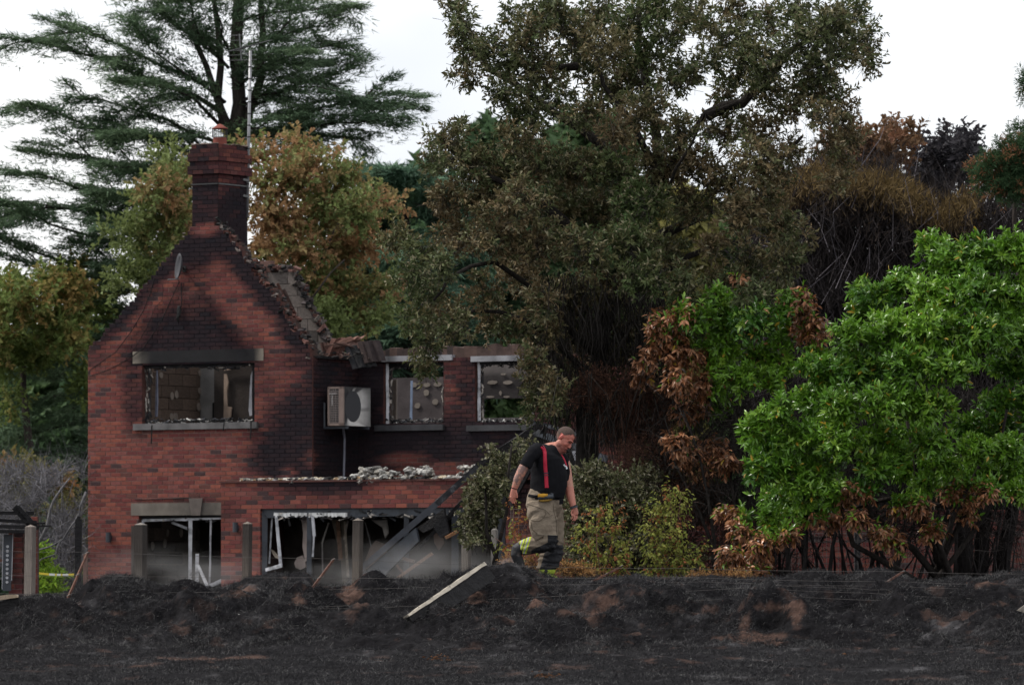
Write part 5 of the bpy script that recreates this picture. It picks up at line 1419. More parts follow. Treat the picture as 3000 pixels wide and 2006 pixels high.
LR = zl([(1420, 60, 80, 70), (1370, 10, 30, 30), (1500, 110, 90, 80), (1600, 70, 100, 80), (1750, 60, 90, 80), (1850, 100, 90, 90), (1250, 210, 80, 40), (1280, 170, 40, 30), (1090, 225, 60, 26), (1160, 250, 90, 45), (1130, 330, 90, 60), (1400, 250, 110, 80, -.4), (1580, 250, 120, 90, -.6), (1750, 260, 100, 100, -.4),
         (1040, 430, 70, 55), (1200, 410, 120, 80, -.5), (1420, 400, 130, 90, -.8), (1630, 420, 130, 90, -.9), (1800, 430, 90, 90), (860, 560, 55, 28), (930, 590, 90, 60), (1100, 570, 120, 80, -.5), (1300, 560, 120, 80, -.9), (1500, 560, 120, 80, -1), (1740, 560, 90, 60), (700, 790, 70, 50), (740, 740, 40, 40),
         (870, 720, 80, 60), (1000, 740, 100, 80, -.7), (1200, 720, 110, 80, -1), (1380, 730, 110, 80, -1), (1700, 740, 80, 70), (600, 850, 40, 70), (680, 900, 80, 60), (820, 880, 100, 70, -.4), (1000, 890, 110, 70, -.8), (1400, 900, 100, 55, -.7), (1600, 930, 100, 50, -.5), (1740, 930, 80, 50), (1250, 960, 60, 40),
         (640, 1020, 60, 60), (760, 1030, 100, 60), (900, 1030, 90, 60, -.4), (720, 1150, 90, 60), (690, 1230, 50, 50), (650, 1360, 50, 60), (560, 1300, 40, 40), (520, 1400, 60, 40), (640, 1440, 50, 40), (620, 1480, 60, 30), (480, 1210, 30, 30), (560, 1230, 50, 30), (760, 1300, 50, 40), (1000, 1130, 70, 50), (850, 1200, 70, 45), (950, 1235, 70, 40), (1070, 1240, 40, 40), (1170, 1300, 45, 45), (1400, 1290, 55, 40),
         (1370, 1090, 55, 40), (1560, 1070, 60, 35), (1700, 1050, 60, 30), (1800, 1040, 60, 40), (1100, 1110, 60, 40), (1270, 1180, 50, 50), (1550, 1200, 40, 60), (1240, 1340, 30, 60), (1150, 1000, 90, 50), (1300, 1020, 80, 50), (1450, 1010, 90, 45), (1600, 1030, 90, 40), (1750, 1010, 80, 50), (1180, 880, 90, 60), (1560, 830, 90, 50), (1300, 860, 90, 50), (1720, 840, 80, 60), (1850, 700, 60, 200), (850, 1130, 80, 50), (960, 1100, 70, 50), (1480, 1120, 50, 40), (1650, 1120, 50, 50), (1780, 1130, 50, 40), (1350, 1180, 40, 50)])
def br_right(px, py):
    zy = (py - 700) * ZL; zx = (px - 1800) * ZL
    b = np.clip((zy - (np.where(zx < 1000, 1170, 1060) + 50 * np.sin(zx / 90))) / 110, 0, 1) * .72
    b = np.where((zx > 640) & (zx < 780) & (zy < 1280), b * .35, b)
    b = np.where((zx < 560) & (zy > 1150), .75, b)
    b = np.maximum(b, np.where((np.abs(zx - 640) < 40) & (np.abs(zy - 1380) < 50), 0.1, b))
    return b + .02
laurel_r = bush('laurel_bush', 'large glossy bright green laurel bush at the right, lowest leaves scorched brown', 'bush', at(2760, 1712, 72.5), LR, 72.0, .8, 560, 7, .085, .092, .034, laurel_col(br_right), M_LAUREL, 'leaf', 31,
     stems=[[(2500, 1600), (2450, 1400)], [(2560, 1500), (2480, 1250), (2600, 1000)], [(2700, 1480), (2650, 1200)], [(2800, 1500), (2900, 1300)], [(2650, 1450), (2500, 1480), (2340, 1420)], [(2900, 1500), (2950, 1200)], [(2830, 1480), (2700, 1470), (2560, 1520)]], pieces=300, piece_cols=M_LEAFO, power=.8, stem_r=(.05, .02))
# dark inner twigs of the big laurel
LC = zl([(210, 420, 75, 90), (150, 520, 45, 60), (250, 350, 60, 60), (340, 340, 100, 60), (480, 300, 80, 60), (460, 250, 40, 30), (550, 190, 24, 30), (620, 380, 100, 80), (500, 400, 90, 70), (760, 290, 60, 60), (830, 290, 60, 70), (880, 400, 70, 70), (760, 420, 80, 70), (300, 500, 100, 70), (460, 500, 100, 70),
         (640, 520, 90, 70), (560, 620, 90, 60), (400, 650, 80, 70), (280, 640, 60, 60), (130, 600, 40, 50), (330, 760, 70, 50), (450, 720, 70, 60), (700, 620, 60, 50), (900, 520, 50, 60), (760, 560, 50, 50), (280, 900, 50, 40), (330, 960, 60, 50), (430, 930, 80, 50), (500, 990, 60, 40), (240, 870, 20, 20), (400, 1030, 40, 30)])
def br_c(px, py):
    zy = (py - 700) * ZL; zx = (px - 1800) * ZL
    b = np.where(zx < 330, .72, .12)
    b = np.where((zx < 420) & (zy > 480), .85, b); b = np.where(zy > 840, .9, b)
    b = np.where((zx > 780) & (zy < 460), .75, b); b = np.where((zx > 500) & (zx < 600) & (zy < 230), .8, b)
    b = np.where((zx > 280) & (zx < 360) & (zy < 400), .35, b)
    return b
bush('laurel_bush', 'half scorched laurel between the oak and the brighter laurel, tan leaves on its left', 'bush', at(2120, 1712, 74.0), LC, 74.2, .6, 480, 7, .085, .088, .034, laurel_col(br_c), M_LAUREL, 'leaf', 33,
     stems=[[(2080, 1450), (2000, 1200)], [(2140, 1400), (2180, 1100)], [(2050, 1500), (1960, 1320)], [(2180, 1500), (2330, 1100)]], pieces=300, piece_cols=M_LEAFO, power=.8)

# brown dried shrub with fine twigs
def dry_col(P, I, si, r, Q, D):
    f = r.uniform(0, 1, len(Q)); return mixcol((0.085, 0.045, 0.034), (0.20, 0.10, 0.065), f ** 2, r, .3), None
bush('dead_shrub', 'dried reddish brown shrub of fine twigs left of the half scorched laurel', 'bush', at(1880, 1714, 75.2),
     [(1860, 1160, 70, 80), (1830, 1240, 90, 90), (1900, 1260, 90, 90), (1780, 1180, 60, 60), (1950, 1180, 60, 60), (1870, 1360, 90, 80), (1960, 1350, 70, 80), (1990, 1450, 70, 90), (2070, 1480, 70, 90), (1850, 1460, 70, 60), (1710, 1150, 50, 50), (1760, 1110, 50, 40), (2020, 1620, 70, 60), (1930, 1560, 70, 80), (2160, 1560, 60, 90)],
     75.4, .4, 700, 7, .12, .030, .013, dry_col, M_DEAD, 'rhomb', 35, stems=[[(1850, 1500), (1820, 1200)], [(1900, 1500), (1920, 1200)], [(1960, 1550), (2020, 1350)], [(1830, 1560), (1780, 1300)]], stemcol=(.075, .045, .036), power=.7, squash=.8)
# ivy like scorched understory and the oak bough hanging in front of the extension
def grey_col(P, I, si, r, Q, D):
    n = len(Q); f = np.clip(r.uniform(-.3, 1, n), 0, 1)
    C = mixcol((0.085, 0.098, 0.042), (0.165, 0.150, 0.080), f, r, .3)
    p = r.uniform(0, 1, n) < .16; C[p] = np.array([.30, .28, .20]) * r.uniform(.6, 1.2, p.sum())[:, None]
    return C, None
bush('scorched_bough', 'drooping bough with pale scorched leaves hanging across the right end of the extension', 'branch', at(1440, 1690, 71.5),
     [(1470, 1348, 20, 22), (1505, 1322, 18, 16), (1436, 1392, 24, 24), (1470, 1385, 22, 22), (1410, 1415, 22, 20), (1432, 1318, 10, 14), (1395, 1450, 26, 28), (1435, 1440, 30, 28), (1465, 1425, 18, 22), (1385, 1505, 28, 24), (1425, 1500, 26, 26), (1455, 1490, 16, 20), (1372, 1555, 24, 24), (1402, 1560, 16, 20), (1390, 1590, 12, 14), (1540, 1296, 14, 12), (1520, 1350, 14, 16)],
     71.5, .3, 640, 8, .11, .058, .032, grey_col, M_OAK, 'rhomb', 37, stems=[[(1480, 1500), (1500, 1300)], [(1430, 1560), (1420, 1400)]], top_up=-.1)
bush('ivy_hedge', 'dark grey green scorched ivy hedge behind the walking man', 'hedge', at(1760, 1714, 73.5),
     [(1700, 1440, 60, 50), (1740, 1400, 60, 40), (1790, 1440, 60, 60), (1700, 1520, 60, 60), (1760, 1520, 70, 70), (1720, 1600, 70, 60), (1800, 1580, 70, 70), (1840, 1490, 60, 70), (1690, 1660, 60, 40), (1780, 1660, 80, 40), (1860, 1620, 60, 60), (1890, 1420, 50, 60), (1900, 1530, 50, 60), (1900, 1660, 60, 40), (2000, 1660, 60, 40)],
     74.0, .7, 330, 8, .14, .062, .036, grey_col, M_OAK, 'rhomb', 39, stems=[[(1740, 1500)], [(1800, 1500)], [(1700, 1560)]])

# yellow green saplings
def birch_col(rb):
    def f(P, I, si, r, Q, D):
        n = len(Q); u = r.uniform(0, 1, n)
        C = mixcol((0.14, 0.18, 0.035), (0.30, 0.29, 0.07), u, r, .3)
        k = (r.uniform(0, 1, len(P))[si] < rb) & (r.uniform(0, 1, n) < .8); C[k] = np.array([.33, .13, .05]) * r.uniform(.5, 1.1, k.sum())[:, None]
        D = nrm(D + np.array([0, 0, -.7])[None])
        return C, D
    return f
for k, (bx, Y, lab, cl, rb, sd, st) in enumerate([
    (1955, 70.2, 'tallest yellow green birch sapling, standing well right of the man', [(1960, 1450, 26, 26), (1985, 1440, 20, 20), (1940, 1500, 40, 34), (1985, 1500, 34, 34), (1920, 1560, 46, 40), (1975, 1560, 46, 40), (1920, 1620, 46, 40), (1975, 1620, 50, 40), (1925, 1670, 40, 30), (1985, 1670, 46, 30), (2040, 1640, 30, 24), (2050, 1600, 14, 20), (2010, 1480, 14, 14), (1900, 1500, 14, 20)], .12, 41, [[(1955, 1600), (1962, 1420)], [(1930, 1620), (1910, 1520)], [(1980, 1600), (1995, 1450)], [(2000, 1660), (2050, 1590)]]),
    (1745, 69.8, 'pair of low yellow green birch shoots with orange tips right behind the man', [(1790, 1490, 22, 24), (1750, 1500, 26, 26), (1740, 1560, 40, 34), (1800, 1560, 34, 36), (1720, 1610, 34, 30), (1780, 1630, 46, 34), (1740, 1670, 40, 26), (1820, 1660, 30, 30), (1840, 1600, 20, 30), (1800, 1680, 40, 20), (1705, 1560, 14, 14)], .3, 43, [[(1745, 1600), (1750, 1490)], [(1790, 1600), (1800, 1470)], [(1820, 1640), (1850, 1560)]]),
    (1515, 69.6, 'small reddish orange sapling between the fallen post and the man', [(1510, 1500, 14, 16), (1530, 1520, 18, 20), (1505, 1560, 20, 24), (1535, 1580, 18, 24), (1500, 1620, 20, 20), (1530, 1640, 20, 20), (1480, 1600, 12, 14), (1600, 1640, 24, 30), (1620, 1650, 20, 20)], .6, 45, [[(1515, 1600), (1505, 1490)], [(1520, 1600), (1545, 1520)], [(1560, 1670), (1450, 1575)]])]):
    bush('birch_sapling', lab, 'sapling', at(bx, 1706, Y), cl, Y, .15, 210, 5, .13, .052, .031, birch_col(rb), M_SOFT, 'rhomb', sd, stems=st, group=None, stemcol=(.10, .055, .045), twigw=.0018, power=.8, stem_r=(.009, .003))
bush('dry_weeds', 'low tangle of dry orange brown weeds at the top of the bank', 'weeds', at(1690, 1700, 68.9), [(1660, 1668, 26, 20), (1700, 1670, 36, 18), (1740, 1682, 30, 12), (2090, 1690, 40, 12), (2160, 1688, 50, 12), (2040, 1688, 30, 10), (1560, 1650, 20, 20), (1490, 1650, 20, 24)], 69.3, .2, 1500, 6, .07, .03, .016, lambda P, I, si, r, Q, D: (mixcol((.24, .12, .05), (.36, .22, .09), r.uniform(0, 1, len(Q)), r, .35), None), M_DEAD, 'rhomb', 47, stemcol=(.13, .08, .06), twigw=.002)

# ---- trees behind the house
def broad(name, label, clumps, Y, dY, n_per, ll, lw, colf, seed, trunk=None, base=(0, 0), m=None, nleaf=8, power=.5, twig=.3):
    r = np.random.default_rng(seed)
    o = thing(name, at(base[0], base[1], Y), label, 'tree')
    P, O, I = clump_pts(clumps, Y, dY, n_per, r, power=power)
    Q, D, Nn, L, W, si, A = twig_leaves(P, O, r, nleaf, twig, ll, lw)
    C = colf(P, I, si, r, Q)
    leaves_mesh('foliage', Q, D, Nn, L, W, C, m or M_SOFT, o, 'rhomb')
    if trunk: limbs('trunk', [([at(x, y, Y + dd) for x, y, dd in pts], r0, r1) for pts, r0, r1 in trunk], o, (.06, .05, .045))
    return o
MAP_ = None
def maple_col(g, a, thr, seed):
    def f(P, I, si, r, Q):
        u = vnoise(P[:, 0] * .35, P[:, 1] * .35, P[:, 2] * .35, seed=seed) * .55 + vnoise(P[:, 0] * 1.5, P[:, 1] * 1.5, P[:, 2] * 1.5, seed=seed + 1) * .45 + r.uniform(-.15, .15, len(P))
        f_ = np.clip((u[si] - thr) * 5, 0, 1)
        return mixcol(g, a, f_, r, .3)
    return f
MAP = [(500, 470, 60, 40), (530, 540, 70, 60), (470, 560, 60, 60), (490, 640, 80, 60), (440, 600, 50, 50), (430, 700, 60, 50), (500, 730, 60, 40), (380, 680, 40, 30), (420, 760, 50, 30), (370, 790, 40, 26), (410, 820, 40, 24), (550, 660, 50, 60), (340, 690, 20, 16),
       (780, 470, 60, 36), (860, 460, 60, 36), (820, 540, 110, 70), (920, 500, 80, 50), (960, 560, 90, 60), (1020, 520, 40, 40), (800, 640, 100, 70), (920, 640, 110, 70), (1030, 620, 70, 50), (1110, 600, 40, 24), (1060, 640, 60, 40), (780, 740, 70, 70), (870, 740, 100, 70), (980, 740, 110, 70), (1080, 720, 50, 40), (900, 840, 90, 60), (1000, 850, 100, 70), (1100, 850, 60, 36), (1140, 860, 40, 24), (960, 940, 90, 60), (1050, 930, 80, 50), (1130, 930, 40, 24), (940, 1010, 60, 40), (880, 930, 60, 50)]
MAP = [(x, y, rx * .8, ry * .72) for x, y, rx, ry in MAP] + [(1160, 600, 20, 14), (1180, 850, 20, 14), (1070, 560, 24, 16), (880, 430, 30, 20), (720, 440, 30, 20), (350, 830, 24, 14), (300, 690, 16, 10), (980, 470, 30, 20), (760, 900, 60, 50), (840, 980, 50, 40)]
broad('maple_tree', 'maple turning orange and green that fills the space on both sides behind the chimney', MAP, 118, 1.6, 330, .12, .08, maple_col((0.165, 0.205, 0.07), (0.34, 0.20, 0.10), .56, 81), 51,
      trunk=[([(860, 1760, 0), (850, 1200, 0), (840, 900, 0), (860, 600, 0)], .12, .03), ([(850, 900, 0), (950, 750, -1), (1010, 620, -1)], .04, .012), ([(850, 950, 0), (930, 850, -2), (1010, 760, -2)], .035, .012), ([(850, 1000, 0), (650, 800, 0), (500, 600, 0)], .12, .03)], base=(860, 1830), nleaf=10, twig=.4, power=.9)
broad('autumn_tree', 'yellow green tree with orange patches at the far left edge beside the gable', [(60, 880, 90, 60), (20, 850, 60, 50), (160, 850, 100, 60), (220, 800, 60, 40), (60, 960, 110, 70), (170, 950, 80, 60), (10, 1040, 80, 60), (110, 1030, 60, 50), (240, 1130, 30, 50), (-60, 900, 60, 80), (210, 1000, 50, 40), (250, 900, 60, 60), (310, 870, 50, 50), (-20, 1000, 60, 60), (30, 1180, 40, 30)], 131, 3, 300, .13, .09, maple_col((0.15, 0.20, 0.055), (0.29, 0.20, 0.07), .58, 83), 53,
      trunk=[([(70, 1800, 0), (80, 1300, 0), (60, 900, 0)], .2, .05)], base=(70, 1830))
broad('burnt_birch', 'thin tree with rust coloured scorched leaves at the far left below the yellow tree', [(60, 1390, 80, 36), (20, 1440, 60, 40), (130, 1400, 50, 24), (40, 1500, 60, 30), (210, 1500, 40, 60), (220, 1600, 30, 50), (180, 1420, 30, 30)], 112, 2, 260, .13, .08, maple_col((0.16, 0.15, 0.05), (0.30, 0.15, 0.06), .45, 85), 55, trunk=[([(60, 1800, 0), (50, 1500, 0), (70, 1350, 0)], .08, .02), ([(50, 1500, 0), (110, 1400, 0)], .05, .02)], base=(60, 1800))

def cedar(name, label, branches, Y, seed, density, col, trunk, base, extra=0, nl=.20, nw=.026, amp=1.0, forks=4):
    r = np.random.default_rng(seed); rr = random.Random(seed)
    o = thing(name, at(base[0], base[1], Y), label, 'tree')
    limbs('trunk', [([at(x, y, Y) for x, y in pts], r0, r1) for pts, r0, r1 in trunk], o, (.05, .042, .038), n=9)
    Ps, Ds, Ts, lp = [], [], [], []
    more = []
    for br_ in branches:
        pp = br_['p']; more.append(dict(p=[(x + (rr.uniform(-14, 14) if 0 < i < len(pp) - 1 else 0), y + (rr.uniform(-14, 14) if 0 < i < len(pp) - 1 else 0)) for i, (x, y) in enumerate(pp)], w=br_.get('w', 1.3) * .62, d=br_.get('d', 0)))
        tot = sum(math.hypot(b_[0] - a_[0], b_[1] - a_[1]) for a_, b_ in zip(pp[:-1], pp[1:]))
        for q in range(forks):
            t = rr.uniform(.2, .9) * (len(pp) - 1); i = min(int(t), len(pp) - 2); f_ = t - i
            x, y = pp[i][0] * (1 - f_) + pp[i + 1][0] * f_, pp[i][1] * (1 - f_) + pp[i + 1][1] * f_
            dx, dy = pp[i + 1][0] - pp[i][0], pp[i + 1][1] - pp[i][1]; an = math.atan2(dy, dx) + math.radians(rr.choice([-1, 1]) * rr.uniform(14, 46)); l = rr.uniform(.16, .34) * tot * (1.1 - t / len(pp) * .6)
            ex, ey = x + math.cos(an) * l, y + math.sin(an) * l * .8
            more.append(dict(p=[(x, y), ((x + ex) / 2, (y + ey) / 2 - rr.uniform(0, 10)), (ex, ey + rr.uniform(0, 16))], w=br_.get('w', 1.3) * .45, d=rr.uniform(-2, 2)))
    branches = more
    for br_ in branches:
        pts = [np.array(at(x, y, Y + (yo if i else 0) * i / max(1, len(br_['p']) - 1))) for i, (x, y) in enumerate(br_['p']) for yo in [br_.get('d', 0)]]
        pts = np.array(pts); seg = np.linalg.norm(np.diff(pts, axis=0), axis=1); cum = np.concatenate([[0], np.cumsum(seg)]); Lb = cum[-1]
        lp.append(([Vector(p) for p in pts], .012 + .010 * Lb, .008))
        wmax = br_.get('w', 1.3) * amp
        n = int(density * Lb * wmax * br_.get('k', 1))
        t = r.uniform(.12, 1, n)
        B = np.stack([np.interp(t * Lb, cum, pts[:, k]) for k in range(3)], 1)
        i_ = np.clip(np.searchsorted(cum, t * Lb) - 1, 0, len(seg) - 1)
        T = nrm((pts[i_ + 1] - pts[i_]))
        side = nrm(np.cross(T, np.array([0, 0, 1.0])[None]))
        sgn = r.choice([-1, 1], n)[:, None]
        ang = r.uniform(.5, 1.1, n)[:, None]
        sd = nrm(side * sgn * np.sin(ang) + T * np.cos(ang) + np.array([0, 0, .10]))
        wl = wmax * np.minimum(1, (1.04 - t) * 2.6)[:, None] * np.clip(t * 3.5, .25, 1)[:, None] * (.55 + .9 * vnoise(t * Lb * 1.6, sgn[:, 0] * 5, seed=seed)[:, None])
        s = r.uniform(0, 1, n)[:, None]
        lay = r.normal(0, .035, (n, 1)) + (r.uniform(0, 1, (n, 1)) < .2) * r.uniform(-.4, 0, (n, 1))
        P = B + sd * s * wl + np.array([0, 0, 1.0]) * (lay - .13 * (s * wl) ** 1.4)
        Ps.append(P); Ds.append(nrm(sd + T * .4)); Ts.append(t)
    limbs('bough', lp, o, (.05, .042, .038), n=5, wig=.08)
    P = np.concatenate(Ps); D0 = np.concatenate(Ds)
    n = len(P); q = 6
    P2 = np.repeat(P, q, 0); D2 = np.repeat(D0, q, 0)
    P2 = P2 + r.normal(size=P2.shape) * np.array([.09, .09, .022])
    D = nrm(D2 + r.normal(size=P2.shape) * np.array([.55, .55, .26]) + np.array([0, 0, -.12]))
    N = nrm(r.normal(size=P2.shape) * .5 + np.array([0, 0, 1.]))
    u = vnoise(P2[:, 0] * .8, P2[:, 1] * .8, P2[:, 2] * 1.6, seed=seed + 3) + r.uniform(-.2, .2, len(P2))
    C = mixcol(col[0], col[1], np.clip(u, 0, 1), r, .3)
    leaves_mesh('foliage', P2, D, N, nl * r.uniform(.5, 1.2, len(P2)), nw * r.uniform(.8, 1.5, len(P2)), C, M_NEEDLE, o, 'tri')
    return o
CB = [dict(p=[(640, 170), (500, 60), (420, -10), (380, -60)]), dict(p=[(650, 260), (450, 190), (300, 120), (115, 52)], w=1.0), dict(p=[(650, 330), (480, 250), (300, 180), (120, 128), (0, 107)], w=1.3), dict(p=[(650, 420), (480, 350), (300, 300), (195, 285)], d=-1),
      dict(p=[(650, 480), (430, 410), (250, 360), (140, 310), (60, 302)], w=1.6, d=-1), dict(p=[(650, 560), (450, 500), (250, 460), (50, 435)], w=1.5), dict(p=[(650, 640), (450, 590), (250, 560), (120, 520), (20, 508)], w=1.6, d=-2), dict(p=[(650, 720), (420, 650), (200, 610), (60, 590), (-80, 570)], w=1.8),
      dict(p=[(640, 800), (450, 740), (250, 690), (60, 600), (0, 590)], w=1.2, d=-2), dict(p=[(640, 860), (400, 790), (200, 750), (0, 700), (-100, 690)], w=1.6), dict(p=[(640, 900), (450, 860), (300, 830), (120, 770), (-20, 740)], w=1.3, d=-1),
      dict(p=[(640, 150), (540, 40), (520, -60)], d=2), dict(p=[(670, 200), (580, 100), (560, 0), (540, -60)], d=-2), dict(p=[(660, 300), (540, 200), (440, 130), (380, 60)], d=-2, w=1.6), dict(p=[(660, 380), (560, 290), (430, 250), (350, 230)], d=-3, w=1.8), dict(p=[(660, 480), (560, 420), (430, 380), (330, 390)], d=-3, w=2.0),
      dict(p=[(660, 560), (540, 500), (420, 470), (300, 480)], d=-3, w=2.0), dict(p=[(660, 660), (540, 600), (400, 560), (280, 560)], d=-3, w=2.0), dict(p=[(650, 760), (540, 700), (400, 660), (300, 670)], d=-3, w=2), dict(p=[(650, 860), (540, 800), (420, 770), (300, 780)], d=-2, w=1.8),
      dict(p=[(640, 900), (420, 930), (250, 940), (100, 900), (20, 870)], w=1.8), dict(p=[(640, 1000), (420, 1010), (250, 1010), (100, 1000)], w=1.9), dict(p=[(640, 1050), (400, 1080), (240, 1060), (60, 1060), (-40, 1080)], w=1.8), dict(p=[(640, 1150), (400, 1160), (240, 1150), (100, 1160), (0, 1190)], w=1.8),
      dict(p=[(640, 1250), (400, 1250), (240, 1230), (100, 1250), (-40, 1270)], w=1.8), dict(p=[(640, 1320), (400, 1330), (240, 1310), (120, 1320), (0, 1350)], w=1.6), dict(p=[(640, 1400), (400, 1400), (230, 1380), (120, 1390)], w=1.2),
      dict(p=[(680, 80), (800, 30), (900, 10), (1060, 18)], w=1.2), dict(p=[(690, 150), (830, 100), (950, 60), (1010, 30)], w=1.3), dict(p=[(690, 250), (850, 160), (950, 135), (1020, 132)], w=1.2), dict(p=[(700, 330), (850, 270), (960, 225), (1052, 188)], w=1.2), dict(p=[(700, 360), (850, 330), (1000, 310), (1130, 300), (1245, 318)], w=1.5),
      dict(p=[(700, 400), (900, 370), (1050, 350), (1200, 345)], w=1.3, d=-2), dict(p=[(700, 420), (850, 380), (980, 390), (1050, 410), (1092, 452)], w=1.1, d=-1), dict(p=[(690, 300), (800, 280), (930, 275), (1060, 290)], w=1.4, d=-2), dict(p=[(690, 200), (780, 150), (830, 60), (860, -40)], w=1.5, d=-2), dict(p=[(680, 100), (720, 20), (740, -60)], w=1.5),
      dict(p=[(690, 420), (760, 400), (850, 430), (930, 440)], w=1.2, d=-2), dict(p=[(680, 200), (640, 120), (650, 20), (640, -60)], w=1.6, d=-3), dict(p=[(690, 260), (760, 200), (800, 160), (900, 150)], w=1.7, d=-3), dict(p=[(690, 320), (780, 250), (860, 200), (960, 180)], w=1.3, d=2), dict(p=[(680, 420), (720, 380), (800, 350), (900, 340)], w=1.6, d=-3)]
cedar('cedar_tree', 'broad dark green cedar with level spreading boughs towering behind the chimney', CB, 132, 61, 100, ((0.066, 0.112, 0.066), (0.135, 0.195, 0.105)),
      [([(680, 1800), (680, 1200), (675, 700), (690, 430), (695, 300), (700, 60), (705, -80)], .34, .12), ([(685, 420), (650, 330), (600, 200), (560, 60)], .12, .05), ([(680, 420), (640, 280), (640, 100), (620, -60)], .12, .05), ([(690, 400), (750, 290), (765, 180), (770, -60)], .13, .06)], (680, 1830))
CB2 = [dict(p=[(1180, 560), (1100, 520), (1060, 505)], w=1.6), dict(p=[(1180, 600), (1080, 580), (1000, 600)], w=2), dict(p=[(1200, 560), (1260, 540), (1320, 560)], w=2), dict(p=[(1190, 640), (1090, 640), (1040, 680)], w=2.2), dict(p=[(1190, 640), (1280, 620), (1340, 650)], w=2.2), dict(p=[(1190, 700), (1080, 720), (1040, 760)], w=2.4), dict(p=[(1190, 700), (1290, 700), (1360, 740)], w=2.4),
       dict(p=[(1190, 780), (1100, 800), (1060, 840)], w=2.4), dict(p=[(1190, 780), (1290, 790), (1360, 830)], w=2.4), dict(p=[(1190, 860), (1100, 880), (1080, 930)], w=2.4), dict(p=[(1190, 860), (1290, 880), (1360, 920)], w=2.4), dict(p=[(1190, 940), (1100, 970), (1060, 1010)], w=2.4), dict(p=[(1190, 940), (1290, 970), (1370, 1010)], w=2.4), dict(p=[(1190, 560), (1180, 520), (1150, 500)], w=1.8, d=-3),
       dict(p=[(1190, 1020), (1100, 1050), (1040, 1090)], w=2.4), dict(p=[(1190, 1020), (1290, 1050), (1400, 1090)], w=2.4), dict(p=[(1190, 700), (1190, 720), (1180, 760)], w=2.4, d=-5), dict(p=[(1190, 800), (1210, 820), (1220, 860)], w=2.4, d=-5), dict(p=[(1190, 900), (1190, 920), (1180, 960)], w=2.4, d=-5)]
cedar('cedar_tree', 'paler blue green cedar standing far behind the orange maple, left of the oak', CB2, 158, 63, 90, ((0.085, 0.150, 0.105), (0.12, 0.20, 0.12)), [([(1190, 1800), (1190, 1000), (1190, 540)], .4, .05)], (1190, 1830), nl=.4, nw=.05)

# distant green wood closing the view: many small crowns read as one mass
def wood():
    r = np.random.default_rng(71)
    cl = []
    for x in range(-150, 3250, 46):
        top = np.interp(x, [-150, 60, 250, 900, 1150, 1400, 1550, 1900, 2300, 2700, 3200], [1120, 1120, 1050, 960, 760, 700, 560, 600, 760, 860, 820])
        y = top
        while y < 1760:
            if r.uniform() < .8 + .2 * (y > top + 60): cl.append((x + r.uniform(-20, 20), y + r.uniform(-16, 16), r.uniform(34, 56), r.uniform(26, 44)))
            y += 46
    cl += [(1110, 620, 50, 40), (1180, 580, 60, 40), (1250, 560, 50, 40), (1150, 680, 60, 50), (1240, 660, 60, 50), (1090, 760, 50, 50), (1180, 760, 60, 50), (1270, 760, 60, 50), (1120, 860, 60, 50), (1220, 860, 60, 50), (1160, 950, 60, 50), (1000, 820, 60, 50), (60, 1150, 60, 40), (170, 1150, 60, 40)]
    cl += [(1700, 420, 46, 44), (1780, 420, 40, 40), (1640, 520, 50, 50), (1560, 500, 50, 40), (1440, 430, 40, 40), (1760, 500, 50, 50), (1480, 600, 60, 50), (1740, 450, 46, 50)]
    P, O, I = clump_pts(cl, 178, 5, 620, r, power=.6)
    Q, D, Nn, L, W, si, A = twig_leaves(P, O, r, 5, .5, .5, .3)
    u = vnoise(P[:, 0] * .25, P[:, 1] * .25, P[:, 2] * .25, seed=91)[si]; px = (XC + F * Q[:, 0] / Q[:, 1])
    C = mixcol((0.055, 0.105, 0.060), (0.11, 0.17, 0.06), np.clip(u * 1.4 - .2, 0, 1), r, .3)
    hot = (np.abs(px - 2010) < 90) & (u > .4); C[hot] = np.array([.28, .26, .09]) * r.uniform(.6, 1.2, hot.sum())[:, None]
    o = leaves_mesh('distant_wood', Q, D, Nn, L, W, C, M_SOFT, None, 'rhomb')
    tag(o, 'far wood of blurred green trees closing the view behind the house', 'trees')
    for k in range(46):
        pass
wood()

# burnt conifer hedge with a rusty top
r = np.random.default_rng(72)
hed = thing('burnt_hedge', at(2650, 1760, 92), 'tall burnt conifer hedge, a black lattice of twigs with a rusty brown top', 'hedge')
def topy(x): return np.interp(x, [2180, 2260, 2330, 2420, 2520, 2640, 2740, 2860, 3060], [700, 610, 540, 520, 540, 560, 640, 600, 600])
nh = 40000
x = r.uniform(2200, 3100, nh); y = topy(x) + r.uniform(0, 1, nh) ** .75 * 760 - 10; Yh = 92 + r.normal(0, 1.2, nh)
P = np.stack([(x - XC) / F * Yh, Yh, CZ - (y - YH) / F * Yh], 1)
A = nrm(np.stack([r.normal(0, .55, nh), r.normal(0, .5, nh), np.ones(nh)], 1))
twigs_mesh('twigs', P, A, .8, .008, (.034, .029, .029), hed, r, bend=.5)
sl_ = r.uniform(0, 1, nh) < .015
twigs_mesh('pale_twigs', P[sl_] - np.array([0, 1.2, 0]), A[sl_], 1.1, .008, (.11, .10, .11), hed, r, bend=.5)
limbs('stem', [([at(xx, 1760, 92), at(xx + random.uniform(-30, 30), 1200, 92 + random.uniform(-1, 1)), at(xx + random.uniform(-60, 60), topy(xx) + 60, 92)], .08, .02) for xx in range(2240, 3080, 60)], hed, (.035, .03, .03))
nt_ = 4200
x = r.uniform(2260, 2860, nt_); y = topy(x) + r.uniform(-26, 1, nt_) * 1.0 + r.exponential(34, nt_); Yh = 91.6 + r.normal(0, 1.2, nt_)
P = np.stack([(x - XC) / F * Yh, Yh, CZ - (y - YH) / F * Yh], 1)
O = nrm(np.stack([r.normal(0, .5, nt_), r.normal(0, .5, nt_), np.ones(nt_)], 1))
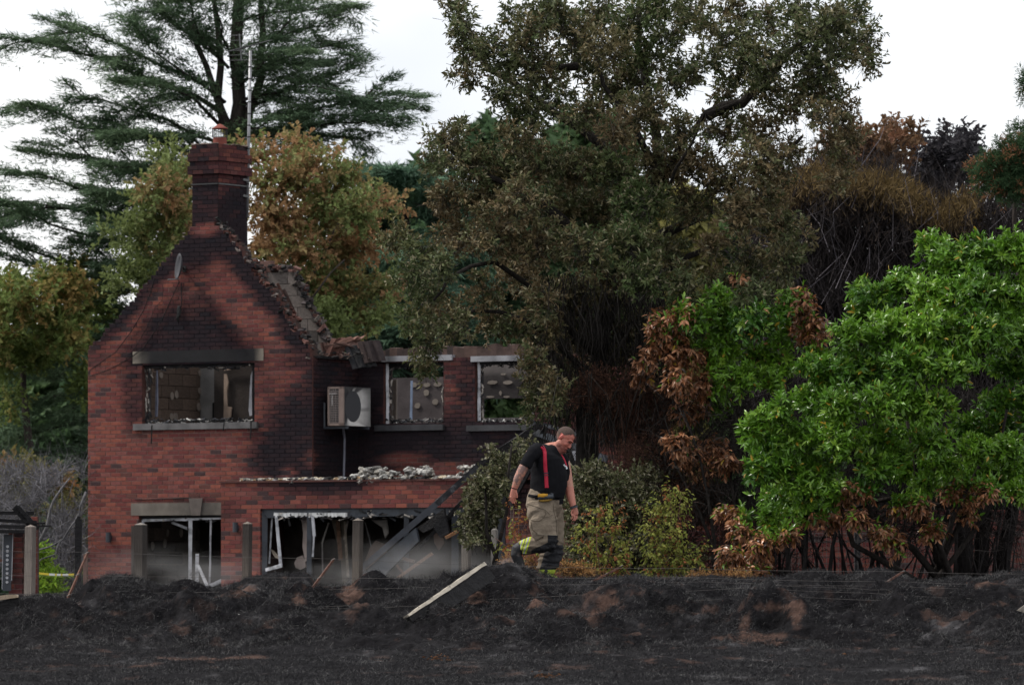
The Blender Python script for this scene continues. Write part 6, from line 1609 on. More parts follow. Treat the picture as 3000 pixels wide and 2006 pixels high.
P2 = np.repeat(P, 8, 0) + r.normal(size=(nt_ * 8, 3)) * .08; D = nrm(np.repeat(O, 8, 0) + r.normal(size=P2.shape) * .4)
u = np.clip((np.repeat(y - topy(x), 8)) / 110, 0, 1)
C = mixcol((0.115, 0.078, 0.032), (0.04, 0.03, 0.026), u, r, .4)
leaves_mesh('scorched_top', P2, D, nrm(r.normal(size=P2.shape)), .17 * r.uniform(.5, 1.2, len(P2)), .02 * r.uniform(.7, 1.4, len(P2)), C, M_DEAD, hed, 'tri')
# scorched trees standing above the hedge
broad('scorched_tree', 'tree with rust brown leaves showing above the hedge just right of the oak', [(2510, 400, 34, 20), (2560, 420, 40, 26), (2600, 390, 26, 22), (2540, 460, 46, 34), (2590, 480, 50, 34), (2640, 430, 30, 26), (2560, 520, 50, 30), (2460, 430, 40, 20), (2650, 400, 26, 14), (2410, 500, 30, 40), (2680, 390, 14, 14)], 104, 1.5, 380, .13, .08, maple_col((0.17, 0.10, 0.055), (0.26, 0.12, 0.07), .5, 87), 57, trunk=[([(2560, 1800, 0), (2560, 600, 0), (2550, 420, 0)], .12, .02), ([(2560, 560, 0), (2620, 450, 0), (2670, 390, 0)], .05, .015), ([(2560, 540, 0), (2500, 440, 0)], .04, .015)], base=(2560, 1800), twig=.22)
broad('scorched_tree', 'darker nearly black leaved tree above the hedge towards the right edge', [(2700, 520, 40, 40), (2740, 470, 44, 36), (2790, 440, 40, 36), (2830, 400, 26, 24), (2720, 440, 30, 20), (2810, 500, 40, 40), (2750, 540, 60, 36), (2840, 440, 20, 40), (2770, 400, 20, 20)], 106, 1.5, 380, .13, .08, maple_col((0.045, 0.042, 0.048), (0.08, 0.062, 0.062), .5, 89), 59, trunk=[([(2760, 1800, 0), (2760, 600, 0), (2780, 450, 0)], .12, .02), ([(2760, 600, 0), (2830, 480, 0), (2845, 400, 0)], .05, .015), ([(2760, 600, 0), (2720, 500, 0), (2715, 430, 0)], .05, .015)], base=(2760, 1800), twig=.22)
def pine_col(P, I, si, r, Q): return mixcol((.06, .11, .05), (.30, .15, .08), (r.uniform(0, 1, len(P)) < .16)[si].astype(float), r, .3)
broad('pine_tree', 'bushy green pine cut off by the right edge of the view, with some brown shoots', [(2940, 500, 50, 60), (2900, 530, 40, 30), (2990, 450, 60, 50), (3030, 520, 70, 60), (2960, 560, 50, 30), (2900, 480, 34, 24), (3000, 390, 30, 20), (3080, 440, 60, 60), (2870, 500, 24, 20), (3020, 250, 24, 40)], 88, 1.2, 900, .09, .012, pine_col, 65, trunk=[([(2990, 1760, 0), (2985, 900, 0), (2975, 500, 0)], .12, .03)], base=(2990, 1780), m=M_NEEDLE, nleaf=16, twig=.16)
# grey burnt bushes left of the house
r = np.random.default_rng(73)
bb = thing('burnt_bush', at(130, 1760, 104), 'bare ash grey burnt bush with tangled branches left of the house', 'bush')
lp = []
for k in range(26):
    x0 = random.uniform(60, 230); x1 = x0 + random.uniform(-110, 90); y1 = random.uniform(1350, 1560)
    lp.append(([at(x0, 1780, 104 + random.uniform(-1, 1)), at((x0 + x1) / 2 + random.uniform(-30, 30), (1760 + y1) / 2, 104 + random.uniform(-1, 1)), at(x1, y1, 104 + random.uniform(-1, 1))], random.uniform(.012, .035), .006))
lp += [([at(232, 1505, 98), at(224, 1520, 98), at(180, 1580, 98), at(100, 1615, 98), at(60, 1618, 98)], .025, .012), ([at(180, 1580, 98), at(160, 1620, 98), at(95, 1660, 98)], .02, .01), ([at(252, 1440, 98), at(228, 1530, 98)], .02, .015), ([at(110, 1600, 100), at(150, 1490, 100), at(180, 1430, 100), at(205, 1400, 100)], .035, .012)]
limbs('branch', lp, bb, (.13, .125, .13), n=5, wig=.05)
nb = 6500
x = r.uniform(-20, 250, nb); y = r.uniform(1370, 1700, nb); Yh = 104 + r.normal(0, 1.2, nb)
k_ = vnoise(x / 40, y / 40, seed=5) > .42; x, y, Yh = x[k_], y[k_], Yh[k_]
P = np.stack([(x - XC) / F * Yh, Yh, CZ - (y - YH) / F * Yh], 1)
twigs_mesh('twigs', P, nrm(r.normal(size=P.shape) + np.array([0, 0, .6])), .55, .005, (.14, .135, .145), bb, r, bend=.5)
# fresh green shoots by the tape
bush('green_shoots', 'bright green shoots among the burnt stems behind the tape, left of the house', 'plant', at(140, 1760, 99), [(120, 1630, 14, 24), (125, 1690, 16, 30), (165, 1700, 12, 24), (112, 1730, 14, 24), (160, 1740, 12, 16)], 99, .3, 1500, 6, .16, .11, .035, lambda P, I, si, r, Q, D: (mixcol((.16, .30, .03), (.30, .42, .05), r.uniform(0, 1, len(Q)), r, .25), None), M_SOFT, 'rhomb', 75)
# dark stems and burnt trunks under the laurel
r = np.random.default_rng(76)
us = thing('burnt_undergrowth', at(2600, 1720, 75.0), 'black burnt stems and twigs standing under the bright green laurel', 'bush')
lp = []
for k in range(60):
    x0 = random.uniform(2180, 3050); x1 = x0 + random.uniform(-120, 120); y1 = random.uniform(1350, 1600)
    lp.append(([at(x0, 1740, 74.5 + random.uniform(-.6, 1)), at((x0 + x1) / 2 + random.uniform(-20, 20), (1730 + y1) / 2, 74.5 + random.uniform(-.5, 1)), at(x1, y1, 74.5 + random.uniform(-.5, 1))], random.uniform(.01, .04), .006))
lp += [([at(2820, 1740, 75), at(2830, 1500, 75), at(2850, 1300, 75)], .15, .1), ([at(2870, 1740, 75.5), at(2880, 1500, 75.5), at(2900, 1300, 75)], .12, .08), ([at(2930, 1740, 75.5), at(2960, 1500, 75.5), at(2980, 1300, 75)], .12, .08), ([at(2310, 1740, 74), at(2305, 1560, 74), at(2290, 1400, 74)], .04, .03), ([at(2425, 1720, 74), at(2440, 1600, 74), at(2470, 1450, 74)], .035, .02)]
limbs('stem', lp, us, (.026, .023, .023), n=6, wig=.03)
nb = 17000
x = r.uniform(1900, 3060, nb); y = 1160 + r.uniform(0, 1, nb) * 560; Yh = 75.2 + r.normal(0, .7, nb)
k_ = (vnoise(x / 50, y / 50, seed=6) > .40) & ~((x > 2330) & (y > 1580) & (r.uniform(0, 1, nb) < .85)); x, y, Yh = x[k_], y[k_], Yh[k_]
P = np.stack([(x - XC) / F * Yh, Yh, CZ - (y - YH) / F * Yh], 1)
twigs_mesh('twigs', P, nrm(r.normal(size=P.shape) + np.array([0, 0, .4])), .5, .005, (.035, .03, .028), us, r, bend=.5)
# ------------------------------------------------------------------ brick boundary wall, mesh fence, posts, stakes, wires
YB = 82.0
def PBW(a, z, d): return Vector((a, YB + d, z))
bx0, bx1 = (1760 - XC) / F * YB, (3300 - XC) / F * YB
bw = thing('boundary_wall', (bx0, YB, CZ - 1), 'red brick boundary wall seen through the mesh fence under the laurel', 'wall')
random.seed(31)
zb1 = at(0, 1500, YB).z
_sc = SOOTS[:]; SOOTS[:] = []
brick_wall(bw, PBW, lambda z: [(bx0, bx1)], CZ - 1.1, CZ - 1.1 + .075 * math.ceil((zb1 - CZ + 1.1) / .075), 'wall', thick=.22, pieces=lambda a, z: (2330 < XC + F * a / YB < 2800) and (1585 < YH - F * (z - CZ) / YB < 1712), rotz=0, extra=.3)
SOOTS[:] = _sc
YM_ = 78.5
mf = thing('mesh_fence', at(2640, 1740, YM_), 'black welded mesh fence in front of the red brick wall', 'fence')
b = MB()
zt_, zb_ = at(0, 1560, YM_).z, at(0, 1745, YM_).z
x = 2180
while x < 3060:
    X = (x - XC) / F * YM_; b.tube([(X, YM_, zb_), (X, YM_, zt_)], .003, 4, (.02, .02, .02)); x += 11.5
for yy in range(1565, 1745, 22):
    z = at(0, yy, YM_).z
    for dz in (0, .018):
        b.tube([((2180 - XC) / F * YM_, YM_ - .005, z + dz), ((3060 - XC) / F * YM_, YM_ - .005, z + dz)], .003, 4, (.02, .02, .02))
b.build('mesh_panel', M_WIRE, mf)
for xx, c, w_ in ((2513, (.05, .05, .055), .08), (2762, (.16, .16, .165), .13), (2250, (.03, .03, .03), .08), (3010, (.03, .03, .03), .08)):
    X = (xx - XC) / F * YM_
    MB().box((X, YM_ + .05, (zt_ + zb_) / 2 + .04), (w_, .06, zt_ - zb_ + .08), None, c).build('post', M_STONE, mf)
b = MB()
for yy in range(1490, 1640, 12): b.tube([at(1494, yy, 76), at(1530, yy + 1, 76)], .004, 4, (.2, .16, .14))
for xx in (1497, 1503, 1520): b.tube([at(xx, 1480, 76), at(xx, 1640, 76)], .004, 4, (.2, .16, .14))
tag(b.build('wire_grid', M_METAL), 'small rusty wire grid leaning on the brick behind the man', 'wire grid')

# square fence posts behind the bank
YP = 80.0
def post(x0, x1, side, ytop, ybot, label, col, dark):
    """front face x0..x1, a darker side of `side` px to the right"""
    rot = math.radians(-26); w = (x1 - x0 + side * .5) / F * YP
    xc = (x0 + x1 + side) / 2; base = at(xc, ybot, YP); base.z = min(base.z, gz(base.x, YP)) - .3
    top = at(xc + 2, ytop, YP)
    o = thing('fence_post', (base.x, YP, base.z), label, 'post', 'square timber posts between the bank and the house')
    R = Matrix.Rotation(rot, 3, 'Z')
    h = top.z - base.z; n = 10
    vs, cs, fs = [], [], []
    lean = (top.x - base.x) + .02
    for i in range(n + 1):
        t = i / n
        for a, c_ in ((-1, -1), (1, -1), (1, 1), (-1, 1)):
            vs.append(Vector((base.x + lean * t, YP, base.z + h * t)) + R @ Vector((a * w / 2, c_ * w / 2, 0)))
            cs.append(lerp3(col, (.05, .042, .038), min(1, max(0, (t - .35) * dark)) if dark > 0 else .0))
    for i in range(n):
        for k in range(4): fs.append((i * 4 + k, i * 4 + (k + 1) % 4, i * 4 + 4 + (k + 1) % 4, i * 4 + 4 + k))
    MB().add(vs, fs, cs).build('shaft', M_TIMBER, o)
    tp = Vector((base.x + lean, YP, top.z)); q = [tp + R @ Vector((a * w / 2 * 1.04, c_ * w / 2 * 1.04, 0)) for a, c_ in ((-1, -1), (1, -1), (1, 1), (-1, 1))]
    MB().add(q + [tp + Vector((0, 0, .035))], [(0, 1, 4), (1, 2, 4), (2, 3, 4), (3, 0, 4), (3, 2, 1, 0)], lerp3(col, (.06, .05, .045), .3)).build('cap', M_TIMBER, o)
post(68, 86, 13, 1543, 1760, 'pale grey square post at the far left, in front of the burnt shed', (.25, .215, .19), .6)
post(388, 408, 16, 1537, 1730, 'dark square post in front of the left jamb of the ground floor doors', (.26, .235, .21), 2.2)
post(705, 720, 13, 1534, 1715, 'dark square post in front of the brick pier below the wall light', (.24, .20, .17), 1.8)
post(1027, 1043, 15, 1524, 1715, 'brown square post in the middle of the glazed doors', (.24, .205, .175), 1.5)
post(1348, 1366, 8, 1548, 1700, 'grey square post beneath the hanging bough', (.24, .215, .19), .5)
post(1434, 1446, 6, 1552, 1700, 'narrow grey post just left of the man, beside the dark door edge', (.25, .23, .21), .3)

# leaning angle iron stakes
def stake(p0, p1, Y, label, r0=.011):
    a, b_ = at(*p0, Y), at(*p1, Y - .25)
    o = thing('iron_stake', b_, label, 'stake', 'rusty leaning fence stakes')
    d = (b_ - a).normalized()
    MB().beam(a, b_ + d * .15, .026, .005, jit=.0012).beam(a + Vector((.011, -.008, 0)), b_ + Vector((.011, -.008, 0)) + d * .15, .005, .022, jit=.001).build('angle_bar', M_RUST, o)
    for t in (.02, .42, .8):
        c = a.lerp(b_, t); MB().tube([c + Vector((-.022, -.015, -.01)), c + Vector((.022, -.02, .012)), c + Vector((.026, .01, 0))], .0045, 5).build('wire_tie', M_WIRE, o)
    return a
stake((256, 1616), (187, 1775), 64.2, 'rusty iron stake leaning right at the left end of the bank')
stake((977, 1636), (878, 1768), 64.0, 'rusty iron stake leaning right in front of the glazed doors')
stake((2646, 1672), (2539, 1740), 64.4, 'reddish iron stake leaning over the bank near the right, longest of those on the right')
stake((2401, 1725), (2347, 1762), 64.2, 'short reddish stake stub on the bank left of the long right hand stake')
stake((1821, 1657), (1708, 1715), 65.2, 'reddish iron stake leaning low beside the birch shoots right of the man')
stake((1859, 1689), (1838, 1723), 65.0, 'tiny stake stub right of the stake beside the birch shoots')
# sagging wires
def wire(pp, label, r_=.0016, Y=64.0):
    pts = []
    for i in range(len(pp) - 1):
        n = max(2, int(abs(pp[i + 1][0] - pp[i][0]) / 60))
        for k in range(n):
            t = k / n; x = pp[i][0] * (1 - t) + pp[i + 1][0] * t; y = pp[i][1] * (1 - t) + pp[i + 1][1] * t + 3 * math.sin(math.pi * t)
            pts.append(at(x, y, Y))
    pts.append(at(*pp[-1], Y))
    o = MB().tube(pts, r_, 4, (.1, .09, .085)).build('fence_wire', M_WIRE)
    return tag(o, label, 'wire', 'slack wires strung along the bank')
wire([(-40, 1611), (256, 1616), (977, 1636), (1500, 1656), (2000, 1664), (2646, 1673), (3040, 1680)], 'topmost thin wire running across the whole view from stake to stake')
wire([(-40, 1682), (230, 1684), (930, 1691), (1420, 1690), (2000, 1690), (2640, 1703), (3040, 1712)], 'second wire from the top, crossing at the foot of the house')
wire([(-40, 1736), (210, 1737), (900, 1726), (1400, 1713), (2050, 1703), (2600, 1716), (3040, 1726)], 'third wire from the top, lying close over the crest of the bank', Y=64.1)
wire([(-40, 1780), (190, 1781), (640, 1760), (890, 1778), (1200, 1760), (1700, 1742), (2200, 1720), (2540, 1736), (3040, 1760)], 'fourth wire, sagging against the face of the bank', Y=63.2)
wire([(600, 1778), (890, 1782), (1250, 1772), (1500, 1785), (1900, 1760), (2300, 1745), (2700, 1760), (3040, 1786)], 'lowest wire tangled over the heaped turf', Y=62.8)
wire([(2160, 1705), (2500, 1722), (2600, 1726), (2636, 1742), (2630, 1758), (2580, 1766), (2430, 1752)], 'loose end of wire looping round below the long right hand stake', Y=63.4)

# heavy charred post lying on the bank with a pale split face
fp = thing('fallen_post', at(1300, 1745, 63.2), 'heavy charred post lying aslant up the bank with a pale split upper face', 'post')
a, c = at(1190, 1808, 62.2), at(1414, 1653, 63.1)
d = (c - a).normalized(); sdv = d.cross(Vector((0, -1, 0))).normalized()
if sdv.z < 0: sdv = -sdv
toward = Vector((0, -1, 0)); toward = (toward - d * toward.dot(d)).normalized()
n = 16; vs, fs = [], []
for i in range(n + 1):
    t = i / n; p = a.lerp(c, t); w = .20 * (.72 + .28 * min(1, t * 3)); j = lambda: random.uniform(-.006, .006)
    vs += [p + toward * (.04 + j()) + sdv * (.0 + j()), p + toward * (.05 + j()) - sdv * (w + j()), p - toward * (.1 + j()) - sdv * (w + j()), p - toward * (.1 + j()) + sdv * (.015 + j())]
for i in range(n):
    for k in range(4): fs.append((i * 4 + k, i * 4 + (k + 1) % 4, i * 4 + 4 + (k + 1) % 4, i * 4 + 4 + k))
fs += [(3, 2, 1, 0), (n * 4, n * 4 + 1, n * 4 + 2, n * 4 + 3)]
MB().add(vs, fs, (.03, .03, .03)).build('charred_beam', M_CHAR, fp)
vs, fs, cs = [], [], []
for i in range(n + 1):
    t = i / n; p = a.lerp(c, t); o1 = random.uniform(.018, .030) * (.25 + .75 * min(1, t * 2.2)); o2 = .042
    up_ = sdv * (.018 + random.uniform(-.003, .003))
    vs += [p + toward * (.056) - sdv * o1 * 1.0, p + toward * (.050) + up_, p - toward * .10 + up_ * 1.2, p - toward * .09 - sdv * .01]
    cs += [(.50, .44, .36)] * 4
for i in range(n):
    for k in range(4): fs.append((i * 4 + k, i * 4 + (k + 1) % 4, i * 4 + 4 + (k + 1) % 4, i * 4 + 4 + k))
fs += [(3, 2, 1, 0), (n * 4, n * 4 + 1, n * 4 + 2, n * 4 + 3)]
M_SPLIT = mat('pale_split_wood', attr=True, rough=.7, spec=.25, noise=.2, nscale=10, dark=(.05, .045, .04), dscale=14, dmin=.56, dmax=.7, bump=.6, bscale=30)
MB().add(vs, fs, cs).build('split_face', M_SPLIT, fp)
for t in (.12, .3, .52, .78, .95):
    p = a.lerp(c, t) + toward * .062 + sdv * .02
    MB().tube([p - d * .015, p + sdv * .012 - d * .005, p + d * .012 + sdv * .004, p + d * .02 - sdv * .012], .003, 4).build('staple', M_WIRE, fp)
# log at the left edge
lg = thing('charred_log', at(0, 1790, 63.0), 'charred log with a pale splintered top poking in at the left edge of the bank', 'log')
def slab(pp, Y, dY, parent, name, m, col):
    q = [at(x, y, Y) for x, y in pp]; q2 = [at(x, y, Y) + Vector((0, dY, 0)) for x, y in pp]; n = len(q)
    return MB().add(q + q2, [tuple(range(n)), tuple(range(2 * n - 1, n - 1, -1))] + [(k, (k + 1) % n, (k + 1) % n + n, k + n) for k in range(n)], col).build(name, m, parent)
slab([(-60, 1768), (-60, 1815), (0, 1800), (40, 1788), (54, 1765), (56, 1745), (40, 1748), (0, 1762)], 63.0, .22, lg, 'charred_underside', M_CHAR, (.03,) * 3)
slab([(-60, 1765), (0, 1757), (30, 1752), (54, 1749), (48, 1741), (20, 1741), (-60, 1752)], 62.97, .2, lg, 'split_face', M_SPLIT, (.40, .31, .22))
pl = thing('grey_plank', at(2990, 1810, 62.5), 'pale weathered plank end resting on the bank at the right edge', 'plank')
slab([(2953, 1806), (3060, 1730), (3066, 1752), (3060, 1790), (2985, 1812)], 62.4, .06, pl, 'board', M_SPLIT, (.30, .26, .22))
slab([(2950, 1810), (2985, 1816), (3060, 1795), (3060, 1810), (2990, 1820)], 62.42, .1, pl, 'charred_edge', M_CHAR, (.03,) * 3)
# small stuff lying about
for k, (x, y, lab) in enumerate([(1285, 1934, 'clump of singed brown leaves on the field in the lower middle'), (1595, 1985, 'larger clump of orange brown singed leaves near the bottom edge'), (2475, 1918, 'tiny orange leaf curled on the black field at the right')]):
    Yg = None
    for Yt in np.linspace(50, 62, 400):
        X = (x - XC) / F * Yt
        if YH - F * (gz(X, Yt) - CZ) / Yt <= y: Yg = Yt; break
    Yg = Yg or 50.6
    b = MB(); s = (1.0, 1.3, .35)[k]; X = (x - XC) / F * Yg; z0 = gz(X, Yg)
    for _ in range((60, 70, 12)[k]):
        p = Vector((X + random.gauss(0, .05 * s), Yg + random.gauss(0, .05 * s), z0 + abs(random.gauss(0, .022 * s)))); R = Matrix.Rotation(random.uniform(0, 6.3), 3, 'Z') @ Matrix.Rotation(random.uniform(-1, 1), 3, 'X')
        l = random.uniform(.02, .05); q = [p, p + R @ Vector((l * .5, l * .25, .008)), p + R @ Vector((l, 0, 0)), p + R @ Vector((l * .5, -l * .25, .008))]
        b.add(q, [(0, 1, 2), (0, 2, 3)], random.choice([(.10, .05, .03), (.16, .08, .04), (.05, .035, .03), (.22, .10, .045), (.03, .025, .02)]))
    tag(b.build('leaf_litter', M_DEAD, base=(X, Yg, z0)), lab, 'leaves')

# ------------------------------------------------------------------ burnt shed at the left, tape, dark post
YS = 84.0
sh = thing('burnt_shed', at(40, 1760, YS), 'ruined burnt shed at the left edge with charred roof boards over a brick pier', 'shed')
def PSH(a, z, d): return Vector((a, YS + d, z))
def X_(px, Y): return (px - XC) / F * Y
random.seed(44)
_sc = SOOTS[:]; SOOTS[:] = []
brick_wall(sh, PSH, lambda z: [(X_(26, YS), X_(68, YS))], at(0, 1770, YS).z, at(0, 1770, YS).z + .075 * 14, 'brick_pier', thick=.3, extra=.45)
brick_wall(sh, lambda a, z, d: Vector((a, YS + .15 + d, z)), lambda z: [(X_(88, YS), X_(107, YS))], at(0, 1770, YS).z, at(0, 1770, YS).z + .075 * 17, 'brick_jamb', thick=.3, extra=.1)
SOOTS[:] = _sc
b = MB().beam(at(24, 1565, YS - .1), at(20, 1730, YS - .1), .12, .06, (.03, .03, .035), up=(0, 1, 0.01)); b.build('steel_column', M_SLATE, sh)
for k in range(9):
    c = at(22 - k * .2, 1600 + k * 13, YS - .14); MB().lathe(c, [(.001, -.002), (.02, -.002), (.022, .006)], 10, (.5, .5, .52), axis=Matrix(((1, 0, 0), (0, 0, -1), (0, 1, 0)))).build('hole_rim', M_STONE, sh)
MB().beam(at(9, 1560, YS - .12), at(6, 1725, YS - .12), .01, .02, (.4, .4, .42), up=(0, 1, .01)).beam(at(38, 1562, YS - .12), at(34, 1700, YS - .12), .01, .02, (.4, .4, .42), up=(0, 1, .01)).build('flaking_edge', M_STONE, sh)
for (p, q, w_, h_) in (((-60, 1500), (98, 1502), .05, .08), ((-60, 1520), (108, 1530), .05, .10), ((-60, 1540), (112, 1545), .05, .07), ((42, 1483), (98, 1545), .10, .05), ((52, 1482), (112, 1548), .06, .05), ((-60, 1556), (70, 1556), .05, .16), ((90, 1534), (132, 1531), .03, .03), ((95, 1540), (150, 1541), .02, .02)):
    MB().beam(at(*p, YS - .3 + random.uniform(-.05, .05)), at(*q, YS - .25 + random.uniform(-.05, .05)), w_, h_, up=(0, 1, .01), jit=.006).build('roof_board', M_CHAR, sh)
MB().beam(at(-30, 1645, YS + .2), at(10, 1640, YS + .2), .04, .05, (.18, .09, .07), up=(0, 1, .01)).build('rail', M_TIMBER, sh)
tp = MB(); n = 20
for i in range(n):
    t0, t1 = i / n, (i + 1) / n; x0_, x1_ = 105 + 112 * t0, 105 + 112 * t1; sag = lambda t: 1677 + 5 * t + 3 * math.sin(math.pi * t)
    c_ = (.72, .56, .06) if (i < 7 or i > 16 or i in (10, 13)) else (.75, .74, .70)
    p = [at(x0_, sag(t0) - 3.2, 90), at(x1_, sag(t1) - 3.2, 90), at(x1_, sag(t1) + 3.2, 90), at(x0_, sag(t0) + 3.2, 90)]
    tp.add(p + [q + Vector((0, .002, 0)) for q in p], [(0, 1, 2, 3), (7, 6, 5, 4)], c_)
tag(tp.build('barrier_tape', mat('tape', attr=True, rough=.4)), 'yellow and white barrier tape stretched between the shed and the dark post', 'tape')
dp = MB().beam(at(228, 1745, 88), at(231, 1520, 88), .10, .1, (.03, .03, .03), up=(0, 1, .01), jit=.004).beam(at(228, 1522, 88), at(232, 1512, 88), .05, .05, (.03, .03, .03), up=(0, 1, .01)).build('charred_post', M_CHAR)
tag(dp, 'thick charred post standing just left of the corner of the house', 'post')
dp = MB().beam(at(250, 1745, 87), at(250, 1622, 87), .06, .06, (.20, .13, .11), up=(0, 1, .01)).build('short_post', M_TIMBER)
tag(dp, 'short pinkish timber post beside the thick charred post', 'post')

# smoke and dust drifting low in front of the ruin
def smoke(name, c, s, dens, label, scale, seedloc, col=(.72, .70, .69)):
    bm = bmesh.new(); bmesh.ops.create_icosphere(bm, subdivisions=3, radius=1)
    me = bpy.data.meshes.new(name); bm.to_mesh(me); bm.free()
    m = bpy.data.materials.new(name); m.use_nodes = True; t = m.node_tree; t.nodes.clear()
    out = t.nodes.new('ShaderNodeOutputMaterial'); v = t.nodes.new('ShaderNodeVolumePrincipled'); v.inputs['Color'].default_value = (*col, 1); v.inputs['Anisotropy'].default_value = .2
    tc_ = t.nodes.new('ShaderNodeTexCoord'); mp_ = t.nodes.new('ShaderNodeMapping'); mp_.inputs['Location'].default_value = seedloc
    nn = t.nodes.new('ShaderNodeTexNoise'); nn.inputs['Scale'].default_value = scale; nn.inputs['Detail'].default_value = 3
    ln = t.nodes.new('ShaderNodeVectorMath'); ln.operation = 'LENGTH'
    fa = t.nodes.new('ShaderNodeMapRange'); fa.inputs[1].default_value = 1.0; fa.inputs[2].default_value = 0.0; fa.inputs[3].default_value = 0; fa.inputs[4].default_value = 1
    mr = t.nodes.new('ShaderNodeMapRange'); mr.inputs[1].default_value = .42; mr.inputs[2].default_value = .64
    mu_ = t.nodes.new('ShaderNodeMath'); mu_.operation = 'MULTIPLY'; m2 = t.nodes.new('ShaderNodeMath'); m2.operation = 'MULTIPLY'; m2.inputs[1].default_value = dens
    t.links.new(tc_.outputs['Object'], mp_.inputs['Vector']); t.links.new(mp_.outputs[0], nn.inputs['Vector']); t.links.new(tc_.outputs['Object'], ln.inputs[0]); t.links.new(ln.outputs['Value'], fa.inputs[0])
    t.links.new(nn.outputs['Fac'], mr.inputs[0]); t.links.new(mr.outputs[0], mu_.inputs[0]); t.links.new(fa.outputs[0], mu_.inputs[1]); t.links.new(mu_.outputs[0], m2.inputs[0]); t.links.new(m2.outputs[0], v.inputs['Density']); t.links.new(v.outputs[0], out.inputs['Volume'])
    o = link_mesh(name, me, m); o.location = c; o.scale = s
    return tag(o, label, 'smoke', None, 'stuff')
smoke('drifting_smoke', at(1180, 1670, 90), (2.0, 1.2, .62), .5, 'grey smoke drifting low across the glazed doors of the extension', 1.6, (0, 0, 0))
smoke('drifting_smoke', at(500, 1690, 88), (1.9, 1.2, .55), .3, 'thin haze of smoke low in front of the gable doors', 1.6, (5, 2, 0))
smoke('dust_puff', at(1500, 1655, 68.0), (.22, .2, .13), 7.0, 'small puff of pinkish dust kicked up behind the heel of the man', 2.2, (3, 7, 1), (.66, .56, .54))
# ------------------------------------------------------------------ the walking man
YMAN = 67.3
KZ = YMAN / F / 3.135            # metres for one unit of the figure grid
def mpt(zx, zy, dy=0.0):
    p = at(1400 + zx / 3.135, 1220 + zy / 3.135, YMAN); p.y += dy
    return p
def zxy(p):
    x = XC + F * p[0] / YMAN; y = YH - F * (p[2] - CZ) / YMAN
    return (x - 1400) * 3.135, (y - 1220) * 3.135
class Body:
    def __init__(self): self.b = MB()
    def loft(self, secs, n=20, cap=True, sq=0.0):
        """secs: (zx, zy, dy, half width in the figure plane, half depth), grid units"""
        pts = [mpt(s[0], s[1], s[2]) for s in secs]; m = len(pts); vs, fs = [], []
        for i in range(m):
            d = (pts[min(i + 1, m - 1)] - pts[max(i - 1, 0)]).normalized()
            s_ = Vector((0, 1, 0)).cross(d)
            if s_.length < 1e-3: s_ = Vector((1, 0, 0))
            s_.normalize(); t_ = d.cross(s_).normalized()
            for k in range(n):
                a = 2 * math.pi * k / n; c_, q_ = math.cos(a), math.sin(a)
                if sq: c_, q_ = math.copysign(abs(c_) ** (1 - sq), c_), math.copysign(abs(q_) ** (1 - sq), q_)
                vs.append(pts[i] + s_ * (c_ * secs[i][3] * KZ) + t_ * (q_ * secs[i][4] * KZ))
        for i in range(m - 1):
            for k in range(n):
                a, b_ = i * n + k, i * n + (k + 1) % n
                fs.append((a, b_, b_ + n, a + n))
        if cap: fs += [tuple(range(n - 1, -1, -1)), tuple((m - 1) * n + k for k in range(n))]
        self.b.add(vs, fs); return self
    def ell(self, c, r, rot=None, n=20):
        M = rot if rot is not None else Matrix.Identity(3); c = Vector(c); vs, fs = [], []
        m = n // 2
        for i in range(m + 1):
            th = math.pi * i / m
            for k in range(n):
                a = 2 * math.pi * k / n
                vs.append(c + M @ Vector((r[0] * math.sin(th) * math.cos(a), r[1] * math.sin(th) * math.sin(a), r[2] * math.cos(th))))
        for i in range(m):
            for k in range(n):
                a, b_ = i * n + k, i * n + (k + 1) % n
                fs.append((a + n, b_ + n, b_, a))
        self.b.add(vs, fs); return self
    def remesh(self, name, voxel, mat_, parent, colfn=None, smooth=3, disp=None, sfac=.5):
        me0 = np_mesh(name, np.array(self.b.v), [i for f in self.b.f for i in f], [len(f) for f in self.b.f])
        o = bpy.data.objects.new(name, me0); COL.objects.link(o)
        md = o.modifiers.new('r', 'REMESH'); md.mode = 'VOXEL'; md.voxel_size = voxel
        ms = o.modifiers.new('s', 'SMOOTH'); ms.iterations = smooth; ms.factor = sfac
        dg = bpy.context.evaluated_depsgraph_get(); dg.update()
        me = bpy.data.meshes.new_from_object(o.evaluated_get(dg))
        bpy.data.objects.remove(o); me.name = name
        n = len(me.vertices); co = np.empty(n * 3, np.float32); me.vertices.foreach_get('co', co); co = co.reshape(-1, 3).astype(float)
        if disp is not None:
            nn = np.empty(n * 3, np.float32); me.vertices.foreach_get('normal', nn); nn = nn.reshape(-1, 3)
            co = co + nn * disp(co)[:, None]
        C = np.tile(np.array([[.5, .5, .5]]), (n, 1)) if colfn is None else colfn(co)
        c4 = np.ones((n, 4), np.float32); c4[:, :3] = C
        at_ = me.color_attributes.new('col', 'FLOAT_COLOR', 'POINT'); at_.data.foreach_set('color', c4.ravel())
        self.world = co.copy()
        co -= np.array(wloc(parent))
        me.vertices.foreach_set('co', co.astype(np.float32).ravel())
        me.polygons.foreach_set('use_smooth', np.ones(len(me.polygons), bool)); me.update()
        me.materials.clear()
        self.polys = [tuple(p.vertices) for p in me.polygons]
        return link_mesh(name, me, mat_, parent)
    def bvh(self): return BVHTree.FromPolygons([Vector(c) for c in self.world], self.polys)

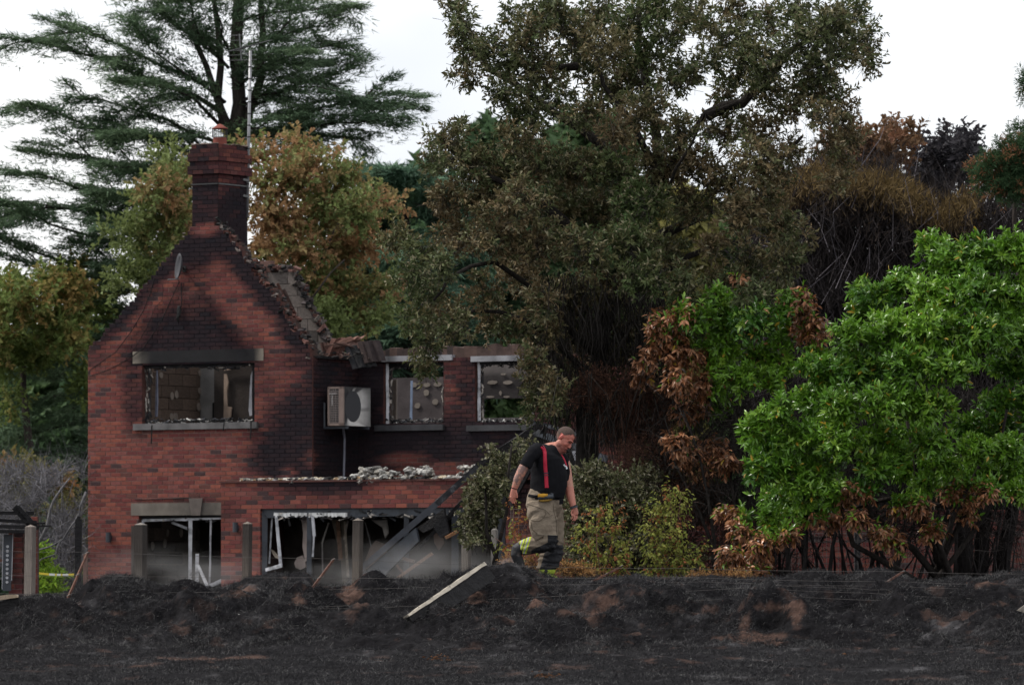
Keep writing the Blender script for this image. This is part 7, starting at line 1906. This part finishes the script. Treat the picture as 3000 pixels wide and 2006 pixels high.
man = thing('person', mpt(620, 1490), 'man in black t-shirt, red braces and tan firefighting trousers walking right, head bowed', 'person')
M_SKIN = mat('skin', attr=True, rough=.5, spec=.4, noise=.08, nscale=30)
_b = M_SKIN.node_tree.nodes['Principled BSDF']; _b.inputs['Subsurface Weight'].default_value = .12; _b.inputs['Subsurface Radius'].default_value = (.02, .008, .005); _b.inputs['Subsurface Scale'].default_value = .5
M_SHIRT = mat('black_cotton', (0.010, 0.010, 0.012), rough=.95, spec=.1, noise=.15, nscale=20)
M_KIT = mat('fire_kit_cloth', attr=True, rough=.85, spec=.2, noise=.18, nscale=18, bump=.3, bscale=60)

# head frame: x forward along the face, y to his left, z up the skull
hx = Vector((math.cos(math.radians(37)) * math.cos(math.radians(24)), -math.sin(math.radians(24)), -math.sin(math.radians(37)))).normalized()
hz_ = Vector((0.58, -.06, .81)); hz_ = (hz_ - hx * hz_.dot(hx)).normalized(); hy = hz_.cross(hx).normalized()
HM = Matrix((hx, hy, hz_)).transposed()
HS = 1.06
hc = mpt(797, 205, -.02)                   # skull centre
def hpnt(x, y, z): return hc + HM @ (Vector((x, y, z)) * HS)
body = Body()
def hell(c, r, rx=0): body.ell(hpnt(*c), [q * HS for q in r], HM @ Matrix.Rotation(rx, 3, 'Y'))
hell((-.012, 0, .035), (.104, .080, .098)); hell((.020, 0, -.02), (.082, .070, .095)); hell((.030, 0, -.085), (.058, .056, .052)); hell((.064, 0, -.108), (.026, .030, .024))
hell((.078, 0, .022), (.022, .052, .018)); hell((.099, 0, -.028), (.020, .016, .026), -.3); hell((.106, 0, -.040), (.016, .019, .013)); hell((.088, 0, -.010), (.014, .011, .026), -.25)
hell((.055, -.036, -.035), (.034, .028, .028)); hell((.055, .036, -.035), (.034, .028, .028)); hell((.082, 0, -.072), (.019, .027, .008)); hell((.079, 0, -.085), (.018, .024, .008))
hell((.0, -.052, -.075), (.04, .02, .045)); hell((.0, .052, -.075), (.04, .02, .045))
for s in (-1, 1):
    hell((-.012, s * .081, -.008), (.019, .011, .033), .25); hell((-.016, s * .086, -.002), (.010, .010, .036), .25)
body.loft([(790, 270, 0, 62, 60), (745, 290, .0, 66, 62), (690, 310, .01, 80, 78), (645, 335, .01, 105, 110), (620, 380, 0, 120, 140), (635, 480, 0, 135, 125), (650, 600, 0, 145, 125), (630, 720, 0, 135, 120), (610, 800, 0, 120, 125)], 20)
# right arm (near), swung back
def arm(pts): body.loft(pts, 16)
arm([(540, 300, -.14, 50, 50), (490, 350, -.19, 56, 55), (450, 420, -.22, 50, 48), (415, 480, -.23, 46, 45), (390, 530, -.235, 44, 42), (365, 580, -.235, 39, 38), (345, 635, -.23, 31, 28), (334, 668, -.23, 27, 22), (330, 695, -.23, 31, 19), (325, 730, -.23, 34, 17), (322, 748, -.23, 30, 15)])
# left arm (far), forward
arm([(760, 350, .12, 50, 50), (800, 430, .13, 50, 50), (818, 520, .12, 46, 45), (828, 600, .10, 45, 44), (838, 660, .08, 44, 42), (852, 730, .05, 40, 38), (868, 790, .02, 32, 30), (880, 830, .0, 27, 23), (888, 860, .0, 31, 18), (892, 890, 0, 31, 17), (893, 905, 0, 27, 15)])
def finger(base, segs, r0, dy0, dyd):
    x, y = base; P_ = [(x, y, dy0, r0, r0)]; dy = dy0
    for i, (ang, ln) in enumerate(segs):
        x += math.cos(math.radians(ang)) * ln; y += math.sin(math.radians(ang)) * ln; dy += dyd
        P_.append((x, y, dy, r0 * (1 - .12 * (i + 1)), r0 * (1 - .12 * (i + 1))))
    body.loft(P_, 10)
# right hand: fingers hang down and curl forward, thumb on the front side
finger((303, 735), [(100, 22), (85, 16), (65, 12)], 8.0, -.245, .004)
finger((314, 745), [(95, 26), (78, 18), (60, 14)], 8.5, -.242, .004)
finger((327, 748), [(88, 28), (72, 18), (58, 14)], 8.5, -.235, .004)
finger((341, 742), [(82, 26), (72, 17), (60, 12)], 8.0, -.225, .004)
finger((346, 690), [(62, 26), (80, 22), (95, 16)], 9.0, -.245, -.002)
# left hand: curled a little tighter
finger((872, 895), [(95, 24), (115, 16), (140, 13)], 8.0, -.03, -.004)
finger((885, 903), [(90, 28), (112, 18), (145, 14)], 8.5, -.012, -.006)
finger((898, 903), [(85, 28), (108, 18), (140, 14)], 8.5, .006, -.006)
finger((910, 895), [(85, 24), (105, 15), (135, 12)], 8.0, .022, -.004)
finger((868, 855), [(112, 24), (88, 20), (75, 16)], 9.0, -.03, -.006)
# hidden legs keep the body one continuous figure
body.loft([(600, 780, -.02, 100, 110), (610, 880, -.09, 80, 75), (640, 1010, -.1, 66, 62), (665, 1120, -.1, 52, 50), (570, 1170, -.1, 46, 46), (460, 1200, -.1, 42, 42), (375, 1225, -.1, 36, 36)], 14)
body.loft([(630, 780, .02, 100, 110), (690, 900, .09, 74, 72), (725, 1040, .1, 60, 58), (730, 1150, .1, 52, 50), (685, 1270, .1, 48, 48), (645, 1380, .1, 40, 40), (635, 1440, .1, 36, 36)], 14)
def skincol(co):
    n = len(co); C = np.tile(np.array([[0.46, 0.215, 0.155]]), (n, 1))
    loc = (co - np.array(hc)) @ np.array(HM) / HS
    head = (np.linalg.norm(co - np.array(hc), axis=1) < .2)
    red = head & (loc[:, 0] > -.03) & (loc[:, 2] < .05)
    C[head] = (0.44, 0.175, 0.125)
    k = np.clip((loc[:, 0] + .02) / .08, 0, 1) * head
    C = C * (1 - .6 * k[:, None]) + np.array([0.46, 0.135, 0.10]) * .6 * k[:, None]
    ear = head & (np.abs(loc[:, 1]) > .074) & (loc[:, 0] < .02) & (loc[:, 2] < .035) & (loc[:, 2] > -.05)
    C[ear] = (0.50, 0.13, 0.10)
    # stubble
    st_ = head & (loc[:, 2] < -.068) & (loc[:, 0] > -.005); C[st_] = C[st_] * np.array([.62, .66, .70])
    lip = head & (loc[:, 0] > .082) & (np.abs(loc[:, 2] + .078) < .0115) & (np.abs(loc[:, 1]) < .026); C[lip] = (.38, .125, .10)
    mouth = head & (loc[:, 0] > .08) & (np.abs(loc[:, 2] + .0800 + np.abs(loc[:, 1]) * .18) < .0028) & (np.abs(loc[:, 1]) < .022); C[mouth] = (.10, .03, .03)
    for s in (-1, 1):
        e = head & (loc[:, 0] > .062) & (np.abs(loc[:, 1] - s * .031) < .016) & (np.abs(loc[:, 2] - .002) < .0075); C[e] = (.05, .025, .02)
        e = head & (loc[:, 0] > .06) & (np.abs(loc[:, 1] - s * .031) < .024) & (np.abs(loc[:, 2] + .008) < .006); C[e] = (.30, .10, .08)
    # ink on the right forearm
    zx = (XC + F * co[:, 0] / YMAN - 1400) * 3.135; zy = (YH - F * (co[:, 2] - CZ) / YMAN - 1220) * 3.135
    ink = (co[:, 1] < YMAN - .12) & (zy > 430) & (zy < 625) & (zx < 480)
    a_ = fbm(co[:, 0] * 34, co[:, 1] * 34, co[:, 2] * 34, oct=2, seed=5, ridged=True)
    t = np.clip((a_ - .18) * 5, 0, 1) * ink
    C = C * (1 - .62 * t[:, None]) + np.array([.06, .07, .08]) * .62 * t[:, None]
    low = (zy > 640) & (zy < 1000); C[low] = C[low] * np.array([1.02, .84, .84])
    return C
bo = body.remesh('body', .0042, M_SKIN, man, skincol, smooth=3)
bbv = body.bvh()
# hair: cropped, follows the skull
hv, hf, hi = [], [], {}
NU, NV = 48, 32
for j in range(NV + 1):
    th = math.pi * j / NV
    for i in range(NU):
        a = 2 * math.pi * i / NU
        d = Vector((math.sin(th) * math.cos(a), math.sin(th) * math.sin(a), math.cos(th)))
        c0 = Vector((-.012, 0, .02))
        o_ = hc + HM @ (c0 * HS); dw = (HM @ d)
        hit = bbv.ray_cast(o_ + dw * .3, -dw, .3)
        q = (hit[0] if hit[0] is not None else o_ + dw * .1)
        l = HM.transposed() @ (q - hc) / HS
        hv.append((q + dw * .0045, l))
def hairy(l):
    if l.z > .098: return True
    if l.x > .058: return l.z > .088 - max(0, abs(l.y) - .03) * .1
    front = l.x > .012
    if front: return l.z > .030 + (l.x - .012) * 1.0
    if l.x > -.035: return l.z > .028 if abs(l.y) > .05 else l.z > .04
    return l.z > -.055 - (l.x + .035) * .1
vs = [q for q, l in hv]
for j in range(NV):
    for i in range(NU):
        a, b_, c_, d_ = j * NU + i, j * NU + (i + 1) % NU, (j + 1) * NU + (i + 1) % NU, (j + 1) * NU + i
        if all(hairy(hv[k][1]) for k in (a, b_, c_, d_)): hf.append((a, d_, c_, b_))
hb = MB(); hb.add(vs, hf, (.075, .052, .045)); used = sorted({i for f in hf for i in f}); mpx = {k: i for i, k in enumerate(used)}
hb = MB().add([vs[k] for k in used], [tuple(mpx[i] for i in f) for f in hf], [lerp3((.082, .056, .046), (.24, .135, .105), max(0, min(1, (.02 - hv[k][1].z) / .07))) for k in used])
hb.build('hair', mat('cropped_hair', attr=True, rough=.8, spec=.2, noise=.4, nscale=90, bump=.6, bscale=200), man, smooth=True)
for s in (-1, 1):
    pts = []
    for y_ in (.012, .024, .036, .05):
        o_ = hpnt(.2, s * y_, .024 - (y_ - .03) ** 2 * 8); hit = bbv.ray_cast(o_, -hx, .3)
        if hit[0] is not None: pts.append(hit[0] + hx * .001)
    if len(pts) > 2: MB().tube(pts, [.0035, .0045, .004, .002][:len(pts)], 6, (.05, .032, .026)).build('eyebrow', M_CHARA, man)

# t-shirt
sh_ = Body()
sh_.loft([(738, 302, -.01, 64, 64), (712, 316, -.005, 84, 88), (685, 336, .0, 98, 108), (665, 360, 0, 104, 120), (655, 400, 0, 100, 120)], 24)
sh_.loft([(668, 276, 0, 50, 56), (652, 300, .0, 92, 104), (628, 345, .0, 132, 158), (635, 400, -.0, 150, 172), (645, 460, 0, 160, 165), (655, 540, 0, 168, 158), (650, 620, 0, 170, 155), (643, 690, 0, 164, 150), (640, 748, 0, 150, 146)], 28)
sh_.loft([(560, 292, -.12, 62, 66), (515, 330, -.19, 66, 62), (475, 385, -.215, 60, 58), (448, 430, -.225, 58, 56), (432, 462, -.228, 57, 55)], 18)
sh_.loft([(740, 345, .10, 66, 66), (785, 420, .13, 60, 58), (805, 510, .12, 54, 54), (812, 600, .105, 52, 52)], 18)
def wrk(co):
    zx = (XC + F * co[:, 0] / YMAN - 1400) * 3.135; zy = (YH - F * (co[:, 2] - CZ) / YMAN - 1220) * 3.135
    f1 = np.sin((zx * .5 + zy * .9 + 60 * fbm(zx / 130, zy / 130, seed=3)) / 17.0) * np.clip((zy - 560) / 160, 0, 1) * .0035
    f2 = np.sin((zx * .8 - zy * .45) / 13.0 + 3 * fbm(zx / 90, zy / 90, seed=6)) * np.exp(-((zx - 500) / 60) ** 2 - ((zy - 420) / 90) ** 2) * .005
    return f1 + f2 + .004 * fbm(co[:, 0] * 9, co[:, 1] * 9, co[:, 2] * 9, seed=2)
sh_.remesh('t_shirt', .006, M_SHIRT, man, None, smooth=16, disp=wrk)
sbv = sh_.bvh()
# trousers and boots
tr_ = Body()
tr_.loft([(640, 690, 0, 120, 120), (622, 718, 0, 150, 140), (612, 760, 0, 160, 146), (608, 820, 0, 164, 150), (606, 880, 0, 150, 146), (610, 930, -.02, 120, 130)], 26)
tr_.loft([(585, 800, -.06, 135, 110), (585, 880, -.09, 130, 105), (600, 960, -.10, 128, 102), (622, 1040, -.10, 112, 98), (645, 1100, -.10, 88, 90), (640, 1150, -.10, 84, 84), (580, 1172, -.10, 84, 80), (500, 1180, -.10, 76, 76), (440, 1192, -.10, 72, 72), (395, 1208, -.10, 68, 68)], 22)
tr_.loft([(660, 800, .05, 110, 110), (690, 900, .09, 98, 96), (712, 1000, .10, 82, 88), (722, 1090, .10, 68, 82), (722, 1160, .10, 66, 80), (695, 1230, .10, 92, 84), (662, 1310, .10, 100, 86), (630, 1380, .10, 90, 80), (608, 1430, .10, 76, 72)], 22)
tr_.loft([(545, 930, -.20, 70, 20), (560, 990, -.205, 92, 24), (590, 1050, -.20, 104, 24), (612, 1082, -.19, 100, 20)], 14, sq=.4)
tr_.loft([(520, 900, -.185, 62, 20), (560, 935, -.195, 70, 20), (560, 950, -.19, 64, 16)], 12, sq=.4)
KN = np.array([0.250, 0.200, 0.150]); DK = np.array([.022, .022, .025])
def kitcol(co):
    n = len(co)
    zx = (XC + F * co[:, 0] / YMAN - 1400) * 3.135; zy = (YH - F * (co[:, 2] - CZ) / YMAN - 1220) * 3.135
    C = np.tile(KN, (n, 1)) * (.9 + .25 * fbm(co[:, 0] * 8, co[:, 1] * 8, co[:, 2] * 8, seed=4))[:, None]
    near = co[:, 1] < YMAN + .0
    # dirt darkens the lower legs
    low = np.clip((zy - 1080) / 160, 0, 1) * .45; C = C * (1 - low[:, None])
    kn = near & (zx > 640) & (zy > 1088) | near & (zy > 1118 + (720 - zx) * .48) & (zx > 490) & (zy > 1120)
    C[kn] = DK
    kf = (~near) & (zy > 1178) & (zx > 640 - (zy - 1160) * .35); C[kf] = DK * 1.2
    fl = (~near) & (zy > 1230) & (zx < 640 - (zy - 1160) * .30); C[fl] = KN * .62
    # reflective bands across the trailing shin
    s_ = zx * .93 + (zy - 1180) * .28
    for a0_, c_ in ((356, (.55, .66, .06)), (366, (.42, .43, .42)), (380, (.55, .66, .06)), (402, (.55, .66, .06)), (413, (.42, .43, .42)), (428, (.55, .66, .06))):
        m_ = near & (np.abs(s_ - a0_) < 6.5) & (zy < 1260) & (zy > 1100); C[m_] = np.array(c_) * .75
    m_ = near & (np.abs(s_ - 391) < 5) & (zy > 1100); C[m_] = KN * .5
    g = (~near) & (zy > 1405); C[g] = (.34, .42, .05)
    hem = near & (zy > 700) & (zy < 722); C[hem] = KN * .85
    return C
def kwr(co):
    zx = (XC + F * co[:, 0] / YMAN - 1400) * 3.135; zy = (YH - F * (co[:, 2] - CZ) / YMAN - 1220) * 3.135
    a_ = .010 * fbm(co[:, 0] * 7, co[:, 1] * 7, co[:, 2] * 10, seed=14, oct=3, ridged=True)
    b_ = .006 * np.sin(zy / 9.0 + 4 * fbm(zx / 80, zy / 60, seed=8)) * np.clip((zy - 1100) / 80, 0, 1)
    c_ = .006 * np.sin((zy * .8 + (zx - 600) * .7) / 16.0 + 3 * fbm(zx / 90, zy / 70, seed=9)) * np.exp(-((zy - 880) / 130) ** 2)
    return a_ + b_ + c_
tr_.remesh('trousers', .007, M_KIT, man, kitcol, smooth=6, disp=kwr)
tbv = tr_.bvh()
bt = Body()
bt.loft([(400, 1205, -.10, 62, 64), (365, 1222, -.10, 62, 64), (350, 1270, -.10, 50, 58), (372, 1320, -.10, 48, 52), (392, 1365, -.10, 42, 46), (408, 1400, -.10, 24, 34)], 18)
bt.loft([(336, 1190, -.10, 16, 40), (325, 1230, -.10, 14, 38), (334, 1290, -.10, 14, 36), (360, 1350, -.10, 14, 36), (392, 1400, -.10, 12, 34)], 14)
bt.remesh('boot', .007, mat('boot_rubber', (.016, .016, .018), rough=.6, spec=.3, noise=.3, nscale=20, dark=(.10, .085, .08), dscale=16, dmin=.55, dmax=.75), man, None, smooth=3)
bt = Body()
bt.loft([(610, 1420, .10, 60, 64), (612, 1452, .10, 58, 62), (640, 1470, .08, 44, 56), (690, 1486, .05, 34, 50), (730, 1494, .03, 24, 40)], 18)
def bcol(co):
    zx = (XC + F * co[:, 0] / YMAN - 1400) * 3.135; zy = (YH - F * (co[:, 2] - CZ) / YMAN - 1220) * 3.135
    C = np.tile(np.array([[.05, .055, .035]]), (len(co), 1)); m_ = np.abs(zy - 1440 - (zx - 600) * .25) < 8; C[m_] = (.38, .46, .05); return C
bt.remesh('boot', .007, mat('boot_attr', attr=True, rough=.6), man, bcol, smooth=3)

def ribbon(name, path, w, bvh, col, m=None, off=.004, thick=.003, alt=None):
    """a strap laid on the clothes by casting from the front of the figure"""
    pts = []
    for i in range(len(path) - 1):
        L_ = math.hypot(path[i + 1][0] - path[i][0], path[i + 1][1] - path[i][1]); k = max(2, int(L_ / 8))
        for j in range(k): t = j / k; pts.append((path[i][0] * (1 - t) + path[i + 1][0] * t, path[i][1] * (1 - t) + path[i + 1][1] * t))
    pts.append(path[-1]); vs, fs = [], []; m_ = 0; last = None
    for i, (x, y) in enumerate(pts):
        a, b_ = pts[max(i - 1, 0)], pts[min(i + 1, len(pts) - 1)]; dx, dy = b_[0] - a[0], b_[1] - a[1]; L_ = math.hypot(dx, dy) or 1
        px_, py_ = -dy / L_, dx / L_
        row = []
        for s in (-.5, 0, .5):
            q = mpt(x + px_ * s * w, y + py_ * s * w, 0); o_ = Vector((q.x, YMAN - 1, q.z)); h = bvh.ray_cast(o_, Vector((0, 1, 0)), 2)
            yy = h[0].y if h[0] is not None else None; row.append([q, yy])
        ys = [r_[1] for r_ in row if r_[1] is not None]
        if not ys:
            if last is None: continue
            ys = [last]
        last = min(ys)
        for q, yy in row: vs.append(Vector((q.x, (yy if yy is not None else last + .01) - off - thick, q.z)))
        for q, yy in row: vs.append(Vector((q.x, (yy if yy is not None else last + .01) - off, q.z)))
        m_ += 1
    for i in range(m_ - 1):
        a, b_ = i * 6, i * 6 + 6
        fs += [(a, a + 1, b_ + 1, b_), (a + 1, a + 2, b_ + 2, b_ + 1), (a + 3, b_ + 3, b_ + 4, a + 4), (a + 4, b_ + 4, b_ + 5, a + 5), (a, b_, b_ + 3, a + 3), (a + 2, a + 5, b_ + 5, b_ + 2)]
    return MB().add(vs, fs, col).build(name, m or M_SHIRT, man, smooth=True)
M_RED = mat('red_webbing', (0.46, 0.022, 0.050), rough=.65, spec=.3, noise=.1, nscale=60)
ribbon('brace', [(584, 276), (598, 288), (608, 306), (614, 334), (616, 400), (620, 480), (626, 550), (632, 655)], 34, sbv, (.5, 0, 0), M_RED)
ribbon('brace', [(768, 350), (782, 370), (798, 400), (808, 430), (816, 462)], 14, sbv, (.5, 0, 0), M_RED)
ribbon('brace_buckle', [(625, 516), (626, 526)], 44, sbv, (.02,) * 3, M_SLATE, off=.008); ribbon('brace_buckle', [(627, 538), (627, 545)], 44, sbv, (.02,) * 3, M_SLATE, off=.008)
ribbon('brace_clip', [(633, 640), (633, 655)], 34, sbv, (.5, 0, 0), M_RED, off=.008); ribbon('brace_clip', [(634, 656), (632, 700)], 22, sbv, (.02,) * 3, M_SHIRT, off=.005)
ribbon('chest_badge', [(790, 440), (806, 458), (817, 480)], 22, sbv, (.7, .72, .74), M_STONE, off=.006)
ribbon('belt', [(462, 722), (500, 730), (560, 738), (640, 746), (720, 752), (776, 752)], 26, tbv, (.02,) * 3, M_SHIRT, off=.006, thick=.006)
ribbon('pocket_seam', [(478, 945), (500, 955), (560, 962), (600, 935), (625, 890), (615, 870)], 4, tbv, (.08, .06, .045), M_KIT, off=.003)
ribbon('pocket_seam', [(545, 1078), (600, 1084), (728, 1088)], 5, tbv, (.33, .28, .22), M_KIT, off=.003)
ribbon('pocket_seam', [(484, 965), (500, 1040), (548, 1078)], 4, tbv, (.08, .06, .045), M_KIT, off=.003)
ribbon('pocket_seam', [(690, 800), (700, 880), (720, 950), (726, 1080)], 4, tbv, (.09, .07, .05), M_KIT, off=.003)
ribbon('pocket_seam', [(450, 800), (540, 830), (620, 860), (660, 900)], 4, tbv, (.10, .08, .06), M_KIT, off=.003)
# torch and pouch on the belt
q = mpt(620, 738, 0); h = tbv.ray_cast(Vector((q.x, YMAN - 1, q.z)), Vector((0, 1, 0)), 2); yb = (h[0].y if h[0] is not None else YMAN - .17) - .01
def gp(x, y, d): return Vector((mpt(x, y).x, yb - d, mpt(x, y).z))
pg = MB().tube([gp(552, 742, .03), gp(560, 742, .03), gp(600, 740, .03), gp(690, 736, .03)], [.026, .036, .034, .03], 10, (.03, .03, .032)); pg.build('belt_torch', M_SLATE, man, smooth=True)
MB().tube([gp(551, 730, .045), gp(600, 728, .05), gp(640, 722, .045)], [.022, .026, .016], 10, (.50, .26, .03)).build('torch_grip', M_STONE, man, smooth=True)
MB().tube([gp(560, 768, .03), gp(590, 774, .03), gp(650, 768, .03), gp(690, 750, .03)], [.012, .016, .016, .01], 8, (.30, .18, .04)).build('torch_strap', M_STONE, man, smooth=True)
MB().tube([gp(668, 704, .03), gp(690, 712, .03), gp(694, 740, .02)], .006, 6, (.03,) * 3).build('torch_loop', M_SLATE, man)
MB().box(gp(538, 742, .01), (.035, .03, .05), None, (.02,) * 3).build('belt_keeper', M_SHIRT, man)
MB().box(gp(765, 780, -.03), (.04, .05, .065), None, (.02,) * 3, jit=.004).build('belt_pouch', M_SHIRT, man)
# watch and wrist band
def band(name, c0, c1, r, rd, dy, m, col):
    B_ = Body(); B_.loft([(c0[0], c0[1], dy, r, rd), (c1[0], c1[1], dy, r, rd)], 20); B_.b.c = [col] * len(B_.b.v); return B_.b.build(name, m, man, smooth=False)
band('watch', (875, 818), (883, 838), 32, 28, .0, M_SHIRT, (.02,) * 3)
band('watch_case', (880, 822), (884, 838), 36, 12, -.028, M_SLATE, (.02,) * 3)
band('wrist_band', (336, 660), (334, 666), 29, 25, -.23, M_SHIRT, (.03,) * 3)
